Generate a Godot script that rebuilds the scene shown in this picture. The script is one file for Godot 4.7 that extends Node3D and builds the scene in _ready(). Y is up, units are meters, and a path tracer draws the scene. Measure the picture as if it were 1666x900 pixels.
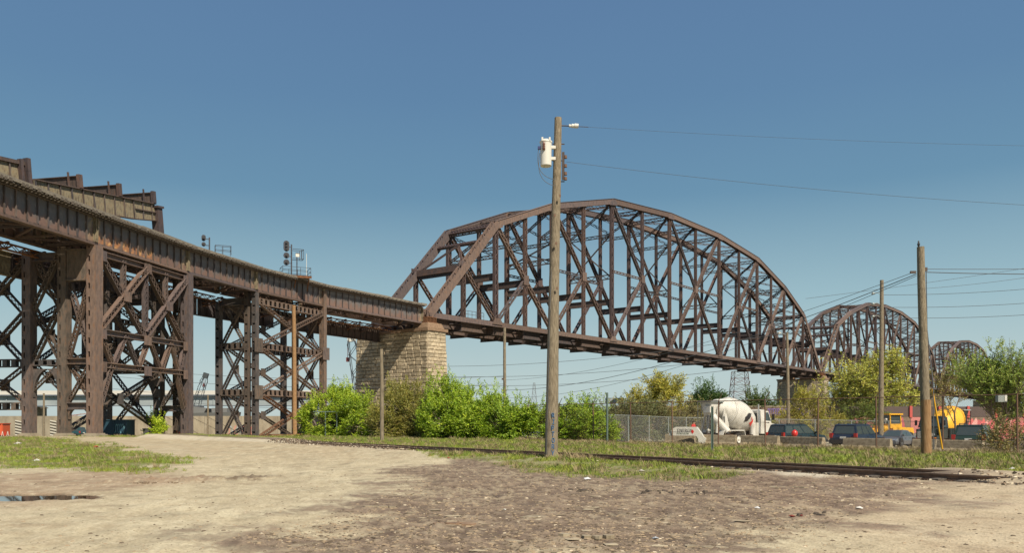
extends Node3D
# A steel railway bridge over a river, seen from a dirt lot on the bank. x right, y up, the camera looks along -z.

const W := 11.6          # distance between the two trusses of a span
const ANG := 0.6613      # heading of the river spans, from -z towards x
var rng := RandomNumberGenerator.new()
var names := {}
var M := {}
var tones := {}
var fine := FastNoiseLite.new()
var broad := FastNoiseLite.new()


# ---------- mesh collector ----------
class MB:
	var v := PackedVector3Array()
	var n := PackedVector3Array()
	var c := PackedColorArray()
	var ix := PackedInt32Array()
	var smooth := false
	var colored := false
	var col := Color.WHITE

	func _init(is_smooth := false, is_colored := false):
		smooth = is_smooth
		colored = is_colored

	func vert(p: Vector3, nn := Vector3.UP) -> int:
		v.append(p)
		if smooth:
			n.append(nn)
		if colored:
			c.append(col)
		return v.size() - 1

	func tri(a: int, b: int, d: int):
		if smooth and (v[b] - v[a]).cross(v[d] - v[a]).dot(n[a] + n[b] + n[d]) > 0.0:
			ix.append_array([a, d, b])
		else:
			ix.append_array([a, b, d])

	func face(pts: Array):   # a flat convex polygon
		var nn := Vector3.UP
		if smooth:
			nn = -((pts[1] - pts[0]).cross(pts[2] - pts[0])).normalized()
		var f := v.size()
		for p in pts:
			vert(p, nn)
		for k in range(1, pts.size() - 1):
			ix.append_array([f, f + k, f + k + 1])

	func hexa(p: Array):   # eight corners: bottom four round, then top four round
		var q := [[0, 3, 2, 1], [4, 5, 6, 7], [0, 1, 5, 4], [1, 2, 6, 5], [2, 3, 7, 6], [3, 0, 4, 7]]
		var mid := Vector3.ZERO
		for a in p:
			mid += a / 8.0
		var turned: bool = (p[1] - p[0]).cross(p[3] - p[0]).dot(p[4] - p[0]) < 0.0
		if smooth:
			for f in q:
				var pts := [p[f[0]], p[f[1]], p[f[2]], p[f[3]]]
				var nn: Vector3 = -((pts[1] - pts[0]).cross(pts[2] - pts[0]))
				if nn.dot(pts[0] + pts[2] - 2.0 * mid) < 0.0:
					pts.reverse()
				face(pts)
			return
		var s := v.size()
		for a in p:
			vert(a)
		for f in q:
			if turned:
				ix.append_array([s + f[0], s + f[2], s + f[1], s + f[0], s + f[3], s + f[2]])
			else:
				ix.append_array([s + f[0], s + f[1], s + f[2], s + f[0], s + f[2], s + f[3]])

	func box(at: Vector3, size: Vector3, b := Basis.IDENTITY):
		var x := b.x * size.x * 0.5
		var y := b.y * size.y * 0.5
		var z := b.z * size.z * 0.5
		hexa([at - x - y - z, at + x - y - z, at + x - y + z, at - x - y + z, at - x + y - z, at + x + y - z, at + x + y + z, at - x + y + z])

	func slab(lo: Vector3, hi: Vector3):
		box((lo + hi) * 0.5, (hi - lo).abs())

	func beam(a: Vector3, b: Vector3, w: float, h: float, up := Vector3.UP):
		var d := (b - a).normalized()
		var s := d.cross(up)
		if s.length() < 0.01:
			s = d.cross(Vector3.RIGHT)
		s = s.normalized()
		var u := s.cross(d)
		var x := s * w * 0.5
		var y := u * h * 0.5
		hexa([a - x - y, a + x - y, b + x - y, b - x - y, a - x + y, a + x + y, b + x + y, b - x + y])

	func tube(a: Vector3, b: Vector3, r0: float, r1: float, k := 8, caps := true):
		var d := (b - a).normalized()
		var s := d.cross(Vector3.UP)
		if s.length() < 0.05:
			s = d.cross(Vector3.RIGHT)
		s = s.normalized()
		var t := s.cross(d)
		var f := v.size()
		for i in k:
			var o := s * cos(TAU * i / k) + t * sin(TAU * i / k)
			vert(a + o * r0, o)
			vert(b + o * r1, o)
		for i in k:
			var j := (i + 1) % k
			tri(f + 2 * i, f + 2 * j, f + 2 * i + 1)
			tri(f + 2 * j, f + 2 * j + 1, f + 2 * i + 1)
		if caps:
			for e in 2:
				var g := v.size()
				for i in k:
					var o := s * cos(TAU * i / k) + t * sin(TAU * i / k)
					vert((a + o * r0) if e == 0 else (b + o * r1), -d if e == 0 else d)
				for i in range(1, k - 1):
					tri(g, g + i, g + i + 1)

	func path(pts: Array, r: float, k := 4):
		for i in pts.size() - 1:
			tube(pts[i], pts[i + 1], r, r, k, false)

	func prism(poly: PackedVector2Array, z0: float, z1: float, t := Transform3D.IDENTITY):   # an outline in x, y given depth along z
		var tris := Geometry2D.triangulate_polygon(poly)
		for z in [z0, z1]:
			var f := v.size()
			for p in poly:
				vert(t * Vector3(p.x, p.y, z), t.basis.z * signf(z - (z0 + z1) * 0.5))
			for i in range(0, tris.size(), 3):
				tri(f + tris[i], f + tris[i + 1], f + tris[i + 2])
		for i in poly.size():
			var p := poly[i]
			var q := poly[(i + 1) % poly.size()]
			var o := t.basis * Vector3(q.y - p.y, p.x - q.x, 0)
			var mid := Vector2.ZERO
			var f := v.size()
			o = o.normalized() * (-1.0 if Geometry2D.is_polygon_clockwise(poly) else 1.0)
			vert(t * Vector3(p.x, p.y, z0), o)
			vert(t * Vector3(q.x, q.y, z0), o)
			vert(t * Vector3(q.x, q.y, z1), o)
			vert(t * Vector3(p.x, p.y, z1), o)
			tri(f, f + 1, f + 2)
			tri(f, f + 2, f + 3)

	func lathe(prof: Array, k: int, t := Transform3D.IDENTITY):   # (radius, height) turned round y
		var f := v.size()
		for i in prof.size():
			var a: Vector2 = prof[maxi(i - 1, 0)]
			var b: Vector2 = prof[mini(i + 1, prof.size() - 1)]
			var nn := Vector2(b.y - a.y, a.x - b.x).normalized()
			for j in k:
				var w := TAU * j / k
				vert(t * Vector3(prof[i].x * cos(w), prof[i].y, prof[i].x * sin(w)), (t.basis * Vector3(nn.x * cos(w), nn.y, nn.x * sin(w))).normalized())
		for i in prof.size() - 1:
			for j in k:
				var a := f + i * k + j
				var b := f + i * k + (j + 1) % k
				tri(a, b, a + k)
				tri(b, b + k, a + k)

	func leaf(p: Vector3, d: Vector3, s: Vector3, l: float, w: float):
		var f := v.size()
		var up := d.cross(s) * (l * 0.12)
		vert(p)
		vert(p + d * l * 0.45 + s * w * 0.5 + up)
		vert(p + d * l)
		vert(p + d * l * 0.45 - s * w * 0.5 + up)
		ix.append_array([f, f + 1, f + 2, f, f + 2, f + 3])

	func done() -> ArrayMesh:
		var m := ArrayMesh.new()
		if v.is_empty():
			return m
		var a := []
		a.resize(Mesh.ARRAY_MAX)
		a[Mesh.ARRAY_VERTEX] = v
		a[Mesh.ARRAY_INDEX] = ix
		if smooth:
			a[Mesh.ARRAY_NORMAL] = n
		if colored:
			a[Mesh.ARRAY_COLOR] = c
		m.add_surface_from_arrays(Mesh.PRIMITIVE_TRIANGLES, a)
		return m


# ---------- scene helpers ----------
func at(u: float, v: float, d: float) -> Vector3:   # the point d metres ahead that is seen in that direction, used while laying out the plan
	return Vector3((u - 833.0) / 1350.0 * d, 1.6 + (684.7 - v) / 1350.0 * d, -d)

func numbered(called: String, parent: Node) -> String:
	var key := "%d/%s" % [parent.get_instance_id(), called]
	var k: int = names.get(key, 0)
	names[key] = k + 1
	return called if k == 0 else "%s_%03d" % [called, k]

func put(called: String, shape, m: Material, parent: Node = null) -> MeshInstance3D:
	var o := MeshInstance3D.new()
	o.mesh = shape.done() if shape is MB else shape
	if tones.has(m):   # no two members weather alike
		m = tones[m][rng.randi() % 5]
	o.material_override = m
	var p: Node = parent if parent else self
	o.name = numbered(called, p)
	p.add_child(o, true)
	return o

func tag(o: Node, label: String, category: String, group := "") -> Node:
	o.set_meta("label", label)
	o.set_meta("category", category)
	if group:
		o.set_meta("group", group)
	return o

func thing(called: String, label: String, category: String, pos := Vector3.ZERO, turn := 0.0, group := "") -> Node3D:
	var o := Node3D.new()
	o.name = numbered(called, self)
	add_child(o, true)
	o.position = pos
	o.rotation.y = turn
	tag(o, label, category, group)
	return o

func copy(o: Node3D, label: String, group := "") -> Node3D:
	var r: Node3D = o.duplicate()
	r.name = numbered(str(o.name).rstrip("0123456789").rstrip("_"), self)
	add_child(r, true)
	r.set_meta("label", label)
	if group:
		r.set_meta("group", group)
	return r

func kind(o: Node, k: String) -> Node:
	o.set_meta("kind", k)
	return o

func noise_at(s: int, freq: float, oct := 4) -> FastNoiseLite:
	var f := FastNoiseLite.new()
	f.seed = s
	f.frequency = freq
	f.fractal_octaves = oct
	f.noise_type = FastNoiseLite.TYPE_SIMPLEX_SMOOTH
	return f

func ramp_tex(s: int, freq: float, oct: int, stops: Array, size := 512, stretch := 1.0) -> ImageTexture:   # stops: [place, linear colour]
	var nz := noise_at(s, freq, oct)
	var src := nz.get_seamless_image(size, int(size / stretch), false, false, 0.15)
	src.convert(Image.FORMAT_L8)
	if stretch != 1.0:
		src.resize(size, size, Image.INTERPOLATE_CUBIC)
	var lut := PackedByteArray()
	for i in 256:
		var t := i / 255.0
		var c: Color = stops[0][1]
		for k in stops.size() - 1:
			if t >= stops[k][0]:
				c = stops[k][1].lerp(stops[k + 1][1], clampf((t - stops[k][0]) / maxf(stops[k + 1][0] - stops[k][0], 0.001), 0, 1))
		c = c.linear_to_srgb()
		lut.append_array([int(clampf(c.r, 0, 1) * 255), int(clampf(c.g, 0, 1) * 255), int(clampf(c.b, 0, 1) * 255)])
	var d := src.get_data()
	var out := PackedByteArray()
	out.resize(size * size * 3)
	for i in size * size:
		var k := d[i] * 3
		out[i * 3] = lut[k]
		out[i * 3 + 1] = lut[k + 1]
		out[i * 3 + 2] = lut[k + 2]
	return ImageTexture.create_from_image(Image.create_from_data(size, size, false, Image.FORMAT_RGB8, out))

func bump_tex(s: int, freq: float, oct: int, strength := 6.0, size := 512) -> ImageTexture:
	var src := noise_at(s, freq, oct).get_seamless_image(size, size, false, false, 0.15)
	src.convert(Image.FORMAT_RGBA8)
	src.bump_map_to_normal_map(strength)
	return ImageTexture.create_from_image(src)

func mat(c: Color, rough := 0.8, metal := 0.0) -> StandardMaterial3D:   # c is linear
	var m := StandardMaterial3D.new()
	m.albedo_color = c.linear_to_srgb()
	m.roughness = rough
	m.metallic = metal
	return m

func tmat(tex: Texture2D, scale: Vector3, rough := 0.85, bump: Texture2D = null, amount := 0.6) -> StandardMaterial3D:
	var m := mat(Color.WHITE, rough)
	m.albedo_texture = tex
	m.uv1_triplanar = true
	m.uv1_world_triplanar = true
	m.uv1_scale = scale
	if bump:
		m.normal_enabled = true
		m.normal_texture = bump
		m.normal_scale = amount
	return m

func vmat(rough := 0.85, backlight := 0.0) -> StandardMaterial3D:   # takes its colour from the vertices
	var m := mat(Color.WHITE, rough)
	m.vertex_color_use_as_albedo = true
	if backlight > 0.0:
		m.backlight_enabled = true
		m.backlight = Color(backlight, backlight, backlight * 0.5)
	return m

func G(l: float, w := 0.0) -> Color:
	return Color(l * (1.0 + w), l, l * (1.0 - w))


# ---------- the lie of the land ----------
func table(t: Array, x: float) -> float:
	if x <= t[0][0]:
		return t[0][1]
	for k in t.size() - 1:
		if x < t[k + 1][0]:
			var f: float = (x - t[k][0]) / (t[k + 1][0] - t[k][0])
			return lerpf(t[k][1], t[k + 1][1], f * f * (3.0 - 2.0 * f))
	return t[-1][1]

const BY_FENCE := [[-45.0, 0.0], [-31.0, 0.0], [-24.0, 0.1], [-20.0, 0.3], [-17.0, 0.2], [-8.0, 0.2], [0.0, 0.16], [6.0, -0.05], [12.0, -0.35], [25.0, -0.55], [50.0, -1.1], [90.0, -1.3]]
const BY_LEFT := [[14.0, 0.0], [40.0, 0.08], [80.0, 0.1], [94.0, -0.45], [121.0, -1.1], [150.0, -1.3]]

func beyond_fence(x: float, d: float) -> float:
	return (d - 63.0 + 1.22 * x) / 1.578

func beyond_track(x: float, d: float) -> float:   # from the middle of the track
	return (d - 34.68 + 1.3 * x) / 1.64

func downstream(x: float, d: float) -> float:   # along the bridge from the bank pier
	return (x + 14.1) * sin(ANG) + (d - 138.9) * cos(ANG)

func land(x: float, d: float) -> float:
	var a := table(BY_LEFT, d)
	var b := table(BY_FENCE, beyond_fence(x, d))
	var y := lerpf(a, b, smoothstep(-28.0, -15.0, x))
	var t := absf(beyond_track(x, d))
	if d < 75.0 and d > 12.0:
		var bed := 0.19 - 0.06 * smoothstep(4.0, 8.0, x) + 0.215 * smoothstep(10.2, 11.6, x) + 0.16 * smoothstep(-11.5, -15.5, x) + 0.06 * smoothstep(-1.0, -8.0, x)
		y = lerpf(bed, y, smoothstep(1.4, 2.6, t))
	var r := downstream(x, d)
	y -= 7.5 * smoothstep(45.0, 85.0, r) * (1.0 - smoothstep(640.0, 690.0, r))
	return y

func ground_y(x: float, z: float) -> float:
	return land(x, -z)

const BROWN := [[-3.4, 25.1], [-1.6, 28.9], [1.3, 26.4], [3.6, 22.7], [5.8, 21.5], [9.2, 18.6], [6.7, 15.5], [5.3, 13.9], [3.7, 11.8], [2.1, 10.6], [0.9, 10.0], [-1.0, 10.3], [-2.5, 10.7], [-3.3, 11.4], [-2.7, 13.5], [-2.3, 16.4], [-2.1, 19.9]]
const LAWN := [[-50.0, 76.5], [-43.3, 76.5], [-25.6, 51.3], [-14.4, 34.3], [-12.5, 30.7], [-11.7, 26.7], [-12.9, 25.4], [-15.7, 27.4], [-16.1, 26.0], [-22.0, 26.0], [-50.0, 50.0]]
const CREST := [[-42.0, 79.0], [-30.0, 74.5], [-22.0, 62.0], [-17.0, 57.0], [-20.0, 66.0], [-28.0, 90.0], [-42.0, 92.0]]
const VERGE := [[-4.5, 39.7], [1.6, 31.8], [6.0, 27.3], [5.8, 22.0], [4.0, 20.3], [2.1, 22.2], [-0.7, 28.1], [-3.2, 32.9]]
const DAMP := [[-22.0, 26.2], [-13.0, 25.6], [-11.3, 26.6], [-8.6, 23.6], [-8.1, 21.3], [-9.2, 19.9], [-8.6, 17.6], [-8.5, 15.3], [-10.4, 15.3], [-22.0, 15.3]]
const CHALK := [[8.7, 25.0], [9.8, 21.6], [9.3, 20.6], [7.4, 20.0], [6.8, 22.4]]
var shapes := {}

func inside(key: String, pts: Array, x: float, d: float) -> float:   # signed distance, positive inside
	if not shapes.has(key):
		var lo := Vector2(1e9, 1e9)
		var hi := -lo
		for p in pts:
			lo = lo.min(Vector2(p[0], p[1]))
			hi = hi.max(Vector2(p[0], p[1]))
		shapes[key] = [lo - Vector2(4, 4), hi + Vector2(4, 4)]
	var lim: Array = shapes[key]
	if x < lim[0].x or d < lim[0].y or x > lim[1].x or d > lim[1].y:
		return -9.0
	var best := 1e9
	var odd := false
	var q := Vector2(x, d)
	var j := pts.size() - 1
	for i in pts.size():
		var a := Vector2(pts[i][0], pts[i][1])
		var b := Vector2(pts[j][0], pts[j][1])
		var e := b - a
		best = minf(best, (q - a - e * clampf((q - a).dot(e) / e.length_squared(), 0, 1)).length_squared())
		if (a.y > q.y) != (b.y > q.y) and q.x < e.x * (q.y - a.y) / e.y + a.x:
			odd = not odd
		j = i
	return sqrt(best) * (1.0 if odd else -1.0)

func grass_share(x: float, d: float) -> float:   # how green the ground is there, 0 to 1
	var w := broad.get_noise_2d(x * 1.3, d * 1.3)
	var g := 0.0
	if x < -8.0:
		g = smoothstep(-1.6, 2.2, inside("lawn", LAWN, x, d) + w * 3.0)
		g *= 1.0 - 0.75 * smoothstep(0.12, 0.4, broad.get_noise_2d(x * 0.7 + 90.0, d * 0.7))
		g = maxf(g, smoothstep(-0.8, 1.0, inside("crest", CREST, x, d) + w * 1.5))
	var t := beyond_track(x, d)
	if x > -6.0:
		g = maxf(g, 0.85 * smoothstep(-0.9, 0.7, inside("verge", VERGE, x, d) + w * 1.2) * smoothstep(-1.1, -1.7, t))
	var f := beyond_fence(x, d)
	if t > 1.2 and f < 3.0:
		g = maxf(g, smoothstep(1.2, 2.2, t) * (1.0 - smoothstep(-1.0, 2.0, f + w * 2.0)) * smoothstep(-24.0, -18.0, x))
	return clampf(g, 0.0, 1.0)

func pool(x: float, d: float) -> float:   # 1 well inside the puddle, 0 outside
	var a := (x + 11.6) / 2.9
	var b := (d - 17.2 - 0.12 * (x + 11.6)) / 0.95
	return 1.0 - smoothstep(0.65, 1.15, a * a + b * b + broad.get_noise_2d(x * 6.0, d * 6.0) * 0.5)

func torn(x: float, d: float, n: float) -> float:   # the torn edge of the damp ground
	return smoothstep(0.75, 0.1, absf((d - 22.6 - 0.5 * (x + 8.2)) + n * 0.9)) * smoothstep(2.6, 1.4, absf(x + 8.6))

func soil(x: float, d: float) -> Color:
	var n1 := broad.get_noise_2d(x * 2.0, d * 2.0)
	var n2 := fine.get_noise_2d(x, d)
	var n3 := fine.get_noise_2d(x * 4.0, d * 2.0 + 50.0)
	var grit := fine.get_noise_2d(x * 5.5 + 300.0, d * 4.0)
	var c := Color(0.515, 0.44, 0.295)
	c = c.lerp(Color(0.60, 0.525, 0.36), smoothstep(-0.1, 0.5, n1))
	c = c.lerp(Color(0.36, 0.28, 0.18), 0.7 * smoothstep(0.1, 0.55, n2 * 0.6 - n1 * 0.6))
	# the road to the left of the middle is paler, the ground to its left pinker and darker
	c = c.lerp(Color(0.36, 0.295, 0.19), 0.42 * rut(x, d) * smoothstep(-0.5, 0.2, n2))
	if x < -4.0 and d > 17.0 and d < 28.0:   # the torn, still wet edge
		c = c.lerp(Color(0.13, 0.085, 0.052), 0.85 * torn(x, d, n2))
	var b := inside("damp", DAMP, x, d) + n1 * 2.2
	c = c.lerp(Color(0.30, 0.205, 0.13).lerp(Color(0.40, 0.30, 0.2), smoothstep(-0.3, 0.4, n2)), 0.85 * smoothstep(-1.2, 1.4, b))
	if x < -4.0 and d > 24.0:
		c = c.lerp(Color(0.40, 0.30, 0.18), 0.55 * smoothstep(24.0, 40.0, d) * smoothstep(-0.4, 0.2, n1))
	b = inside("brown", BROWN, x, d) + 0.55 + n1 * 2.0 + n2 * 1.1
	var dark := Color(0.135, 0.093, 0.064).lerp(Color(0.30, 0.225, 0.155), smoothstep(-0.4, 0.45, n2 * 0.5 + n3 * 0.4 + grit * 0.7))
	dark = dark.lerp(Color(0.40, 0.325, 0.22), 0.75 * smoothstep(0.15, 0.5, n3 - n1 * 0.7))
	c = c.lerp(Color(0.34, 0.275, 0.175), 0.6 * smoothstep(0.22, 0.5, grit))
	c = c.lerp(Color(0.66, 0.59, 0.42), 0.5 * smoothstep(0.2, 0.5, -grit))
	c = c.lerp(dark, smoothstep(-0.7, 0.7, b + grit * 0.6))
	if x > 3.5 and d < 30.0:
		c = c.lerp(c * Color(0.95, 0.90, 0.90), smoothstep(3.5, 6.0, x))
	if x > 5.0 and d < 26.0:
		var s := smoothstep(0.05, 0.4, n1 + n3 * 0.5) * smoothstep(5.0, 7.5, x)
		c = c.lerp(Color(0.33, 0.26, 0.185), 0.65 * s * smoothstep(13.0, 16.5, d))
		c = c.lerp(Color(0.62, 0.56, 0.44), smoothstep(-0.4, 0.5, inside("chalk", CHALK, x, d) + n1 * 1.2))
	if d > 20.0 and d < 80.0:
		var t := beyond_track(x, d)
		if absf(t) < 4.5:
			c = c.lerp(Color(0.62, 0.55, 0.42), 0.7 * smoothstep(1.1, 0.2, absf(t + 1.7) + n2 * 0.6))
			c = c.lerp(Color(0.19, 0.14, 0.10).lerp(Color(0.36, 0.28, 0.195), smoothstep(0.0, 0.5, n3)), smoothstep(1.3, 0.8, absf(t) + n2 * 0.3) * (1.0 - 0.8 * smoothstep(10.8, 12.0, x)))
		if t > 1.0:
			var f := beyond_fence(x, d)
			c = c.lerp(Color(0.25, 0.19, 0.11), smoothstep(1.5, 3.0, t) * (1.0 - smoothstep(0.0, 3.0, f)))
			c = c.lerp(Color(0.50, 0.45, 0.36).lerp(Color(0.36, 0.31, 0.24), smoothstep(-0.2, 0.5, n1)), smoothstep(0.5, 3.0, f))
	var g := grass_share(x, d)
	c = c.lerp(Color(0.145, 0.165, 0.035).lerp(Color(0.25, 0.21, 0.085), smoothstep(-0.2, 0.6, n2)), 0.85 * g)
	c = c.lerp(Color(0.10, 0.068, 0.043), 0.85 * smoothstep(0.0, 0.35, pool(x, d)))
	if downstream(x, d) > 30.0:
		c = c.lerp(Color(0.16, 0.15, 0.09), 0.8)
	return c

const ROAD := [[4.0, -5.0], [10.0, -4.9], [16.0, -5.3], [24.0, -6.6], [34.0, -9.6], [48.0, -16.5], [64.0, -27.0]]
const ROAD2 := [[4.0, 1.0], [8.0, -0.5], [13.0, -3.0], [20.0, -5.6], [30.0, -7.6], [44.0, -11.0]]

func rut(x: float, d: float) -> float:   # how far a spot lies in a wheel track, 0 to 1
	if d > 60.0 or x > 3.0:
		return 0.0
	var w := broad.get_noise_2d(d * 0.8, 7.0) * 0.5
	var v := 0.0
	for r in [ROAD, ROAD2]:
		var e := absf(x - table(r, d) + w)
		for o in [0.15, 0.95, 1.75]:
			v = maxf(v, smoothstep(0.26, 0.06, absf(e - o)))
	return v

func relief(x: float, d: float) -> float:
	if d > 90.0 or d < 3.0:
		return 0.0
	var n1 := broad.get_noise_2d(x * 2.0, d * 2.0)
	var n2 := fine.get_noise_2d(x, d)
	var n3 := fine.get_noise_2d(x * 4.0, d * 2.0 + 50.0)
	var rough := 0.35 + 1.5 * smoothstep(-0.7, 0.7, inside("brown", BROWN, x, d)) + 0.5 * smoothstep(-0.7, 0.7, inside("damp", DAMP, x, d))
	var y := n1 * 0.03 + (n2 * 0.02 + n3 * 0.012) * rough
	y += fine.get_noise_2d(x * 5.5 + 300.0, d * 4.0) * 0.014 * rough
	y += 0.10 * torn(x, d, n2) * (0.7 + n3)
	y -= 0.02 * rut(x, d)
	y -= 0.075 * pool(x, d)
	return y

func make_ground():
	var xs := PackedFloat32Array()
	var ds := PackedFloat32Array()
	var x := 0.0
	var st := 0.085
	while x < 2600.0:
		xs.append(x)
		st = 0.085 if x < 10.5 else st * (1.022 if x < 60.0 else 1.25)
		x += st
	var full := PackedFloat32Array()
	for i in range(xs.size() - 1, 0, -1):
		full.append(-xs[i])
	full.append_array(xs)
	var d := -60.0
	while d < 3200.0:
		ds.append(d)
		d += 8.0 if d < 2.0 else (1.5 if d < 7.5 else (d * 0.0095 if d < 90.0 else (2.0 if d < 150.0 else maxf(4.0, (d - 140.0) * 0.2))))
	var wide := full.size()
	var m := MB.new(true, true)
	m.v.resize(wide * ds.size())
	m.n.resize(m.v.size())
	m.c.resize(m.v.size())
	for j in ds.size():
		for i in wide:
			var px := full[i]
			var pd := ds[j]
			var k := j * wide + i
			var near := absf(px) < 75.0 and pd > 2.0 and pd < 150.0
			m.v[k] = Vector3(px, land(px, pd) + (relief(px, pd) if near else 0.0), -pd)
			m.c[k] = soil(px, pd) if near and absf(px) < pd * 1.3 + 10.0 else (Color(0.42, 0.35, 0.24) if pd < 60.0 else Color(0.15, 0.15, 0.08))
	for j in ds.size():
		for i in wide:
			var k := j * wide + i
			var l := m.v[k - 1] if i > 0 else m.v[k]
			var r := m.v[k + 1] if i < wide - 1 else m.v[k]
			var u := m.v[k - wide] if j > 0 else m.v[k]
			var o := m.v[k + wide] if j < ds.size() - 1 else m.v[k]
			m.n[k] = (r - l).cross(u - o).normalized() * -1.0
			if m.n[k].y < 0.0:
				m.n[k] = -m.n[k]
	var idx := PackedInt32Array()
	for j in ds.size() - 1:
		for i in wide - 1:
			var k := j * wide + i
			idx.append_array([k, k + wide, k + 1, k + 1, k + wide, k + wide + 1])
	m.ix = idx
	var g := vmat(0.95)
	g.albedo_texture = ramp_tex(5, 0.03, 5, [[0.0, G(0.52)], [0.35, G(0.78)], [0.55, G(0.95)], [1.0, G(1.0)]])
	g.uv1_triplanar = true
	g.uv1_world_triplanar = true
	g.uv1_scale = Vector3(0.9, 0.9, 0.9)
	g.detail_enabled = true
	g.detail_blend_mode = BaseMaterial3D.BLEND_MODE_MUL
	g.detail_albedo = ramp_tex(6, 0.012, 5, [[0.0, G(0.6)], [0.4, G(0.9)], [1.0, G(1.0)]])
	g.detail_uv_layer = BaseMaterial3D.DETAIL_UV_2
	g.uv2_triplanar = true
	g.uv2_world_triplanar = true
	g.uv2_scale = Vector3(0.13, 0.13, 0.13)
	g.normal_enabled = true
	g.normal_texture = bump_tex(7, 0.05, 5, 5.0)
	g.normal_scale = 0.8
	kind(put("ground", m, g), "structure")
	var w := MB.new(true)
	var ring := []
	for i in 40:
		ring.append(Vector3(-11.6 + 3.6 * cos(TAU * i / 40), land(-11.6, 17.2) - 0.03, -17.2 - 1.3 * sin(TAU * i / 40)))
	w.face(ring)
	var wm := mat(Color(0.05, 0.033, 0.02), 0.03)
	wm.metallic_specular = 0.6
	kind(put("puddle", w, wm), "structure")
	var rv := MB.new(true)
	var ax := Vector3(sin(ANG), 0, -cos(ANG))
	var sx := Vector3(cos(ANG), 0, sin(ANG))
	var o := Vector3(-14.1, -6.2, -138.9)
	rv.face([o + ax * 55.0 - sx * 2000.0, o + ax * 55.0 + sx * 2000.0, o + ax * 690.0 + sx * 2000.0, o + ax * 690.0 - sx * 2000.0])
	kind(put("river", rv, mat(Color(0.10, 0.09, 0.06), 0.12)), "structure")

func make_sky_and_camera():
	var cam := Camera3D.new()
	cam.name = "camera"
	cam.projection = Camera3D.PROJECTION_FRUSTUM
	cam.near = 0.1
	cam.far = 6000.0
	cam.size = 0.1 * 900.0 / 1350.0
	cam.frustum_offset = Vector2(0, 0.1 * 234.7 / 1350.0)
	cam.position = Vector3(0, 1.6, 0)
	add_child(cam)
	cam.current = true
	var stops := [[-90.0, Color(0.25, 0.22, 0.16)], [-0.5, Color(0.35, 0.36, 0.33)], [0.0, SKY[0]], [3.0, SKY[1]], [8.0, SKY[2]], [15.0, SKY[3]], [21.0, SKY[4]], [27.0, SKY[5]], [45.0, SKY[6]], [90.0, SKY[7]]]
	var img := Image.create(256, 512, false, Image.FORMAT_RGBF)
	for y in 512:
		var e := 90.0 - (y + 0.5) / 512.0 * 180.0
		var c: Color = stops[0][1]
		for k in stops.size() - 1:
			if e >= stops[k][0]:
				var f: float = clampf((e - stops[k][0]) / (stops[k + 1][0] - stops[k][0]), 0, 1)
				c = stops[k][1].srgb_to_linear().lerp(stops[k + 1][1].srgb_to_linear(), f)
		c = c * (1.0 / EXPOSURE)
		for x in 256:
			var a := TAU * x / 256.0
			var w := broad.get_noise_3d(cos(a) * 9.0, e * 0.35, sin(a) * 9.0) * 0.035
			img.set_pixel(x, y, Color(c.r * (1.0 + w), c.g * (1.0 + w * 0.8), c.b * (1.0 + w * 0.6)))
	var sm := PanoramaSkyMaterial.new()
	sm.panorama = ImageTexture.create_from_image(img)
	var sky := Sky.new()
	sky.sky_material = sm
	var env := Environment.new()
	env.background_mode = Environment.BG_SKY
	env.sky = sky
	env.tonemap_mode = Environment.TONE_MAPPER_LINEAR
	env.tonemap_exposure = EXPOSURE
	env.sdfgi_enabled = true
	env.ssao_enabled = true
	env.ssil_enabled = true
	if HAZE > 0.0:
		env.fog_enabled = true
		env.fog_density = HAZE
		env.fog_light_color = Color(0.72, 0.82, 0.86)
	var we := WorldEnvironment.new()
	we.name = "world_environment"
	we.environment = env
	add_child(we)
	var sun := DirectionalLight3D.new()
	sun.name = "sun"
	sun.light_energy = 1.45
	sun.light_color = Color(1.0, 0.95, 0.86)
	sun.light_angular_distance = 0.5
	sun.shadow_enabled = true
	add_child(sun)
	sun.look_at_from_position(Vector3(0.36, 0.731, 0.58) * 100.0, Vector3.ZERO)

const HAZE := 0.0
const EXPOSURE := 1.5
const SKY := [Color8(192, 206, 203), Color8(186, 205, 205), Color8(155, 187, 198), Color8(107, 147, 175), Color8(97, 134, 169), Color8(93, 127, 165), Color8(86, 118, 158), Color8(75, 104, 150)]

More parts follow.
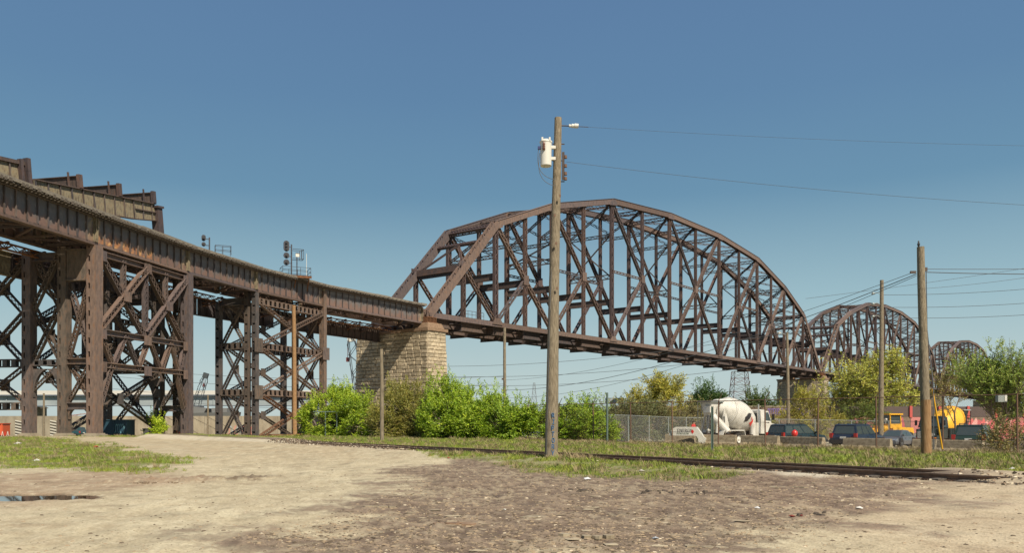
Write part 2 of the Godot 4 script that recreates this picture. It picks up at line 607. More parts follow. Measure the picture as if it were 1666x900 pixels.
func make_materials():
	var bump := bump_tex(21, 0.03, 5, 4.0)
	# weathered brown bridge paint with rust showing through
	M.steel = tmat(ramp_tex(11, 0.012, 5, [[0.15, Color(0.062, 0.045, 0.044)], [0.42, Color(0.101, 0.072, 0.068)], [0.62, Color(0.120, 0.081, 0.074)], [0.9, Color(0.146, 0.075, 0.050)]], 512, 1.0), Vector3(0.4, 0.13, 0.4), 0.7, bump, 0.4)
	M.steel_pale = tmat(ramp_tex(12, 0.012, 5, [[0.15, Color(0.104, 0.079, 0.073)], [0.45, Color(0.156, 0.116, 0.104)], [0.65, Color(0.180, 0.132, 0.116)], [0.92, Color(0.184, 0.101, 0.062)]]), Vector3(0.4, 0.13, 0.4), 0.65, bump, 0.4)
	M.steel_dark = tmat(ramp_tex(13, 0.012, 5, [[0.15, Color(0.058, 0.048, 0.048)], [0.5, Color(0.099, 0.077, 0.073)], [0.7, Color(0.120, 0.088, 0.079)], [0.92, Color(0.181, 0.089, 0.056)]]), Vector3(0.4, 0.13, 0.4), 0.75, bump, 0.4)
	M.rust = tmat(ramp_tex(14, 0.02, 5, [[0.1, Color(0.096, 0.046, 0.026)], [0.5, Color(0.200, 0.092, 0.043)], [0.9, Color(0.311, 0.148, 0.063)]]), Vector3(0.3, 0.3, 0.3), 0.85, bump, 0.5)
	M.steel_streak = tmat(ramp_tex(15, 0.018, 5, [[0.1, Color(0.053, 0.045, 0.044)], [0.4, Color(0.102, 0.086, 0.085)], [0.62, Color(0.137, 0.117, 0.111)], [0.9, Color(0.168, 0.110, 0.078)]]), Vector3(0.5, 0.09, 0.5), 0.65, bump, 0.3)
	M.old_deck = tmat(ramp_tex(16, 0.018, 5, [[0.1, Color(0.074, 0.052, 0.037)], [0.4, Color(0.178, 0.144, 0.096)], [0.6, Color(0.229, 0.200, 0.133)], [0.9, Color(0.222, 0.148, 0.081)]]), Vector3(0.4, 0.12, 0.4), 0.8, bump, 0.3)
	M.timber = tmat(ramp_tex(17, 0.03, 5, [[0.1, Color(0.037, 0.031, 0.026)], [0.5, Color(0.089, 0.074, 0.061)], [0.9, Color(0.163, 0.137, 0.111)]]), Vector3(0.5, 0.5, 0.5), 0.95, bump, 0.5)
	M.plank = tmat(ramp_tex(18, 0.03, 5, [[0.1, Color(0.104, 0.089, 0.073)], [0.5, Color(0.181, 0.159, 0.130)], [0.9, Color(0.244, 0.215, 0.174)]]), Vector3(0.5, 0.5, 0.5), 0.95, bump, 0.4)
	M.web = vmat(0.65)
	M.web.albedo_texture = ramp_tex(19, 0.02, 5, [[0.0, G(0.68)], [0.4, G(0.9)], [1.0, G(1.0)]])
	M.web.uv1_triplanar = true
	M.web.uv1_world_triplanar = true
	M.web.uv1_scale = Vector3(0.6, 0.1, 0.6)
	M.pole = tmat(ramp_tex(22, 0.03, 5, [[0.1, Color(0.074, 0.058, 0.038)], [0.42, Color(0.174, 0.141, 0.096)], [0.62, Color(0.237, 0.196, 0.137)], [0.9, Color(0.311, 0.266, 0.192)]]), Vector3(2.2, 0.14, 2.2), 0.95, bump_tex(23, 0.03, 4, 6.0), 0.8)
	M.pole_orange = tmat(ramp_tex(24, 0.03, 5, [[0.1, Color(0.111, 0.059, 0.026)], [0.45, Color(0.252, 0.141, 0.063)], [0.7, Color(0.311, 0.192, 0.096)], [0.9, Color(0.355, 0.244, 0.141)]]), Vector3(1.8, 0.12, 1.8), 0.95)
	M.stones = []
	for k in 4:
		var s: float = [0.72, 0.98, 1.08, 0.88][k]
		M.stones.append(tmat(ramp_tex(30 + k, 0.02, 5, [[0.05, Color(0.15, 0.12, 0.085) * s], [0.35, Color(0.34, 0.275, 0.19) * s], [0.6, Color(0.44, 0.37, 0.26) * s], [0.9, Color(0.52, 0.45, 0.33) * s]], 256), Vector3(0.35, 0.35, 0.35), 0.95, bump, 0.9))
	M.mortar = mat(Color(0.24, 0.20, 0.15), 0.95)
	M.cap = tmat(ramp_tex(36, 0.02, 5, [[0.1, Color(0.096, 0.063, 0.044)], [0.5, Color(0.215, 0.137, 0.085)], [0.9, Color(0.281, 0.200, 0.133)]]), Vector3(0.3, 0.3, 0.3), 0.95, bump, 0.5)
	M.concrete = tmat(ramp_tex(37, 0.01, 4, [[0.1, Color(0.23, 0.195, 0.145)], [0.5, Color(0.29, 0.25, 0.185)], [0.9, Color(0.33, 0.29, 0.22)]]), Vector3(0.12, 0.05, 0.12), 0.95, bump, 0.2)
	M.barrier = tmat(ramp_tex(38, 0.02, 5, [[0.1, Color(0.148, 0.118, 0.078)], [0.5, Color(0.266, 0.218, 0.148)], [0.9, Color(0.370, 0.318, 0.229)]]), Vector3(0.45, 0.45, 0.45), 0.95, bump, 0.5)
	M.brown_wall = tmat(ramp_tex(39, 0.02, 5, [[0.1, Color(0.111, 0.078, 0.059)], [0.5, Color(0.178, 0.130, 0.096)], [0.9, Color(0.222, 0.163, 0.122)]]), Vector3(0.2, 0.2, 0.2), 0.95, bump, 0.4)
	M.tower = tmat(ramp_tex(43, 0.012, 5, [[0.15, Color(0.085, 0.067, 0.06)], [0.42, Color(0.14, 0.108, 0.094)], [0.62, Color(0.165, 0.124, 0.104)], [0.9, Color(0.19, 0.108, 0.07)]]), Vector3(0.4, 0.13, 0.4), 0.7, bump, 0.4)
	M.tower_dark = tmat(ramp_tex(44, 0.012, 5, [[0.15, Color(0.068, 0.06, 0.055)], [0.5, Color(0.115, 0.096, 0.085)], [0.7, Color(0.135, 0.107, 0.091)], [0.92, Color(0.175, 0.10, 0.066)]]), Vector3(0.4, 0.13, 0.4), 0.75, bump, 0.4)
	for key in ["steel", "steel_pale", "steel_dark", "rust", "steel_streak", "tower", "tower_dark"]:
		var set_ := []
		for k in 5:
			var v: StandardMaterial3D = M[key].duplicate()
			v.albedo_color = [Color(0.8, 0.82, 0.86), Color(0.9, 0.9, 0.92), Color(0.97, 0.94, 0.9), Color(1.0, 0.97, 0.93), Color(0.86, 0.83, 0.8)][k]
			v.uv1_offset = Vector3(k * 0.37, k * 0.21, k * 0.53)
			set_.append(v)
		tones[M[key]] = set_
	M.galv = mat(Color(0.30, 0.33, 0.32), 0.5, 0.3)
	M.green_post = mat(Color(0.085, 0.125, 0.108), 0.7)
	M.rust_post = mat(Color(0.14, 0.078, 0.05), 0.8)
	M.wire = mat(Color(0.09, 0.10, 0.115), 0.6)
	M.white = mat(Color(0.60, 0.585, 0.53), 0.4)
	M.dirty_white = tmat(ramp_tex(42, 0.012, 5, [[0.1, Color(0.40, 0.38, 0.33)], [0.45, Color(0.57, 0.55, 0.50)], [0.9, Color(0.64, 0.625, 0.58)]], 256), Vector3(0.35, 0.2, 0.35), 0.45)
	M.black = mat(Color(0.018, 0.018, 0.02), 0.5)
	M.rubber = mat(Color(0.022, 0.021, 0.02), 0.9)
	M.glass = mat(Color(0.045, 0.065, 0.07), 0.06)
	M.glass.metallic_specular = 0.5
	M.chrome = mat(Color(0.55, 0.55, 0.55), 0.25, 0.8)
	M.taillight = mat(Color(0.30, 0.015, 0.012), 0.3)
	M.red = mat(Color(0.55, 0.03, 0.025), 0.35)
	M.yellow = mat(Color(0.80, 0.42, 0.03), 0.4)
	M.leaf = vmat(0.55, 0.55)
	M.bark = tmat(ramp_tex(25, 0.03, 4, [[0.1, Color(0.06, 0.045, 0.032)], [0.9, Color(0.20, 0.16, 0.115)]], 256), Vector3(2, 0.6, 2), 0.95)
	M.grass = vmat(0.8, 0.35)
	M.rock = vmat(0.95)

# ---------- built-up steel members ----------
func laced(m: MB, a: Vector3, b: Vector3, w: float, dp: float, side: Vector3, pitch := 0.0, bars := 0.09, both := true, cross := false, thick := 0.17):
	# two plates w apart along side, dp deep, tied by diagonal flat bars
	var d := (b - a).normalized()
	side = (side - d * side.dot(d)).normalized()
	var nn := d.cross(side)
	var th := w * thick
	for s in [-1.0, 1.0]:
		var o: Vector3 = side * (w - th) * 0.5 * s
		m.beam(a + o, b + o, th, dp, nn)
	var l := a.distance_to(b)
	var p := pitch if pitch > 0.0 else w * 1.1
	var k := maxi(2, int(round(l / p)))
	for f in ([-1.0, 1.0] if both else [1.0]):
		for i in k:
			var s := 1.0 if i % 2 == 0 else -1.0
			var p0 := a.lerp(b, float(i) / k)
			var p1 := a.lerp(b, float(i + 1) / k)
			var o: Vector3 = nn * (dp * 0.5 - 0.012) * f
			m.beam(p0 + o + side * (w * 0.5 - th) * s, p1 + o - side * (w * 0.5 - th) * s, bars, 0.02, nn)
			if cross:
				m.beam(p0 + o * 0.97 - side * (w * 0.5 - th) * s, p1 + o * 0.97 + side * (w * 0.5 - th) * s, bars, 0.02, nn)

func battened(m: MB, a: Vector3, b: Vector3, w: float, dp: float, side: Vector3, pitch: float, plate: float):
	# two plates w apart along side, joined by short plates that leave square holes
	var d := (b - a).normalized()
	side = (side - d * side.dot(d)).normalized()
	var nn := d.cross(side)
	for s in [-1.0, 1.0]:
		var o: Vector3 = side * (w - 0.1) * 0.5 * s
		m.beam(a + o, b + o, 0.1, dp, nn)
	var l := a.distance_to(b)
	var k := maxi(1, int(round(l / pitch)))
	for f in [-1.0, 1.0]:
		for i in k + 1:
			var p := a.lerp(b, float(i) / k)
			var e := d * plate * 0.5
			var o: Vector3 = nn * (dp * 0.5 - 0.015) * f
			m.beam(p + o - e, p + o + e, w - 0.2, 0.025, nn)


# ---------- river spans ----------
const PANEL := [0.0, 18.0, 36.105, 59.228, 86.988, 116.612, 144.372, 167.495, 185.6, 203.6]
const RISE := [0.0, 18.52, 25.52, 31.3, 33.54, 33.54, 31.3, 25.52, 18.52, 0.0]

func chord_at(x: float) -> float:
	for k in 9:
		if x <= PANEL[k + 1]:
			return lerpf(RISE[k], RISE[k + 1], (x - PANEL[k]) / (PANEL[k + 1] - PANEL[k]))
	return 0.0

func make_span(label: String) -> Node3D:
	var t := thing("truss_span", label, "bridge span", Vector3(-14.1, 19.34, -138.95), PI / 2 - ANG, "river spans of the railway bridge")
	var z_ax := Vector3(0, 0, 1)
	var x_ax := Vector3(1, 0, 0)
	for z in [0.0, -W]:
		var zz := Vector3(0, 0, z)
		for k in 9:
			var a := Vector3(PANEL[k], 0, z)
			var b := Vector3(PANEL[k + 1], 0, z)
			var m := MB.new()
			for s in [-0.36, 0.36]:
				m.beam(a + z_ax * s, b + z_ax * s, 0.12, 0.85)
			m.beam(a + Vector3(0, 0.36, 0), b + Vector3(0, 0.36, 0), 0.6, 0.03)
			var n := int((PANEL[k + 1] - PANEL[k]) / 1.4)
			for i in n:
				m.box(a.lerp(b, (i + 0.5) / n) - Vector3(0, 0.29, 0), Vector3(0.5, 0.03, 0.5))
			put("bottom_chord", m, M.steel_pale, t)
			a.y = RISE[k]
			b.y = RISE[k + 1]
			var m2 := MB.new()
			if k == 0 or k == 8:
				laced(m2, a, b, 1.2, 1.25, z_ax, 0.95, 0.17, true)
				var q := (b - a).normalized()
				for s in [-0.56, 0.56]:
					m2.beam(a + z_ax * s * 1.08, b + z_ax * s * 1.08, 0.05, 1.38, q.cross(z_ax))
			else:
				for s in [-0.46, 0.46]:
					m2.beam(a + z_ax * s, b + z_ax * s, 0.14, 1.2)
				m2.beam(a + Vector3(0, 0.62, 0), b + Vector3(0, 0.62, 0), 1.3, 0.06)
				var l := a.distance_to(b)
				for i in int(l / 0.8):
					var e := 1.0 if i % 2 == 0 else -1.0
					m2.beam(a.lerp(b, i * 0.8 / l) + Vector3(0, -0.56, 0.38 * e), a.lerp(b, minf((i + 1) * 0.8 / l, 1.0)) + Vector3(0, -0.56, -0.38 * e), 0.1, 0.02)
			put("end_post" if k == 0 or k == 8 else "top_chord", m2, M.steel_pale, t)
		for k in range(1, 9):
			var m := MB.new()
			laced(m, Vector3(PANEL[k], 0.3, z), Vector3(PANEL[k], RISE[k] - 0.4, z), 1.0, 0.62, x_ax, 0.95, 0.16)
			put("vertical", m, M.steel, t)
			for y in [[0.0, 1.5, 1.3], [RISE[k], 1.6, 1.5]]:
				var g := MB.new()
				for s in [-0.56, 0.56]:
					var sl: float = 0.0 if y[0] == 0.0 else (RISE[mini(k + 1, 8)] - RISE[maxi(k - 1, 1)]) / (PANEL[mini(k + 1, 8)] - PANEL[maxi(k - 1, 1)])
					var o := Vector3(PANEL[k], y[0] + (0.35 if y[0] == 0.0 else -0.45), z + s)
					m = g
					g.hexa([o + Vector3(-y[1], -y[2] * 0.3 - sl * 1.5, 0.02), o + Vector3(y[1], -y[2] * 0.3 + sl * 1.5, 0.02), o + Vector3(y[1], -y[2] * 0.3 + sl * 1.5, -0.02), o + Vector3(-y[1], -y[2] * 0.3 - sl * 1.5, -0.02),
						o + Vector3(-y[1] * 0.5, y[2] * 0.6 - sl * 0.7, 0.02), o + Vector3(y[1] * 0.5, y[2] * 0.6 + sl * 0.7, 0.02), o + Vector3(y[1] * 0.5, y[2] * 0.6 + sl * 0.7, -0.02), o + Vector3(-y[1] * 0.5, y[2] * 0.6 - sl * 0.7, -0.02)])
				put("gusset", g, M.steel_pale, t)
		for k in 9:
			var x0: float = PANEL[k]
			var x1: float = PANEL[k + 1]
			var xm := (x0 + x1) * 0.5
			var up0 := Vector3(x0, RISE[k], z)
			var up1 := Vector3(x1, RISE[k + 1], z)
			var lo0 := Vector3(x0, 0.2, z)
			var lo1 := Vector3(x1, 0.2, z)
			var fall := k < 4   # main diagonals fall towards the middle of the span
			var mid: Vector3 = (up0 + lo1) * 0.5 if fall else (up1 + lo0) * 0.5
			if k == 0:
				mid = (lo0 + up1) * 0.5
			elif k == 8:
				mid = (up0 + lo1) * 0.5
			var m := MB.new()
			laced(m, Vector3(xm, 0.3, z), Vector3(xm, mid.y if (k == 0 or k == 8) else chord_at(xm) - 0.3, z), 0.82, 0.55, x_ax, 0.8, 0.14)
			put("sub_vertical", m, M.steel, t)
			var up := Vector3(0, 0, 1)
			if k > 0 and k < 8:
				m = MB.new()
				var a: Vector3 = up0 if fall else up1
				var b: Vector3 = lo1 if fall else lo0
				laced(m, a, b, 0.92, 0.55, (b - a).cross(up), 0.9, 0.14)
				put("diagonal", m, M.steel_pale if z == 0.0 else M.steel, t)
			m = MB.new()
			var low: Vector3 = lo0 if fall else lo1
			if k == 0:
				low = lo1
			elif k == 8:
				low = lo0
			laced(m, mid, low, 0.78, 0.48, (low - mid).cross(up), 0.8, 0.12)
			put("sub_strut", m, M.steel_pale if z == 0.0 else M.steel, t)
			if k == 4:
				m = MB.new()
				laced(m, mid, up0, 0.78, 0.48, (up0 - mid).cross(up), 0.8, 0.12)
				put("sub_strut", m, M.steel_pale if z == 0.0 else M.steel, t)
			if k >= 2 and k <= 6:
				m = MB.new()
				var e0 := Vector3(x0, mid.y, z) if k <= 4 else mid
				var e1 := Vector3(x1, mid.y, z) if k >= 4 else mid
				laced(m, e0, e1, 0.55, 0.4, Vector3.UP, 0.7, 0.1)
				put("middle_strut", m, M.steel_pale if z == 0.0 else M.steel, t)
			var g := MB.new()
			for s in [-0.36, 0.36]:
				g.box(mid + Vector3(0, 0, s), Vector3(1.6, 1.9, 0.03))
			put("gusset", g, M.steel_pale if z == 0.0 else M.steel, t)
		for e in [[0.0, 1.0], [PANEL[9], -1.0]]:
			var s := MB.new()
			for o in [-0.52, 0.52]:
				s.hexa([Vector3(e[0] - 0.9, -0.55, z + o - 0.03), Vector3(e[0] + 1.0, -0.55, z + o - 0.03), Vector3(e[0] + 1.0, -0.55, z + o + 0.03), Vector3(e[0] - 0.9, -0.55, z + o + 0.03),
					Vector3(e[0] - 0.5, 1.0, z + o - 0.03), Vector3(e[0] + 0.7, 1.0, z + o - 0.03), Vector3(e[0] + 0.7, 1.0, z + o + 0.03), Vector3(e[0] - 0.5, 1.0, z + o + 0.03)])
			s.tube(Vector3(e[0], 0, z - 0.75), Vector3(e[0], 0, z + 0.75), 0.34, 0.34, 12)
			put("pin_joint", s, M.steel_pale, t)
			var sh := MB.new()
			sh.box(Vector3(e[0], -1.42, z), Vector3(2.6, 0.12, 2.4))
			sh.box(Vector3(e[0], -0.48, z), Vector3(2.2, 0.12, 2.0))
			for i in 7:
				sh.box(Vector3(e[0] - 1.05 + i * 0.35, -0.95, z), Vector3(0.07, 0.84, 2.0))
			for s2 in [-0.6, 0.6]:
				sh.box(Vector3(e[0], -0.95, z + s2), Vector3(2.2, 0.83, 0.1))
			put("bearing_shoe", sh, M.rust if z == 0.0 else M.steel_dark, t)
	# between the trusses
	var stations := []
	for k in 9:
		stations.append(PANEL[k])
		stations.append((PANEL[k] + PANEL[k + 1]) * 0.5)
	stations.append(PANEL[9])
	var far := Vector3(0, 0, -W)
	for i in stations.size():
		var x: float = stations[i]
		var h := chord_at(x)
		var m := MB.new()   # floor beam under the tracks
		m.slab(Vector3(x - 0.06, -1.95, -W + 0.4), Vector3(x + 0.06, -0.4, -0.4))
		for y in [-1.95, -0.42]:
			m.slab(Vector3(x - 0.24, y, -W + 0.4), Vector3(x + 0.24, y + 0.06, -0.4))
		put("floor_beam", m, M.steel_dark, t)
		if h > 9.2 and i > 0 and i < stations.size() - 1:
			m = MB.new()   # beam of the vanished upper roadway
			m.slab(Vector3(x - 0.07, 8.2, -W + 0.35), Vector3(x + 0.07, 9.5, -0.35))
			for y in [8.2, 9.45]:
				m.slab(Vector3(x - 0.26, y, -W + 0.36), Vector3(x + 0.26, y + 0.06, -0.36))
			put("roadway_beam", m, M.steel_dark, t)
		if h > 12.0:
			m = MB.new()
			laced(m, Vector3(x, h - 0.5, -0.4), Vector3(x, h - 0.5, -W + 0.4), 0.95, 0.5, Vector3.UP, 0.85, 0.1)
			put("top_strut", m, M.steel, t)
			var drop := minf(h * 0.32, 7.5) if i % 2 == 0 else minf(h * 0.25, 6.0)
			m = MB.new()
			laced(m, Vector3(x, h - drop, -0.4), Vector3(x, h - drop, -W + 0.4), 0.7, 0.36, Vector3.UP, 0.75, 0.09)
			put("sway_strut", m, M.steel_dark, t)
			for s in [0, 1]:
				m = MB.new()
				laced(m, Vector3(x, h - 0.8, -0.4 if s == 0 else -W + 0.4), Vector3(x + 0.05 * s, h - drop + 0.2, -W + 0.4 if s == 0 else -0.4), 0.5, 0.3, Vector3.UP, 0.8, 0.08)
				put("sway_brace", m, M.steel_dark, t)
			if h - drop > 17.0 and i % 2 == 0:
				var y2 := 14.5
				m = MB.new()
				laced(m, Vector3(x, y2, -0.4), Vector3(x, y2, -W + 0.4), 1.1, 0.34, Vector3.UP, 0.95, 0.1)
				put("sway_strut", m, M.steel_dark, t)
				for s in [0, 1]:
					m = MB.new()
					m.beam(Vector3(x, h - drop, -0.4 if s == 0 else -W + 0.4), Vector3(x + 0.3 * s, y2, -W + 0.4 if s == 0 else -0.4), 0.2, 0.26)
					put("sway_brace", m, M.steel_dark, t)
		if i < stations.size() - 1:
			var x1: float = stations[i + 1]
			var h1 := chord_at(x1)
			if h > 12.0 and h1 > 12.0:
				for s in [0, 1]:
					m = MB.new()
					laced(m, Vector3(x, h + 0.1 * s, -0.4 if s == 0 else -W + 0.4), Vector3(x1, h1 + 0.1 * s, -W + 0.4 if s == 0 else -0.4), 0.48, 0.26, Vector3.UP, 0.8, 0.08)
					put("top_lateral", m, M.steel, t)
			for s in [0, 1]:
				m = MB.new()
				m.beam(Vector3(x, -0.5 - 0.2 * s, -0.4 if s == 0 else -W + 0.4), Vector3(x1, -0.5 - 0.2 * s, -W + 0.4 if s == 0 else -0.4), 0.3, 0.14)
				put("bottom_lateral", m, M.steel_dark, t)
			m = MB.new()
			for z in [-2.3, -4.0, -7.6, -9.3]:
				m.slab(Vector3(x + 0.1, -1.6, z - 0.15), Vector3(x1 - 0.1, 0.55, z + 0.15))
			put("stringer", m, M.steel_dark, t)
	# portals at both ends
	for e in [0, 1]:
		var k0: Vector3 = Vector3(0, 0, 0) if e == 0 else Vector3(PANEL[9], 0, 0)
		var k1: Vector3 = Vector3(PANEL[1], RISE[1], 0) if e == 0 else Vector3(PANEL[8], RISE[8], 0)
		for f in [[0.5, 1.1], [0.8, 0.6], [0.985, 1.0]]:
			var p: Vector3 = k0.lerp(k1, f[0])
			var m := MB.new()
			if f[0] == 0.5:
				m.beam(p + Vector3(0, 0, -0.5), p + Vector3(0, 0, -W + 0.5), 0.9, f[1])
			else:
				laced(m, p + Vector3(0, 0, -0.5), p + Vector3(0, 0, -W + 0.5), f[1], 0.5, k1 - k0, 0.7, 0.09, true, true)
			put("portal_beam", m, M.steel, t)
		for s in [0, 1]:
			var m := MB.new()
			laced(m, k0.lerp(k1, 0.52) + Vector3(0, 0, -0.5 if s == 0 else -W + 0.5), k0.lerp(k1, 0.8) + Vector3(0, 0, -W * 0.5), 0.4, 0.3, k1 - k0, 0.5, 0.07)
			put("portal_brace", m, M.steel, t)
	var m3 := MB.new()
	var x2 := 0.2
	while x2 < 203.5:
		m3.box(Vector3(x2, 0.69, -3.15 + rng.randf_range(-0.05, 0.05)), Vector3(0.24, 0.26, 3.2))
		m3.box(Vector3(x2, 0.69, -8.45 + rng.randf_range(-0.05, 0.05)), Vector3(0.24, 0.26, 3.2))
		x2 += 0.55
	kind(put("deck_ties", m3, M.timber, t), "stuff")
	for z in [-2.4, -3.9, -7.7, -9.2]:
		var m := MB.new()
		m.slab(Vector3(0, 0.825, z - 0.05), Vector3(203.6, 0.98, z + 0.05))
		put("rail", m, M.rust, t)
	# the walkway along the near edge of the deck
	var wk := MB.new()
	wk.slab(Vector3(0.5, 0.62, -1.55), Vector3(203.0, 0.7, -0.75))
	put("walkway", wk, M.timber, t)
	var hr := MB.new()
	for i in 7:
		hr.tube(Vector3(9.0 + i * 1.1, 0.7, -0.8), Vector3(9.0 + i * 1.1, 1.9, -0.8), 0.04, 0.04, 5)
	for y in [1.3, 1.9]:
		hr.tube(Vector3(9.0, y, -0.8), Vector3(15.6, y, -0.8), 0.04, 0.04, 5)
	put("handrail", hr, M.steel_dark, t)
	return t

func along(s: float, z: float, y := 0.0) -> Vector3:   # s metres along the bridge from the bank pier, z towards the near side
	return Vector3(-14.1 + s * sin(ANG) + z * cos(ANG), y, -138.95 - s * cos(ANG) + z * sin(ANG))

func make_pier(s: float, label: String, blocks: bool, foot: float, left_cap := true):
	# local x across the bridge towards the near side, local z back along the bridge towards the viaduct
	var t := thing("stone_pier", label, "bridge pier", along(s, 0.0), -ANG, "stone piers under the bridge")
	var top := 16.45
	var x0 := -W - 3.6
	var x1 := 1.9
	var z1 := 2.0
	var z0 := -2.35
	var courses := int((top - foot) / 0.62)
	var built := 0
	var rest := MB.new()
	var core := MB.new()
	for c in courses:
		var y1 := top - c * 0.62
		var y0 := y1 - 0.62
		var bat := c * 0.62 * 0.028
		var lo := Vector3(x0 - bat, y0, z0 - bat)
		var hi := Vector3(x1 + bat, y1, z1 + bat)
		core.slab(lo + Vector3(0.24, 0, 0.24), hi - Vector3(0.24, 0, 0.24))
		for side in 4:
			var long := side % 2 == 0
			var l := (hi.x - lo.x) if long else (hi.z - lo.z)
			var p := 0.0
			var odd := c % 2
			while p < l - 0.05:
				var w := rng.randf_range(1.1, 2.1)
				if p == 0.0 and odd:
					w *= 0.55
				if l - p - w < 0.7:
					w = l - p
				var a := p + 0.012
				var b := p + w - 0.012
				p += w
				var out := rng.randf_range(0.0, 0.07)
				var o: Vector3
				var ux: Vector3
				var nz: Vector3
				match side:
					0:
						o = Vector3(lo.x, y0, hi.z); ux = Vector3(1, 0, 0); nz = Vector3(0, 0, 1)
					1:
						o = Vector3(hi.x, y0, hi.z); ux = Vector3(0, 0, -1); nz = Vector3(1, 0, 0)
					2:
						o = Vector3(hi.x, y0, lo.z); ux = Vector3(-1, 0, 0); nz = Vector3(0, 0, -1)
					_:
						o = Vector3(lo.x, y0, lo.z); ux = Vector3(0, 0, 1); nz = Vector3(-1, 0, 0)
				var one := blocks and side < 2 and y0 > 3.2 and built < 290
				var m := MB.new() if one else rest
				var q := [o + ux * a + Vector3(0, 0.02, 0), o + ux * b + Vector3(0, 0.02, 0), o + ux * b + Vector3(0, 0.60, 0), o + ux * a + Vector3(0, 0.60, 0)]
				var f := m.v.size()
				for k in 4:
					m.vert(q[k] - nz * 0.3)
				for k in 4:
					m.vert(q[k] + nz * 0.0)
				for k in 4:   # the rough quarry face stands proud of its margins
					var inw: Vector3 = (q[0] + q[2]) * 0.5 - q[k]
					m.vert(q[k] + inw * rng.randf_range(0.1, 0.24) + nz * (0.05 + out + rng.randf_range(0.0, 0.08)))
				for k in 4:
					var j := (k + 1) % 4
					m.ix.append_array([f + k, f + 4 + j, f + j, f + k, f + 4 + k, f + 4 + j, f + 4 + k, f + 8 + j, f + 4 + j, f + 4 + k, f + 8 + k, f + 8 + j])
				m.ix.append_array([f + 8, f + 10, f + 9, f + 8, f + 11, f + 10])
				if one:
					built += 1
					var mid: Vector3 = (q[0] + q[2]) * 0.5
					put("stone_block", m, M.stones[clampi(int((fine.get_noise_3d(mid.x * 0.3, mid.y * 0.12, mid.z * 0.3) * 0.8 + 0.5 + rng.randf_range(-0.3, 0.3)) * 4.0), 0, 3)], t)
	put("core", core, M.mortar, t)
	kind(put("stonework", rest, M.stones[1], t), "stuff")
	var cp := MB.new()
	cp.slab(Vector3(x0 - 0.3, top, z0 - 0.3), Vector3(x1 + 0.3, top + 0.5, z1 + 0.3))
	put("coping", cp, M.cap, t)
	for z in [0.0, -W]:
		for e in ([0.0] if left_cap else [0.0, 2.6]):
			var pd := MB.new()
			pd.hexa([Vector3(z - 1.9, top + 0.5, z0 + 0.1 + e * 0.0), Vector3(z + 1.75, top + 0.5, z0 + 0.1), Vector3(z + 1.75, top + 0.5, z1 - 0.1), Vector3(z - 1.9, top + 0.5, z1 - 0.1),
				Vector3(z - 1.6, top + 1.41, z0 + 0.5), Vector3(z + 1.45, top + 1.41, z0 + 0.5), Vector3(z + 1.45, top + 1.41, z1 - 0.5), Vector3(z - 1.6, top + 1.41, z1 - 0.5)])
			put("pedestal", pd, M.cap, t)
			break
	if left_cap:
		for i in 5:
			var b := MB.new()
			var bx := -2.9 - i * 2.0
			b.hexa([Vector3(bx - 0.75, top + 0.5, 0.2), Vector3(bx + 0.75, top + 0.5, 0.2), Vector3(bx + 0.75, top + 0.5, 1.9), Vector3(bx - 0.75, top + 0.5, 1.9),
				Vector3(bx - 0.45, top + 1.35, 0.4), Vector3(bx + 0.45, top + 1.35, 0.4), Vector3(bx + 0.45, top + 1.35, 1.7), Vector3(bx - 0.45, top + 1.35, 1.7)])
			put("bearing_block", b, M.steel_dark, t)


# ---------- approach viaduct ----------
const KNOTS := [[-43.6, -57.0, 21.4], [-39.81, -79.27, 21.4], [-36.98, -94.55, 21.4], [-33.27, -107.7, 21.4], [-27.67, -121.67, 21.4], [-14.9, -138.2, 20.85]]
const WIDE := 5.5

func knot(i: int) -> Vector3:
	return Vector3(KNOTS[i][0], KNOTS[i][2], KNOTS[i][1])

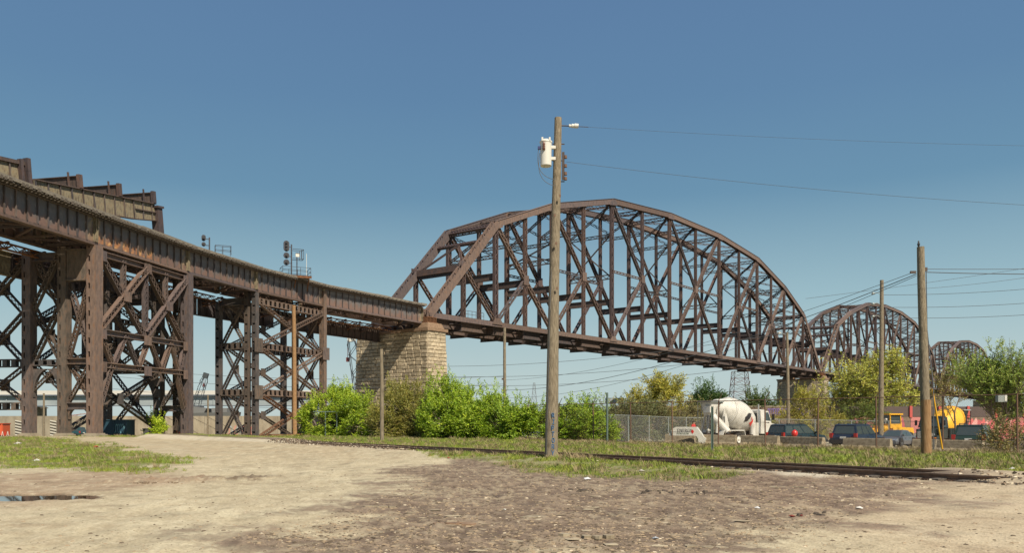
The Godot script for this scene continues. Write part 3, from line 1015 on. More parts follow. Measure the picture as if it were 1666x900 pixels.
func make_girder_span(i: int, label: String, first: bool):
	var a := knot(i)
	var b := knot(i + 1)
	var l := a.distance_to(b)
	var t := thing("girder_span", label, "bridge span", a, 0.0, "plate girder spans of the approach viaduct")
	var x := (b - a).normalized()
	var z := x.cross(Vector3.UP).normalized()
	t.basis = Basis(x, z.cross(x), z)
	var dz := [0.0, -WIDE]
	for g in 2:
		var zz: float = dz[g]
		var m := MB.new(false, true)
		var nx := int(l / 0.3)
		var ny := 10
		for j in ny + 1:
			for k in nx + 1:
				var px := l * k / nx
				var py := -0.45 - 2.55 * j / ny
				var wob := fine.get_noise_2d(px * 0.9 + i * 40.0, 3.0 + g * 9.0)
				var wob2 := fine.get_noise_2d(px * 5.0 + i * 40.0, py * 1.2 + g * 9.0)
				var low := smoothstep(-1.5, -2.3, py + wob * 0.9 + wob2 * 0.5)
				var c := Color(0.122, 0.116, 0.118).lerp(Color(0.17, 0.108, 0.088), low)
				if i == 1 and g == 0:   # a long peel of paint shows raw rust
					var peel := smoothstep(10.8, 9.0, px) * smoothstep(-1.25, -2.0, py + wob * 0.8 + wob2 * 1.4)
					c = c.lerp(Color(0.38, 0.17, 0.07), peel * smoothstep(-0.3, 0.2, wob2))
					c = c.lerp(Color(0.66, 0.40, 0.17), 0.9 * smoothstep(0.18, 0.38, wob2) * peel)
				if absf(px - l + 0.5) < 0.9 or px < 0.9:
					c = c.lerp(Color(0.42, 0.30, 0.17), 0.55 * smoothstep(-0.2, 0.4, wob2))
				m.col = c
				m.vert(Vector3(px, py, zz))
		for j in ny:
			for k in nx:
				var q := j * (nx + 1) + k
				m.ix.append_array([q, q + 1, q + nx + 1, q + 1, q + nx + 2, q + nx + 1])
		put("web" if g == 0 else "far_web", m, M.web, t)
		m = MB.new()
		m.slab(Vector3(0.02, -0.46, zz - 0.3), Vector3(l - 0.02, -0.38, zz + 0.3))
		put("top_flange", m, M.steel_streak, t)
		m = MB.new()
		m.slab(Vector3(0.02, -3.1, zz - 0.32), Vector3(l - 0.02, -3.0, zz + 0.32))
		m.slab(Vector3(0.02, -2.99, zz - 0.1), Vector3(l - 0.02, -2.75, zz + 0.1))
		put("bottom_flange", m, M.steel_pale, t)
		var step := 1.25
		var n := int(round(l / step))
		for k in n + 1:
			var px := clampf(l * k / n, 0.12, l - 0.12)
			m = MB.new()
			var dd := 0.16 if (k > 0 and k < n) else 0.28
			m.slab(Vector3(px - 0.05, -2.74, zz - dd), Vector3(px + 0.05, -0.47, zz + dd))
			if k == 0 or k == n:
				m.slab(Vector3(px - 0.14, -2.74, zz + 0.02), Vector3(px + 0.14, -0.47, zz + 0.1))
			put("stiffener", m, M.steel_streak if k > 0 and k < n else M.old_deck, t)
	var cross := int(round(l / 4.0))
	for k in cross + 1:
		var px := clampf(l * k / cross, 0.3, l - 0.3)
		var m := MB.new()
		for y in [-0.8, -2.9]:
			m.beam(Vector3(px, y, -0.05), Vector3(px, y, -WIDE + 0.05), 0.2, 0.18)
		m.beam(Vector3(px, -0.85, -0.05), Vector3(px, -2.85, -WIDE + 0.05), 0.14, 0.12)
		m.beam(Vector3(px + 0.16, -2.85, -0.05), Vector3(px + 0.16, -0.85, -WIDE + 0.05), 0.14, 0.12)
		put("cross_frame", m, M.steel_dark, t)
		if k < cross:
			m = MB.new()
			var p1 := clampf(l * (k + 1) / cross, 0.3, l - 0.3)
			m.beam(Vector3(px, -2.92, -0.1 if k % 2 == 0 else -WIDE + 0.1), Vector3(p1, -2.92, -WIDE + 0.1 if k % 2 == 0 else -0.1), 0.28, 0.14)
			put("lateral_brace", m, M.steel, t)
	var ties := MB.new()
	var p := 0.15
	while p < l - 0.1:
		ties.box(Vector3(p, -0.23 + rng.randf_range(0, 0.03), -WIDE * 0.5 + rng.randf_range(-0.06, 0.06)), Vector3(0.25, 0.28, WIDE + 2.2 + rng.randf_range(-0.1, 0.3)))
		p += 0.46
	kind(put("deck_ties", ties, M.timber, t), "stuff")
	var e := MB.new()
	p = 0.0
	while p < l:
		var q := minf(p + rng.randf_range(2.2, 4.4), l)
		for s in [1.0, -WIDE - 1.0]:
			e.box(Vector3((p + q) * 0.5, -0.05 + rng.randf_range(-0.03, 0.04), s + rng.randf_range(-0.03, 0.03)), Vector3(q - p - 0.03, rng.randf_range(0.26, 0.34), 0.22))
		p = q
	kind(put("guard_timbers", e, M.plank, t), "stuff")
	var wk := MB.new()
	wk.slab(Vector3(0, -0.08, -0.15), Vector3(l, -0.03, 0.6))
	put("walkway", wk, M.plank, t)
	for s in [-1.0, -2.5]:
		for o in [-0.2, 0.2]:
			pass
		var r := MB.new()
		r.slab(Vector3(0, -0.08, s - WIDE * 0.18 - 0.05), Vector3(l, 0.08, s - WIDE * 0.18 + 0.05))
		put("rail", r, M.rust, t)
	# the lower line of girders behind
	var lg := MB.new()
	var b2 := t.basis.inverse()
	lg.slab(Vector3(-0.4, -5.7, -9.2), Vector3(l + 0.4, -3.5, -9.12))
	for y in [-5.75, -3.5]:
		lg.slab(Vector3(-0.4, y, -9.45), Vector3(l + 0.4, y + 0.08, -8.9))
	for k in int(l / 1.3):
		lg.slab(Vector3(k * 1.3, -5.65, -9.11), Vector3(k * 1.3 + 0.1, -3.52, -8.98))
	put("lower_girder", lg, M.old_deck if i < 1 else M.steel_dark, t)
	for k in int(l / 3.0):
		var m := MB.new()
		laced(m, Vector3(k * 3.0 + 0.5, -3.6, -WIDE - 0.2), Vector3(k * 3.0 + 0.5, -4.2, -9.0), 0.6, 0.25, Vector3.UP, 0.6, 0.07, true)
		put("lower_brace", m, M.rust if k % 2 == 0 else M.steel, t)
	var ll := MB.new()
	laced(ll, Vector3(0, -3.75, -WIDE - 0.6), Vector3(l, -3.75, -WIDE - 0.6), 0.7, 0.3, Vector3.UP, 0.8, 0.08, true)
	put("lower_lattice", ll, M.rust, t)


func tower_frame(a: Vector3, b: Vector3) -> Basis:
	var x := Vector3(b.x - a.x, 0, b.z - a.z).normalized()
	return Basis(x, Vector3.UP, x.cross(Vector3.UP).normalized())

func column(t: Node3D, x: float, w: float, top: float, wide: float, m: Material, plate_z := true):
	var p := t.transform * Vector3(x, 0, -w)
	var foot := ground_y(p.x, p.z) - 0.25 - t.position.y
	var mb := MB.new()
	var hw := wide * 0.5
	var y0 := foot + 0.55
	if plate_z:
		for s in [-1.0, 1.0]:
			mb.slab(Vector3(x - hw, y0, -w + s * hw - 0.03), Vector3(x + hw, top, -w + s * hw + 0.03))
			mb.slab(Vector3(x - hw + 0.05, y0, -w + s * (hw - 0.1) - 0.05), Vector3(x - hw + 0.13, top, -w + s * (hw - 0.1) + 0.05))
		for s in [-1.0, 1.0]:   # the other two faces have a row of hand holes near one edge
			var px: float = x + s * (hw - 0.05)
			mb.slab(Vector3(px - 0.02, y0, -w - hw * 0.3), Vector3(px + 0.02, top, -w + hw - 0.04))
			mb.slab(Vector3(px - 0.02, y0, -w - hw + 0.04), Vector3(px + 0.02, top, -w - hw * 0.72))
			var y := y0
			while y < top:
				mb.slab(Vector3(px - 0.02, y, -w - hw * 0.72), Vector3(px + 0.02, minf(y + 0.75, top), -w - hw * 0.3))
				y += 1.3
	else:
		battened(mb, Vector3(x, y0, -w), Vector3(x, top, -w), wide, wide, Vector3(0, 0, 1), 1.2, 0.95)
	put("column", mb, m, t)
	mb = MB.new()
	mb.slab(Vector3(x - wide * 0.8, foot - 0.6, -w - wide * 0.8), Vector3(x + wide * 0.8, foot + 0.45, -w + wide * 0.8))
	mb.slab(Vector3(x - wide * 0.65, foot + 0.45, -w - wide * 0.65), Vector3(x + wide * 0.65, foot + 0.56, -w + wide * 0.65))
	put("footing", mb, M.concrete, t)

func brace(t: Node3D, a: Vector3, b: Vector3, w: float, m: Material, called := "diagonal_brace", dp := 0.0):
	var mb := MB.new()
	var d := (b - a).normalized()
	var sd := d.cross(Vector3(0, 0, 1)) if absf(a.z - b.z) < 0.3 else d.cross(Vector3(1, 0, 0))
	laced(mb, a, b, w * 0.92, dp if dp > 0.0 else w * 0.7, sd, w * 0.9, 0.05, true, true, 0.105)
	put(called, mb, m, t)

func cross_brace(t: Node3D, a: Vector3, b: Vector3, c: Vector3, d: Vector3, w: float, m: Material):   # corners in turn
	brace(t, a, c, w, m)
	var off := Vector3(0, 0, 0.22) if absf(a.z - b.z) < 0.3 else Vector3(0.22, 0, 0)
	brace(t, b + off, d + off, w, m)
	var g := MB.new()
	var mid := (a + b + c + d) * 0.25
	if absf(a.z - b.z) < 0.3:
		g.box(mid + Vector3(0, 0, w * 0.4 + 0.3), Vector3(1.0, 1.15, 0.04))
	else:
		g.box(mid + Vector3(w * 0.4 + 0.3, 0, 0), Vector3(0.04, 1.15, 1.0))
	put("gusset", g, m, t)

func strut(t: Node3D, a: Vector3, b: Vector3, h: float, m: Material, holes := false):
	var mb := MB.new()
	if holes:
		battened(mb, a, b, h, 0.45, Vector3.UP, 0.95, 0.5)
	else:
		for s in [-0.5, 0.5]:
			mb.beam(a + Vector3(0, h * s, 0), b + Vector3(0, h * s, 0), 0.55, 0.09)
		mb.beam(a, b, 0.06, h)
	put("strut", mb, m, t)

func knee(t: Node3D, corner: Vector3, along_dir: Vector3, r: float, m: Material):   # a curved plate that fills the corner under a strut
	var mb := MB.new()
	var pts := PackedVector2Array([Vector2(0, 0)])
	for i in 9:
		var a := PI * 0.5 * i / 8.0
		pts.append(Vector2(r - r * sin(a), -(r * 1.6) + r * 1.6 * cos(a)))
	pts = PackedVector2Array([Vector2(0, 0), Vector2(r, 0)])
	for i in 9:
		var a := PI * 0.5 * i / 8.0
		pts.append(Vector2(r * (1.0 - sin(a)) + 0.0, -r * 1.6 * (1.0 - cos(a))))
	var zd := along_dir.cross(Vector3.UP)
	mb.prism(pts, -0.18, 0.18, Transform3D(Basis(along_dir, Vector3.UP, zd), corner))
	put("knee_plate", mb, m, t)

func make_tower_near():
	var a := knot(1)
	var b := knot(2)
	var t := thing("steel_tower", "tall rusty steel viaduct tower with deep cross girder, nearest the grass patch", "tower", Vector3(a.x, 0, a.z), 0.0, "steel towers under the viaduct")
	t.basis = tower_frame(a, b)
	var l := Vector2(b.x - a.x, b.z - a.z).length()
	var top := 18.28
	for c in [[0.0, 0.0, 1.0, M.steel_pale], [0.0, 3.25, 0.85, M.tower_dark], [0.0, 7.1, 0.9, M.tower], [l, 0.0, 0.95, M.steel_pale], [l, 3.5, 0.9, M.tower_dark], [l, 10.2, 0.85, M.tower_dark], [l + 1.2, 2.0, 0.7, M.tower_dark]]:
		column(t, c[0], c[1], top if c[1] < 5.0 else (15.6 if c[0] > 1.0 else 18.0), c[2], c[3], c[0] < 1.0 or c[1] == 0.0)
	# near face
	var z := 0.0
	var y1 := 17.7
	var y2 := 10.2
	var y3 := 7.0
	var e0 := 0.65
	var e1 := l - 0.6
	var fx := func(f: float, y: float) -> Vector3: return Vector3(lerpf(e0, e1, f), y, z)
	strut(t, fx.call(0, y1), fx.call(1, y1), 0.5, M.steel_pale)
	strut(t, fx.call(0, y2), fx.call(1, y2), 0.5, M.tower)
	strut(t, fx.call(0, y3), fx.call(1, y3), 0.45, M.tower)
	for h in [[0.0, 0.5], [0.5, 1.0]]:
		var o: float = h[0]
		var q: float = h[1]
		brace(t, fx.call(o, y1), fx.call(q, y2), 0.62, M.tower)
		var mb := fx.call(o, y2 + 0.5) as Vector3
		brace(t, mb + Vector3(0, 0, 0.2), (fx.call(q, y1 - 0.2) as Vector3) + Vector3(0, 0, 0.2), 0.72, M.steel_pale)
		var g := MB.new()
		g.box((fx.call((o + q) * 0.5, (y1 + y2) * 0.5 + 0.1) as Vector3) + Vector3(0, 0, 0.55), Vector3(1.15, 1.0, 0.05))
		put("gusset", g, M.steel_pale, t)
		brace(t, fx.call((o + q) * 0.5, y1), fx.call((o + q) * 0.5, (y1 + y2) * 0.5), 0.55, M.tower, "vertical_brace")
	brace(t, fx.call(0.5, y1), fx.call(0.5, y2), 0.6, M.steel_pale, "vertical_brace")
	for q in [[0.0, 0.0, 0.14, 1], [0.14, 1, 0.28, 0], [0.28, 0, 0.42, 1], [0.42, 1, 0.55, 0], [0.55, 0, 0.69, 1], [0.69, 1, 0.82, 0], [0.82, 0, 0.93, 1], [0.93, 1, 1.0, 0]]:
		brace(t, fx.call(q[0], y2 if q[1] == 0 else y3), fx.call(q[2], y2 if q[3] == 0 else y3), 0.5, M.tower if q[1] == 0 else M.steel_pale, "web_brace")
	for q in [[0.12, 0.0], [0.9, 1.0]]:
		brace(t, fx.call(q[0], y3), fx.call(q[1], 3.0), 0.6, M.tower)
	for q in [0.0, 0.5, 1.0]:
		for y in [y1, y2, y3]:
			var g := MB.new()
			g.box((fx.call(q, y - 0.2) as Vector3) + Vector3(0, 0, 0.36), Vector3(1.25, 1.0, 0.04))
			put("gusset", g, M.steel_pale, t)
	# front frame
	var gb := MB.new()
	gb.slab(Vector3(-0.45, 15.0, -2.65), Vector3(-0.38, 17.9, -0.6))
	for y in [15.0, 17.9]:
		gb.slab(Vector3(-0.7, y - 0.06, -2.65), Vector3(-0.1, y + 0.06, -0.6))
	put("cross_girder", gb, M.tower_dark, t)
	for x in [0.0, l]:
		var w1 := 3.3 if x == 0.0 else 3.5
		var m: Material = M.tower if x == 0.0 else M.tower_dark
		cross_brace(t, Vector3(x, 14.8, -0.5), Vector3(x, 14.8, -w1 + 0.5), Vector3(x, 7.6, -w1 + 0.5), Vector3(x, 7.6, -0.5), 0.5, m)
		strut(t, Vector3(x, 7.3, -0.5), Vector3(x, 7.3, -w1 + 0.5), 0.5, m)
		cross_brace(t, Vector3(x, 7.0, -0.5), Vector3(x, 7.0, -w1 + 0.5), Vector3(x, 3.4, -w1 + 0.5), Vector3(x, 3.4, -0.5), 0.42, m)
		strut(t, Vector3(x, 3.0, -0.5), Vector3(x, 3.0, -w1 + 0.5), 0.6, m)
		knee(t, Vector3(x, 2.7, -0.6), Vector3(0, 0, -1), 0.6, m)
		knee(t, Vector3(x, 2.7, -w1 + 0.6), Vector3(0, 0, 1), 0.6, m)
	var far := 7.1
	for q in [[17.6, 12.4], [12.4, 7.4]]:
		cross_brace(t, Vector3(0, q[0], -3.8), Vector3(0, q[0], -far + 0.5), Vector3(0, q[1], -far + 0.5), Vector3(0, q[1], -3.8), 0.55, M.tower_dark)
	strut(t, Vector3(0, 7.2, -3.8), Vector3(0, 7.2, -far + 0.5), 0.6, M.tower_dark, true)
	strut(t, Vector3(0, 17.4, -3.8), Vector3(0, 17.4, -far + 0.5), 0.7, M.tower)
	cross_brace(t, Vector3(0, 7.0, -3.8), Vector3(0, 7.0, -far + 0.5), Vector3(0, 4.6, -far + 0.5), Vector3(0, 4.6, -3.8), 0.4, M.tower_dark)
	knee(t, Vector3(0, 6.6, -3.85), Vector3(0, 0, -1), 1.5, M.tower_dark)
	knee(t, Vector3(0, 6.6, -far + 0.55), Vector3(0, 0, 1), 1.7, M.tower_dark)
	for q in [[15.5, 11.6], [11.6, 7.4]]:
		for h in [[0.8, l * 0.5], [l * 0.5, l - 0.4]]:
			cross_brace(t, Vector3(h[0], q[0], -far), Vector3(h[1], q[0], -far), Vector3(h[1], q[1], -far), Vector3(h[0], q[1], -far), 0.5, M.tower_dark)
	brace(t, Vector3(l * 0.5, 16.8, -far), Vector3(l * 0.5, 7.4, -far), 0.5, M.tower_dark, "vertical_brace")
	strut(t, Vector3(0.6, 7.3, -far), Vector3(l - 0.4, 7.3, -far), 0.5, M.tower_dark, true)
	brace(t, Vector3(l * 0.52, 16.8, -3.4), Vector3(l * 0.52, 7.4, -3.4), 0.55, M.tower, "vertical_brace")
	for q in [0.25, 0.75]:
		brace(t, Vector3(l * q, 17.2, -1.6), Vector3(l * q, 10.4, -1.6), 0.45, M.tower_dark, "vertical_brace")
		brace(t, Vector3(l * q - 3.0, 16.8, -1.6), Vector3(l * q + 3.0, 10.6, -1.6), 0.45, M.tower_dark)
	# beyond the far column, out to the left
	for q in [[17.0, 12.0], [12.0, 7.2]]:
		cross_brace(t, Vector3(0, q[0], -far - 0.6), Vector3(0, q[0], -far - 5.6), Vector3(0, q[1], -far - 5.6), Vector3(0, q[1], -far - 0.6), 0.6, M.tower_dark if q[0] > 15.0 else M.tower)
	strut(t, Vector3(0, 7.2, -far - 0.6), Vector3(0, 7.2, -far - 7.5), 0.8, M.tower_dark, true)
	cross_brace(t, Vector3(0, 6.8, -far - 0.6), Vector3(0, 6.8, -far - 5.6), Vector3(0, 3.4, -far - 5.6), Vector3(0, 3.4, -far - 0.6), 0.5, M.tower)
	strut(t, Vector3(0, 3.0, -far - 0.6), Vector3(0, 3.0, -far - 7.5), 0.75, M.tower_dark, true)
	column(t, 0.0, far + 7.6, 17.0, 1.2, M.tower_dark)
	# back frame and the far long side
	for q in [[15.2, 11.2], [11.2, 7.2], [7.2, 0.6]]:
		cross_brace(t, Vector3(l, q[0], -4.1), Vector3(l, q[0], -9.6), Vector3(l, q[1], -9.6), Vector3(l, q[1], -4.1), 0.5, M.tower_dark)
	strut(t, Vector3(l, 7.3, -4.1), Vector3(l, 7.3, -9.6), 0.6, M.tower_dark, true)
	strut(t, Vector3(l, 15.3, -4.1), Vector3(l, 15.3, -9.6), 0.7, M.tower_dark)
	knee(t, Vector3(l, 6.8, -4.1), Vector3(0, 0, -1), 2.2, M.tower_dark)
	for q in [[17.0, 12.2], [12.2, 7.3], [7.0, 0.8]]:
		cross_brace(t, Vector3(0.6, q[0], -3.4), Vector3(l - 0.6, q[0], -3.4), Vector3(l - 0.6, q[1], -3.4), Vector3(0.6, q[1], -3.4), 0.6, M.tower_dark)
	strut(t, Vector3(0.6, 7.2, -3.4), Vector3(l - 0.6, 7.2, -3.4), 0.55, M.tower_dark)
	strut(t, Vector3(0.6, 12.2, -3.4), Vector3(l - 0.6, 12.2, -3.4), 0.5, M.tower_dark, true)
	brace(t, Vector3(0.6, 16.5, -7.1), Vector3(l - 0.6, 11.5, -10.1), 0.6, M.tower)
	brace(t, Vector3(0.6, 11.0, -7.1), Vector3(l - 0.6, 15.5, -10.1), 0.6, M.tower_dark)
	brace(t, Vector3(l + 0.3, 0.5, -1.6), Vector3(l + 0.3, 6.8, -0.5), 0.4, M.tower_dark)
	brace(t, Vector3(l + 0.5, 0.5, -0.5), Vector3(l + 0.5, 6.8, -1.6), 0.4, M.tower_dark)

func make_tower_far():
	var a := knot(3)
	var b := knot(4)
	var t := thing("steel_tower", "dark braced viaduct tower left of the stone pier, behind the orange wooden pole", "tower", Vector3(a.x, 0, a.z), 0.0, "steel towers under the viaduct")
	t.basis = tower_frame(a, b)
	var l := Vector2(b.x - a.x, b.z - a.z).length()
	var top := 18.25
	for c in [[0.0, 0.0, 0.66, M.tower_dark], [0.0, 1.25, 0.6, M.tower_dark], [0.0, 5.9, 0.68, M.tower_dark], [l, 0.0, 0.75, M.tower], [l, 4.9, 0.7, M.tower_dark], [l, 7.0, 0.65, M.tower_dark]]:
		column(t, c[0], c[1], 20.6 if c[0] > 1.0 and c[1] == 0.0 else (top if c[1] < 5.5 else 16.8), c[2], c[3], c[0] > 1.0)
	var ys := [17.2, 11.4, 5.3, -0.6]
	for k in 3:
		var u: float = ys[k]
		var v: float = ys[k + 1]
		cross_brace(t, Vector3(0.5, u, 0), Vector3(l - 0.5, u, 0), Vector3(l - 0.5, v, 0), Vector3(0.5, v, 0), 0.62, M.tower if k < 2 else M.rust)
		cross_brace(t, Vector3(0.5, u, -5.2), Vector3(l - 0.5, u, -5.2), Vector3(l - 0.5, v, -5.2), Vector3(0.5, v, -5.2), 0.5, M.tower_dark)
		cross_brace(t, Vector3(0, u, -1.7), Vector3(0, u, -5.4), Vector3(0, v, -5.4), Vector3(0, v, -1.7), 0.5, M.tower_dark)
		cross_brace(t, Vector3(l, u, -0.5), Vector3(l, u, -4.5), Vector3(l, v, -4.5), Vector3(l, v, -0.5), 0.5, M.steel_pale)
	for y in ys:
		var hh := 0.85 if y > 0 else 0.7
		strut(t, Vector3(0, y, -1.7), Vector3(0, y, -5.4), hh, M.tower_dark, y < 17.0)
		strut(t, Vector3(l, y, -0.5), Vector3(l, y, -4.5), hh, M.tower, true)
		strut(t, Vector3(0.5, y, 0), Vector3(l - 0.5, y, 0), hh, M.tower if y > 0 else M.rust, true)
		strut(t, Vector3(0.5, y, -5.2), Vector3(l - 0.5, y, -5.2), hh * 0.8, M.tower_dark, true)
	for y in [11.4, 5.3]:
		for x in [0.0, l]:
			var g := MB.new()
			g.box(Vector3(x, y, 0.56), Vector3(1.6, 1.8, 0.05))
			put("gusset", g, M.tower_dark if x == 0.0 else M.tower, t)

func make_old_roadway():
	# two girders and three cross beams, all that is left of the road deck above the railway
	var a := Vector3(-46.8, 24.2, -81.5)
	var b := Vector3(-42.75, 26.5, -99.5)
	var t := thing("road_girder", "grey-green remnant of an upper road girder with three stub beams above the viaduct", "girder", a)
	var x := (b - a).normalized()
	var z := Vector3(x.x, 0, x.z).normalized().cross(Vector3.UP).normalized()
	t.basis = Basis(x, z.cross(x), z)
	var l := a.distance_to(b)
	for o in [0.0, -7.0]:
		var m := MB.new()
		m.slab(Vector3(0, -1.1, o - 0.05), Vector3(l * 0.78, 1.0, o + 0.05))
		m.hexa([Vector3(l * 0.78, -1.1, o - 0.05), Vector3(l, -0.9, o - 0.05), Vector3(l, -0.9, o + 0.05), Vector3(l * 0.78, -1.1, o + 0.05), Vector3(l * 0.78, 1.0, o - 0.05), Vector3(l, 1.0, o - 0.05), Vector3(l, 1.0, o + 0.05), Vector3(l * 0.78, 1.0, o + 0.05)])
		put("web", m, M.old_deck, t)
		m = MB.new()
		m.slab(Vector3(0, 1.0, o - 0.3), Vector3(l, 1.1, o + 0.3))
		m.beam(Vector3(0, -1.12, o), Vector3(l * 0.78, -1.12, o), 0.6, 0.08)
		m.beam(Vector3(l * 0.78, -1.12, o), Vector3(l, -0.9, o), 0.6, 0.08)
		m.slab(Vector3(l * 0.8, 0.0, o + 0.051), Vector3(l, 0.1, o + 0.25))
		put("flange", m, M.steel_dark, t)
		for k in 12:
			var s := MB.new()
			s.slab(Vector3(l * k / 11.5, -1.05, o + 0.051), Vector3(l * k / 11.5 + 0.1, 0.98, o + 0.2))
			put("stiffener", s, M.steel_streak, t)
	for f in [0.33, 0.66, 0.985]:
		var m := MB.new()
		var px: float = l * f
		m.slab(Vector3(px - 0.05, 1.15, -7.2), Vector3(px + 0.05, 2.3, 0.3))
		m.slab(Vector3(px - 0.22, 2.3, -7.2), Vector3(px + 0.22, 2.38, 0.3))
		put("stub_beam", m, M.steel_dark, t)
		m = MB.new()
		m.slab(Vector3(px - 0.28, 1.12, 0.0), Vector3(px + 0.24, 2.5, 0.36))
		m.slab(Vector3(px - 0.5, 1.3, -0.9), Vector3(px - 0.35, 2.75, -0.75))
		put("bracket", m, M.steel, t)
	var c := MB.new()
	c.slab(Vector3(l - 0.1, -7.0, -0.45), Vector3(l + 0.85, 0.6, 0.45))
	c.slab(Vector3(l - 0.25, 0.6, -0.6), Vector3(l + 1.0, 0.85, 0.6))
	put("column", c, M.steel, t)
	c = MB.new()
	c.beam(Vector3(l - 0.1, -2.4, 0), Vector3(l - 3.4, -3.4, 0), 0.25, 0.25)
	put("brace", c, M.galv, t)
	# the next piece, towards the left edge
	a = Vector3(-51.0, 24.3, -70.0)
	b = Vector3(-47.3, 25.4, -80.9)
	t = thing("road_girder", "short upper road girder at the left edge of the view, ending in a bolted bracket", "girder", a)
	x = (b - a).normalized()
	z = Vector3(x.x, 0, x.z).normalized().cross(Vector3.UP).normalized()
	t.basis = Basis(x, z.cross(x), z)
	l = a.distance_to(b)
	c = MB.new()
	c.slab(Vector3(0, -1.1, -0.05), Vector3(l, 1.0, 0.05))
	put("web", c, M.old_deck, t)
	c = MB.new()
	c.slab(Vector3(0, 1.0, -0.3), Vector3(l, 1.35, 0.3))
	put("flange", c, M.steel_dark, t)
	for k in 6:
		c = MB.new()
		c.slab(Vector3(l * k / 6.0, -1.05, 0.051), Vector3(l * k / 6.0 + 0.12, 0.98, 0.2))
		put("stiffener", c, M.steel_streak, t)
	c = MB.new()
	c.slab(Vector3(l - 0.9, -1.5, 0.0), Vector3(l - 0.6, 1.5, 0.5))
	c.slab(Vector3(l - 0.25, -1.7, 0.0), Vector3(l + 0.15, 1.7, 0.6))
	c.slab(Vector3(l - 1.0, -1.9, -0.4), Vector3(l + 0.3, -1.5, 0.6))
	put("bracket", c, M.steel, t)

# ---------- poles, wires, fences ----------
func pole(called: String, label: String, foot: Vector3, top: Vector3, r0: float, r1: float, m: Material, group := "wooden utility poles") -> Node3D:
	var t := thing(called, label, "utility pole", foot, 0.0, group)
	var mb := MB.new(true)
	var d := top - foot
	var k := 14
	for i in 6:   # slightly uneven, like a real trunk
		var f0 := i / 6.0
		var f1 := (i + 1) / 6.0
		var w0 := Vector3(sin(f0 * 7.0 + foot.x), 0, cos(f0 * 5.0)) * 0.012 * (1.0 if i > 0 else 0.0)
		var w1 := Vector3(sin(f1 * 7.0 + foot.x), 0, cos(f1 * 5.0)) * 0.012
		mb.tube(d * f0 + w0 - (Vector3(0, 0.4, 0) if i == 0 else Vector3.ZERO), d * f1 + w1, lerpf(r0, r1, f0), lerpf(r0, r1, f1), k, i == 5)
	put("shaft", mb, m, t)
	return t

func span_wire(label: String, a: Vector3, b: Vector3, sag: float, r := 0.016):
	var pts := []
	for i in 25:
		var f := i / 24.0
		pts.append(a.lerp(b, f) - Vector3(0, sag * 4.0 * f * (1.0 - f), 0))
	var m := MB.new()
	m.path(pts, r, 4)
	tag(put("power_line", m, M.wire), label, "wire", "overhead wires")

func drop_to(x: float, d: float) -> Vector3:
	return Vector3(x, land(x, d), -d)

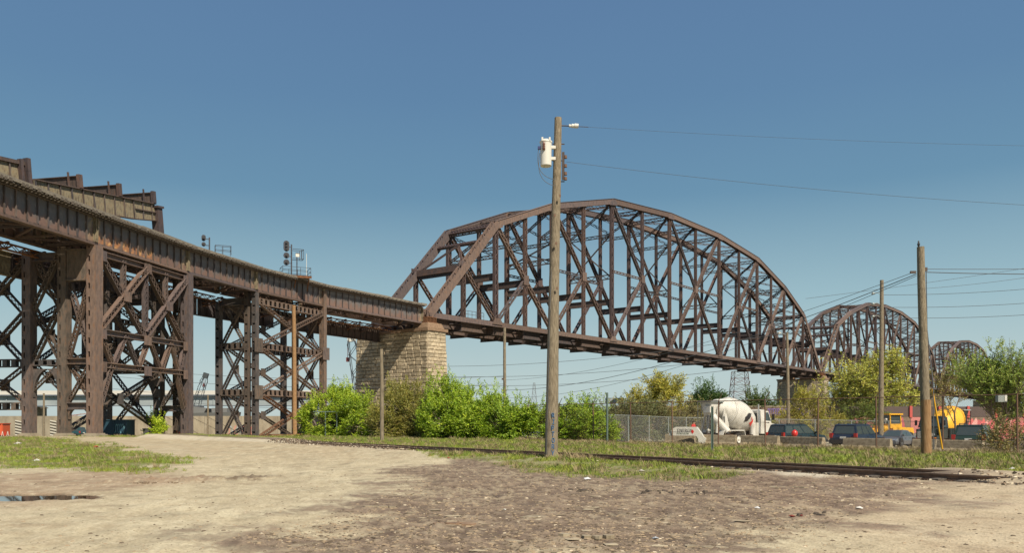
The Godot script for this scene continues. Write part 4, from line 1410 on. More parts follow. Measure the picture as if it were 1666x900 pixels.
func make_poles():
	var foot := drop_to(1.385, 29.7)
	var t := pole("utility_pole", "tall weathered wooden utility pole with blue letters painted down it, before the tracks", foot, at(907.5, 192, 29.9), 0.245, 0.13, M.pole)
	var hw := MB.new()
	var top := at(907.5, 192, 29.9) - foot
	for y in [-0.95, -1.55, -2.3]:
		hw.tube(top + Vector3(-0.2, y, 0.02), top + Vector3(0.24, y, 0.02), 0.02, 0.02, 6)
	hw.box(top + Vector3(0.19, -1.75, 0.05), Vector3(0.09, 1.0, 0.06))
	put("bracket", hw, M.steel_dark, t)
	var ins := MB.new(true)
	hw = MB.new()
	hw.tube(top + Vector3(0.1, -0.28, 0), top + Vector3(0.42, -0.29, 0), 0.02, 0.02, 6)
	hw.tube(top + Vector3(0.72, -0.31, 0), top + Vector3(1.1, -0.33, 0), 0.012, 0.012, 6)
	put("insulator_arm", hw, M.steel_dark, t)
	for q in [[0.4, 0.5, 0.055], [0.5, 0.6, 0.075], [0.6, 0.74, 0.085]]:
		ins.tube(top + Vector3(q[0], -0.285, 0), top + Vector3(q[1], -0.29, 0), q[2], q[2] * 0.9, 10)
	put("insulator", ins, M.white, t)
	for y in [-1.42, -1.74, -2.02, -2.2]:
		var s := MB.new(true)
		s.tube(top + Vector3(0.27, y + 0.05, 0.06), top + Vector3(0.27, y - 0.06, 0.06), 0.05, 0.06, 8)
		put("spool", s, M.rust_post, t)
	hw = MB.new()
	hw.path([top + Vector3(-0.1, -2.6, 0.1), (top + Vector3(-0.12, 0, 0.12)) * Vector3(0.5, 0.45, 0.5) + Vector3(-0.1, 0, 0.1), Vector3(-0.17, 0.0, 0.18)], 0.009, 4)
	put("ground_wire", hw, M.wire, t)
	for q in [[-2.9, 0.12], [-3.6, -0.05], [-4.6, 0.02], [-6.2, 0.08]]:
		hw = MB.new()
		var f: float = (top.y + q[0]) / top.y
		hw.box(Vector3(top.x * f + q[1], top.y * f, lerpf(0.235, 0.135, f)), Vector3(0.06, 0.09, 0.03))
		put("pole_tag", hw, M.rust_post, t)
	# the painted letters run down the pole
	var yy := 1.55
	var letters := ["R", "I", "P", "T", "O", "R", "Y"]
	for k in letters.size():
		var tm := TextMesh.new()
		var sf := SystemFont.new()
		sf.font_names = PackedStringArray(["Droid Sans Mono"])
		tm.font = sf
		tm.text = letters[k]
		tm.font_size = 32
		tm.pixel_size = 0.0075
		tm.depth = 0.012
		tm.curve_step = 4.0
		var o := put("painted_letter", tm, mat(Color(0.02, 0.11, 0.26), 0.7), t)
		o.position = Vector3(0.07 + 0.012 * sin(k * 2.0), yy - k * 0.222, 0.23 - 0.004 * k * 0.0)
		o.rotation = Vector3(-0.004, 0.18, 0.12 * sin(k * 3.0 + 1.0))
		o.scale = Vector3(0.85, 0.95, 1.0)
	# transformer hung on the pole
	var tc := at(888, 248, 29.6)
	var tr := thing("transformer", "white pole-mounted transformer can hanging left of the tall pole", "transformer", tc)
	var b := MB.new(true)
	b.lathe([Vector2(0, -0.50), Vector2(0.19, -0.50), Vector2(0.2, -0.47), Vector2(0.2, 0.0), Vector2(0.205, 0.33), Vector2(0.225, 0.34), Vector2(0.225, 0.38), Vector2(0.16, 0.44), Vector2(0, 0.46)], 20)
	put("tank", b, M.white, tr)
	b = MB.new()
	for y in [0.18, -0.22]:
		b.box(Vector3(0.25, y, -0.02), Vector3(0.2, 0.1, 0.12))
	b.slab(Vector3(-0.16, 0.36, 0.14), Vector3(-0.1, 0.48, 0.2))
	b.slab(Vector3(0.1, 0.36, 0.14), Vector3(0.16, 0.48, 0.2))
	put("hanger", b, M.white, tr)
	b = MB.new(true)
	b.lathe([Vector2(0, 0.0), Vector2(0.05, 0.0), Vector2(0.05, 0.08), Vector2(0.035, 0.1), Vector2(0.055, 0.13), Vector2(0.035, 0.16), Vector2(0.05, 0.2), Vector2(0.03, 0.3), Vector2(0, 0.32)], 10, Transform3D(Basis.IDENTITY, Vector3(-0.08, 0.02, 0.2)))
	put("bushing", b, mat(Color(0.12, 0.05, 0.03), 0.3), tr)
	b = MB.new()
	b.box(Vector3(-0.24, 0.14, 0.05), Vector3(0.1, 0.1, 0.1))
	put("terminal", b, mat(Color(0.02, 0.03, 0.12), 0.5), tr)
	for q in [[-0.26, 0.1, 0.34, -0.98], [-0.22, -0.05, 0.34, -1.2]]:
		b = MB.new()
		var pts := []
		for i in 13:
			var f := i / 12.0
			pts.append(Vector3(lerpf(q[0], q[2], f) - 0.28 * sin(PI * f) * (1.0 - f * 0.5), lerpf(q[1], q[3], f * (2.0 - f)), 0.06))
		b.path(pts, 0.011, 5)
		put("lead_wire", b, M.wire, tr)
	# the second pole, on the verge beyond the track
	foot = drop_to(17.45, 35.0)
	t = pole("utility_pole", "thick wooden pole with orange-stained foot and yellow guy guard on the grass", foot, at(1497, 402, 35.2), 0.205, 0.15, M.pole)
	var st := MB.new(true)
	st.tube(Vector3(0, -0.1, 0), Vector3(-0.02, 2.3, 0), 0.211, 0.2, 14, false)
	put("stained_foot", st, M.pole_orange, t)
	b = MB.new()
	var tp := at(1497, 402, 35.2) - foot
	b.box(tp + Vector3(0.2, -0.95, 0.0), Vector3(0.12, 0.16, 0.12))
	b.tube(tp + Vector3(-0.2, -1.05, 0), tp + Vector3(-0.5, -1.1, 0.1), 0.025, 0.025, 6)
	b.box(tp + Vector3(-0.35, -1.08, 0.05), Vector3(0.22, 0.1, 0.1))
	put("bracket", b, M.steel_dark, t)
	var cd := MB.new()
	cd.path([tp + Vector3(0.19, -1.1, 0.08), tp + Vector3(0.23, -3.5, 0.08), Vector3(0.24, 3.0, 0.1), Vector3(0.26, 0.2, 0.1)], 0.02, 5)
	put("conduit", cd, M.wire, t)
	var gw := MB.new()
	gw.path([Vector3(0.2, 2.9, 0.05), Vector3(1.0, 0.1, -0.6)], 0.012, 5)
	put("guy_wire", gw, M.wire, t)
	gw = MB.new(true)
	gw.tube(Vector3(0.24, 2.75, 0.02), Vector3(0.97, 0.2, -0.57), 0.035, 0.035, 8)
	put("guy_guard", gw, M.yellow, t)
	var bd := MB.new(true)
	bd.lathe([Vector2(0, -0.1), Vector2(0.05, -0.05), Vector2(0.06, 0.03), Vector2(0.03, 0.09), Vector2(0.04, 0.13), Vector2(0.0, 0.18)], 8)
	var bird := put("bird", bd, M.black)
	bird.position = at(1497, 402, 35.2) + Vector3(-0.09, 0.1, 0)
	tag(bird, "small dark bird perched on top of the thick right-hand pole", "bird")
	# poles further off
	foot = drop_to(35.5, 80.0)
	t = pole("utility_pole", "wooden pole with three lamp arms behind the yellow loader", foot, at(1434, 456, 80), 0.27, 0.17, M.pole)
	tp = at(1434, 456, 80) - foot
	for q in [-1.4, -2.4, -3.6]:
		b = MB.new()
		b.path([tp + Vector3(-0.1, q, 0), tp + Vector3(-0.5, q + 0.2, 0.1), tp + Vector3(-0.85, q + 0.12, 0.2)], 0.03, 5)
		put("lamp_arm", b, M.galv, t)
		b = MB.new(true)
		b.lathe([Vector2(0, -0.14), Vector2(0.16, -0.1), Vector2(0.14, 0.03), Vector2(0.05, 0.1), Vector2(0, 0.1)], 10, Transform3D(Basis.IDENTITY, tp + Vector3(-0.95, q + 0.1, 0.22)))
		put("lamp_head", b, M.galv, t)
	foot = drop_to(29.3, 88.0)
	t = pole("street_lamp", "slim pale pole with a small lamp on its left, before the far stone pier", foot, at(1280, 541, 88), 0.2, 0.13, M.pole)
	tp = at(1280, 541, 88) - foot
	b = MB.new()
	b.path([tp + Vector3(-0.1, -0.25, 0), tp + Vector3(-0.7, -0.05, 0)], 0.03, 5)
	put("lamp_arm", b, M.galv, t)
	b = MB.new(true)
	b.lathe([Vector2(0, -0.12), Vector2(0.2, -0.08), Vector2(0.16, 0.06), Vector2(0, 0.12)], 10, Transform3D(Basis.IDENTITY, tp + Vector3(-0.85, -0.05, 0)))
	put("lamp_head", b, M.white, t)
	foot = drop_to(-0.65, 74.0)
	t = pole("utility_pole", "thin wooden pole rising out of the bushes below the first river span", foot, at(821, 533, 74), 0.16, 0.12, M.pole)
	b = MB.new()
	tp = at(821, 533, 74) - foot
	for q in [-0.5, -4.6, -5.6]:
		b.box(tp + Vector3(-0.16, q, 0.12), Vector3(0.2, 0.16, 0.14))
	put("bracket", b, M.steel_dark, t)
	foot = drop_to(-8.75, 56.0)
	pole("cut_pole", "short bare pole with a cut-off top standing in the bushes before the stone pier", foot, at(621, 568, 56), 0.14, 0.11, tmat(M.pole.albedo_texture, Vector3(1.5, 0.1, 1.5), 0.9))
	foot = drop_to(-28.6, 109.5)
	pole("utility_pole", "orange-brown wooden pole standing right in front of the far steel tower", foot, at(478.5, 497, 109.5), 0.3, 0.24, M.pole_orange)
	foot = Vector3(-78.9, -1.3, -140)
	t = pole("utility_pole", "slim pole with a crossarm, seen between the legs of the nearer tower", foot, at(72.5, 640, 140), 0.18, 0.15, M.pole)
	b = MB.new()
	b.box(at(73, 664, 140) - foot, Vector3(1.3, 0.14, 0.14))
	put("crossarm", b, M.timber, t)
	foot = drop_to(-35.3, 94.0 + 4.0)
	pole("utility_pole", "slim pole in front of the grey barge crane, right of the nearer tower", Vector3(-41.0, -0.7, -112.0), at(339, 643, 112), 0.13, 0.1, M.pole)
	# wires
	var p1 := at(907.5, 192, 29.9)
	span_wire("thin wire running right from the top of the transformer pole", p1 + Vector3(1.1, -0.33, 0), at(2300, 236, 33), 0.35, 0.0045)
	span_wire("wire running right from below the transformer", p1 + Vector3(0.28, -1.6, 0.06), at(2300, 350, 33), 0.55, 0.0065)
	var p2 := at(1505, 438, 35.2)
	span_wire("upper of two cables leaving the right-hand pole to the right", p2, at(2100, 426, 42), 0.12, 0.012)
	span_wire("lower thick cable leaving the right-hand pole to the right", p2 + Vector3(0, -0.13, 0), at(2100, 430, 42), 0.25, 0.018)
	var p5 := at(821, 655, 74)
	span_wire("thick cable dropping left from the right-hand pole across the river span", at(1490, 446, 35.1), p5 + Vector3(0, 1.1, 0), 1.2, 0.017)
	span_wire("second cable dropping left from the right-hand pole, above the thick one", at(1486, 443, 35.1), p5 + Vector3(0, 2.0, 0), 1.0, 0.011)
	span_wire("third cable from the right-hand pole towards the bushes", at(1490, 449, 35.1), p5 + Vector3(0, 0.4, 0), 1.3, 0.011)
	var j := 0
	for q in [[480, 457], [500, 483], [517, 504]]:
		span_wire(["highest", "middle", "lowest"][j] + " of three wires leading right from the pole behind the loader", at(1434, q[0], 80), at(1900, q[1] - 14, 70), 0.5, 0.02)
		j += 1
	j = 0
	for q in [[541, 596], [571, 612], [590, 626]]:
		span_wire(["upper", "middle", "lower"][j] + " wire passing behind the stone pier towards the slim street lamp", at(1280, q[0], 88), at(700, q[1], 118), 1.0, 0.024)
		j += 1
	j = 0
	for q in [[592, 606], [605, 620], [633, 640], [645, 652]]:
		span_wire(["first", "second", "third", "fourth"][j] + " wire from the top, of those crossing low behind the far tower and the bushes", at(821, q[0] + 20, 130), at(180, q[1] - 8, 150), 1.2, 0.028)
		j += 1
	j = 0
	for q in [[476, 486, 150], [412, 470, 60]]:
		span_wire(["faint far wire over the second river span", "faint wire high at the right edge, over the second span"][j], at(1310 if j == 0 else 1500, q[1], q[2]), at(2000, 380, q[2]), 0.6, 0.03 if j == 0 else 0.012)
		j += 1

func make_fence(called: String, label: String, pts: Array, h: float, posts: Material, rail: Material, spacing: float, r: float, barb: bool, mesh_r: float, cell: float):
	var a: Vector3 = pts[0]
	var t := thing(called, label, "fence", a, 0.0, "chain-link fences round the truck lot")
	var wires := MB.new()
	var all := []
	for i in pts.size() - 1:
		var p: Vector3 = pts[i]
		var q: Vector3 = pts[i + 1]
		var n := maxi(1, int(round(p.distance_to(q) / spacing)))
		for k in n:
			var o := p.lerp(q, float(k) / n)
			o.y = ground_y(o.x, o.z)
			all.append(o - a)
	var e: Vector3 = pts[-1]
	e.y = ground_y(e.x, e.z)
	all.append(e - a)
	for k in all.size():
		var o: Vector3 = all[k]
		var m := MB.new(true)
		var lean := Vector3(rng.randf_range(-0.04, 0.04), 0, rng.randf_range(-0.04, 0.04))
		m.tube(o - Vector3(0, 0.3, 0), o + Vector3(0, h, 0) + lean, r, r, 7)
		put("post", m, posts, t)
		if barb:
			m = MB.new(true)
			m.tube(o + Vector3(0, h, 0) + lean, o + Vector3(0.18, h + 0.42, 0.2), r * 0.6, r * 0.5, 6)
			put("barb_arm", m, M.rust_post, t)
		if k < all.size() - 1:
			var q: Vector3 = all[k + 1]
			m = MB.new(true)
			m.tube(o + Vector3(0, h - 0.03, 0), q + Vector3(0, h - 0.03, 0), r * 0.62, r * 0.62, 6)
			put("top_rail", m, rail, t)
			var l := o.distance_to(q)
			var d := (q - o).normalized()
			var hh := h - 0.08
			var s := -hh
			while s < l:
				for f in [0, 1]:   # slanting wires, cut off at the posts
					var x0 := maxf(s, 0.0)
					var x1 := minf(s + hh, l)
					if x1 - x0 > 0.05:
						var y0 := (x0 - s) if f == 0 else hh - (x0 - s)
						var y1 := (x1 - s) if f == 0 else hh - (x1 - s)
						wires.beam(o.lerp(q, x0 / l) + Vector3(0, y0 + 0.03, 0), o.lerp(q, x1 / l) + Vector3(0, y1 + 0.03, 0), mesh_r, mesh_r, d.cross(Vector3.UP))
				s += cell
	kind(put("wire_mesh", wires, M.rust_post if barb else M.galv, t), "stuff")

func make_fences():
	var f := func(x: float) -> Vector3:
		var d := 63.0 - 1.22 * x
		return Vector3(x, land(x, d), -d)
	make_fence("chain_link_fence", "rusty chain-link fence with barbed-wire arms along the grass before the parked trucks", [f.call(1.2), f.call(12.0), f.call(30.0)], 2.62, M.rust_post, M.rust_post, 3.3, 0.04, true, 0.0035, 0.11)
	make_fence("chain_link_fence", "grey chain-link fence behind the white mixer truck and dark cars", [drop_to(8.2, 72.0), drop_to(17.2, 82.0), drop_to(27.0, 84.0), drop_to(40.0, 80.0)], 2.5, M.galv, M.galv, 3.2, 0.045, false, 0.006, 0.12)
	var p := thing("sign_post", "bare green-grey metal post in the grass by the tracks", "post", drop_to(9.15, 38.0))
	var b := MB.new()
	b.slab(Vector3(-0.05, -0.3, -0.02), Vector3(0.05, 2.05, 0.02))
	b.slab(Vector3(-0.05, -0.3, 0.02), Vector3(-0.03, 2.05, 0.06))
	b.slab(Vector3(0.03, -0.3, 0.02), Vector3(0.05, 2.05, 0.06))
	put("post", b, M.green_post, p)
	p = thing("gate_post", "tall dark green fence post where the bushes meet the fence", "post", drop_to(6.3, 55.0))
	b = MB.new(true)
	b.tube(Vector3(0, -0.3, 0), Vector3(0, 3.3, 0), 0.07, 0.07, 8)
	put("post", b, M.green_post, p)
	p = thing("meter_box", "grey box fixed on the fence post before the feathery tree", "box", at(1628, 648, 37.4))
	b = MB.new()
	b.slab(Vector3(-0.2, -0.17, -0.12), Vector3(0.2, 0.17, 0.1))
	put("case", b, M.galv, p)
	b = MB.new()
	b.slab(Vector3(0.08, -0.13, 0.1), Vector3(0.19, 0.13, 0.12))
	put("panel", b, M.white, p)
	p = thing("leaning_frame", "grey metal pipe frame standing among the bushes left of the cut pole", "frame", drop_to(-16.0, 73.5))
	b = MB.new()
	for x in [-0.5, 0.5]:
		b.tube(Vector3(x, -0.3, 0), Vector3(x, 2.2, 0), 0.05, 0.05, 6)
	b.tube(Vector3(-1.6, 2.2, 0), Vector3(1.0, 2.2, 0), 0.05, 0.05, 6)
	put("pipe", b, M.green_post, p)

func jersey(label: String, a: Vector3, b: Vector3, m: Material):
	var t := thing("concrete_barrier", label, "barrier", (a + b) * 0.5, 0.0, "concrete barriers beside the fence")
	var x := (b - a)
	x.y = 0
	var l := x.length()
	x = x.normalized()
	var z := x.cross(Vector3.UP)
	t.basis = Basis(x, Vector3.UP, z)
	t.position.y = minf(ground_y(a.x, a.z), ground_y(b.x, b.z)) - 0.06
	var prof := PackedVector2Array([Vector2(-0.34, 0), Vector2(0.34, 0), Vector2(0.34, 0.1), Vector2(0.17, 0.28), Vector2(0.11, 0.66), Vector2(0.08, 0.7), Vector2(-0.08, 0.7), Vector2(-0.11, 0.66), Vector2(-0.17, 0.28), Vector2(-0.34, 0.1)])
	var mb := MB.new()
	mb.prism(prof, -l * 0.5 + 0.03, l * 0.5 - 0.03, Transform3D(Basis(Vector3(0, 0, 1), Vector3(0, 1, 0), Vector3(-1, 0, 0)), Vector3.ZERO))
	put("body", mb, m, t)
	mb = MB.new()
	for s in [-0.28, 0.28]:
		mb.box(Vector3(l * s, 0.73, 0), Vector3(0.5, 0.05, 0.02))
	put("lifting_loop", mb, M.rust_post, t)

func make_barriers():
	var q := [[1082, 716, 53.0, 1131, 718, 52.0, "low barrier under the white lettered tank cover"], [1144, 722, 51.3, 1198, 724, 50.0, "barrier with weeds before the mixer's back end"], [1206, 724, 50.0, 1267, 726, 48.0, "barrier with weeds before the mixer's wheels"], [1270, 724, 49.0, 1340, 728, 46.0, "pale barrier in front of the first dark wagon"],
		[1372, 724, 49.5, 1450, 728, 47.0, "barrier between the two black wagons and the grey saloon"], [1484, 728, 46.0, 1524, 729, 45.0, "short barrier behind the thick right-hand pole"], [1524, 729, 44.0, 1600, 732, 42.0, "shaded barrier before the green wagon"], [1602, 733, 41.0, 1675, 736, 39.5, "barrier at the right edge half hidden by weeds"]]
	for e in q:
		jersey("concrete traffic " + e[6], at(e[0], e[1], e[2]), at(e[3], e[4], e[5]), M.barrier)
	var t := thing("tank_cover", "white rounded cover lettered ENERGY lying over a concrete barrier", "tank cover", at(1114, 710, 51.5))
	t.rotation.y = -0.35
	var mb := MB.new(true)
	mb.prism(PackedVector2Array([Vector2(-0.95, 0.05), Vector2(-0.9, 0.2), Vector2(-0.72, 0.46), Vector2(-0.5, 0.58), Vector2(0.75, 0.58), Vector2(0.95, 0.3), Vector2(1.2, -0.05), Vector2(1.32, -0.12), Vector2(1.22, -0.55), Vector2(0.9, -0.55), Vector2(0.85, -0.1), Vector2(0.72, 0.05)]), -0.25, 0.42)
	put("shell", mb, M.white, t)
	for e in [["ENERGY", 0.19, -0.42, 0.36, Color(0.03, 0.03, 0.035)], ["PETROLEUM", 0.1, -0.45, 0.17, Color(0.05, 0.09, 0.05)]]:
		var tm := TextMesh.new()
		var sf := SystemFont.new()
		sf.font_names = PackedStringArray(["Droid Sans"])
		sf.font_italic = e[0] == "ENERGY"
		tm.font = sf
		tm.text = e[0]
		tm.font_size = 32
		tm.pixel_size = e[1] / 24.0
		tm.depth = 0.012
		tm.horizontal_alignment = HORIZONTAL_ALIGNMENT_LEFT
		var o := put("lettering", tm, mat(e[4], 0.5), t)
		o.position = Vector3(e[2], e[3], 0.425)
	mb = MB.new()
	mb.box(Vector3(-0.1, 0.27, 0.423), Vector3(1.2, 0.02, 0.008))
	put("lettering_line", mb, mat(Color(0.1, 0.1, 0.1)), t)
	mb = MB.new()
	mb.prism(PackedVector2Array([Vector2(0.52, 0.16), Vector2(0.62, 0.3), Vector2(0.52, 0.44), Vector2(0.42, 0.3)]), 0.42, 0.432)
	put("diamond", mb, M.red, t)

# ---------- vehicles: x forward, y up ----------
func wheel(t: Node3D, p: Vector3, r: float, w: float, rim: Material):
	var m := MB.new(true)
	var side := signf(p.z) if p.z != 0.0 else 1.0
	var b := Transform3D(Basis(Vector3(1, 0, 0), Vector3(0, 0, side), Vector3(0, -side, 0)), p)
	m.lathe([Vector2(r * 0.6, -w * 0.5), Vector2(r * 0.93, -w * 0.5), Vector2(r, -w * 0.35), Vector2(r, w * 0.35), Vector2(r * 0.93, w * 0.5), Vector2(r * 0.62, w * 0.5), Vector2(r * 0.6, w * 0.42)], 20, b)
	var o := put("wheel", m, M.rubber, t)
	m = MB.new(true)
	m.lathe([Vector2(r * 0.62, w * 0.44), Vector2(r * 0.5, w * 0.28), Vector2(r * 0.22, w * 0.3), Vector2(r * 0.16, w * 0.44), Vector2(0, w * 0.46)], 16, b)
	put("rim", m, rim, o)

func pane(t: Node3D, called: String, pts: Array, out: Vector3, m: Material):
	var mb := MB.new(true)
	var q := []
	for p in pts:
		q.append(p + out * 0.012)
	mb.face(q)
	var w := []
	for p in pts:
		w.append(p - out * 0.02)
	for i in pts.size():
		var j := (i + 1) % pts.size()
		mb.face([w[i], w[j], q[j], q[i]])
	put(called, mb, m, t)

func shell(m: MB, prof: Array):   # stations [x, y, half width] of closed loops lofted along x: here each is [x, bottom, waist, half at bottom, half at waist]
	for i in prof.size() - 1:
		var a: Array = prof[i]
		var b: Array = prof[i + 1]
		var la := [Vector3(a[0], a[1], -a[3]), Vector3(a[0], (a[1] + a[2]) * 0.5, -a[4] * 1.02), Vector3(a[0], a[2], -a[4] * 0.93), Vector3(a[0], a[2] + 0.03, 0), Vector3(a[0], a[2], a[4] * 0.93), Vector3(a[0], (a[1] + a[2]) * 0.5, a[4] * 1.02), Vector3(a[0], a[1], a[3])]
		var lb := [Vector3(b[0], b[1], -b[3]), Vector3(b[0], (b[1] + b[2]) * 0.5, -b[4] * 1.02), Vector3(b[0], b[2], -b[4] * 0.93), Vector3(b[0], b[2] + 0.03, 0), Vector3(b[0], b[2], b[4] * 0.93), Vector3(b[0], (b[1] + b[2]) * 0.5, b[4] * 1.02), Vector3(b[0], b[1], b[3])]
		for k in 7:
			var j := (k + 1) % 7
			m.face([la[k], la[j], lb[j], lb[k]])
		if i == 0:
			m.face(la)
		if i == prof.size() - 2:
			lb.reverse()
			m.face(lb)

func car(label: String, pos: Vector3, turn: float, paint: Material, wagon: bool, group: String) -> Node3D:
	var t := thing("parked_car", label, "car", pos, turn, group)
	var m := MB.new()
	var belt := 1.02 if wagon else 0.88
	var roof := 1.74 if wagon else 1.42
	var low := 0.36 if wagon else 0.24
	if wagon:
		shell(m, [[-2.32, 0.5, 0.86, 0.84, 0.86], [-2.22, low + 0.06, belt, 0.88, 0.93], [-1.2, low, belt, 0.9, 0.95], [0.9, low, belt, 0.9, 0.95], [1.2, low, belt - 0.02, 0.9, 0.94], [2.1, low + 0.04, 0.9, 0.88, 0.9], [2.34, 0.5, 0.72, 0.78, 0.8]])
	else:
		shell(m, [[-2.3, 0.42, 0.78, 0.8, 0.82], [-2.15, low + 0.05, 0.9, 0.86, 0.88], [-1.3, low, belt, 0.88, 0.91], [0.8, low, belt, 0.88, 0.91], [1.9, low + 0.03, 0.74, 0.86, 0.87], [2.3, 0.34, 0.58, 0.74, 0.78]])
	put("body", m, paint, t)
	# the cabin: base and roof outlines
	var x := [-2.16, -1.95, 0.28, 1.12] if wagon else [-1.75, -0.95, 0.35, 1.2]   # rear base, rear roof, front roof, front base
	var hb := 0.86 if wagon else 0.8
	var hr := 0.7 if wagon else 0.62
	m = MB.new()
	m.hexa([Vector3(x[0], belt - 0.01, -hb), Vector3(x[3], belt - 0.03, -hb), Vector3(x[3], belt - 0.03, hb), Vector3(x[0], belt - 0.01, hb), Vector3(x[1], roof - 0.05, -hr), Vector3(x[2], roof - 0.05, -hr), Vector3(x[2], roof - 0.05, hr), Vector3(x[1], roof - 0.05, hr)])
	m.hexa([Vector3(x[1] - 0.04, roof - 0.05, -hr - 0.02), Vector3(x[2] + 0.04, roof - 0.05, -hr - 0.02), Vector3(x[2] + 0.04, roof - 0.05, hr + 0.02), Vector3(x[1] - 0.04, roof - 0.05, hr + 0.02), Vector3(x[1] + 0.12, roof, -hr + 0.1), Vector3(x[2] - 0.15, roof, -hr + 0.1), Vector3(x[2] - 0.15, roof, hr - 0.1), Vector3(x[1] + 0.12, roof, hr - 0.1)])
	put("cabin", m, paint, t)
	for s in [-1.0, 1.0]:
		var at_x := func(f: float, h: float) -> Vector3:
			return Vector3(lerpf(lerpf(x[0], x[3], f), lerpf(x[1], x[2], f), h), lerpf(belt, roof - 0.05, h), s * lerpf(hb, hr, h))
		var cuts := [[0.04, 0.3], [0.34, 0.62], [0.66, 0.95]] if wagon else [[0.12, 0.5], [0.54, 0.93]]
		for c in cuts:
			pane(t, "side_window", [at_x.call(c[0], 0.08), at_x.call(c[1], 0.08), at_x.call(minf(c[1], 0.97), 0.88), at_x.call(c[0], 0.88)], Vector3(0, 0.25, s).normalized(), M.glass)
		for wx in [-1.42, 1.42]:
			m = MB.new(true)
			m.tube(Vector3(wx, 0.38, s * 0.7), Vector3(wx, 0.38, s * 0.965), 0.43, 0.43, 18)
			put("wheel_arch", m, M.black, t)
			wheel(t, Vector3(wx, 0.35, s * 0.87), 0.36 if wagon else 0.33, 0.24, M.chrome)
		m = MB.new()
		m.box(Vector3(x[3] - 0.15, belt + 0.1, s * (hb + 0.14)), Vector3(0.14, 0.16, 0.22))
		put("mirror", m, paint, t)
		m = MB.new()
		if wagon:
			m.slab(Vector3(-2.345, 0.82, s * 0.72), Vector3(-2.18, 1.14, s * 0.925))
		else:
			m.slab(Vector3(-2.32, 0.66, s * 0.6), Vector3(-2.15, 0.8, s * 0.84))
		put("taillight", m, M.taillight, t)
		m = MB.new()
		m.hexa([Vector3(2.15, 0.52, s * 0.5), Vector3(2.33, 0.52, s * 0.5), Vector3(2.2, 0.52, s * 0.82), Vector3(2.0, 0.52, s * 0.84), Vector3(2.1, 0.7, s * 0.5), Vector3(2.28, 0.68, s * 0.5), Vector3(2.15, 0.7, s * 0.82), Vector3(1.95, 0.72, s * 0.84)])
		put("headlight", m, M.chrome, t)
		m = MB.new()
		for dx in [-0.55, 0.45]:
			m.box(Vector3(dx, belt - 0.12, s * 0.93 if not wagon else s * 0.96), Vector3(0.18, 0.03, 0.03))
		put("handle", m, M.black, t)
	var rb := func(f: float, h: float) -> Vector3: return Vector3(lerpf(x[0], x[1], h), lerpf(belt, roof - 0.05, h), lerpf(-1, 1, f) * lerpf(hb, hr, h))
	pane(t, "rear_window", [rb.call(0.08, 0.12), rb.call(0.92, 0.12), rb.call(0.9, 0.88), rb.call(0.1, 0.88)], Vector3(-1, 0.2, 0).normalized(), M.glass)
	var fb := func(f: float, h: float) -> Vector3: return Vector3(lerpf(x[3], x[2], h), lerpf(belt - 0.02, roof - 0.05, h), lerpf(-1, 1, f) * lerpf(hb, hr, h))
	pane(t, "windscreen", [fb.call(0.06, 0.08), fb.call(0.94, 0.08), fb.call(0.92, 0.92), fb.call(0.08, 0.92)], Vector3(0.7, 0.7, 0).normalized(), M.glass)
	m = MB.new()
	m.slab(Vector3(-2.44, low + 0.1, -0.9), Vector3(-2.2, low + 0.34, 0.9))
	put("rear_bumper", m, M.black if wagon else paint, t)
	m = MB.new()
	m.slab(Vector3(2.2, low + 0.06, -0.84), Vector3(2.42, low + 0.26, 0.84))
	put("front_bumper", m, paint if not wagon else M.black, t)
	m = MB.new()
	m.slab(Vector3(2.3, 0.5, -0.42), Vector3(2.36, 0.64, 0.42))
	put("grille", m, M.black, t)
	m = MB.new()
	m.slab(Vector3(-2.36, 0.78, -0.2), Vector3(-2.33, 0.92, 0.2))
	put("number_plate", m, mat(Color(0.5, 0.5, 0.48), 0.5), t)
	if wagon:
		m = MB.new()
		for s in [-0.6, 0.6]:
			m.beam(Vector3(-1.7, roof + 0.06, s), Vector3(0.0, roof + 0.06, s), 0.04, 0.04)
			for dx in [-1.6, -0.1]:
				m.box(Vector3(dx, roof + 0.02, s), Vector3(0.06, 0.08, 0.05))
		put("roof_rack", m, M.black, t)
	return t

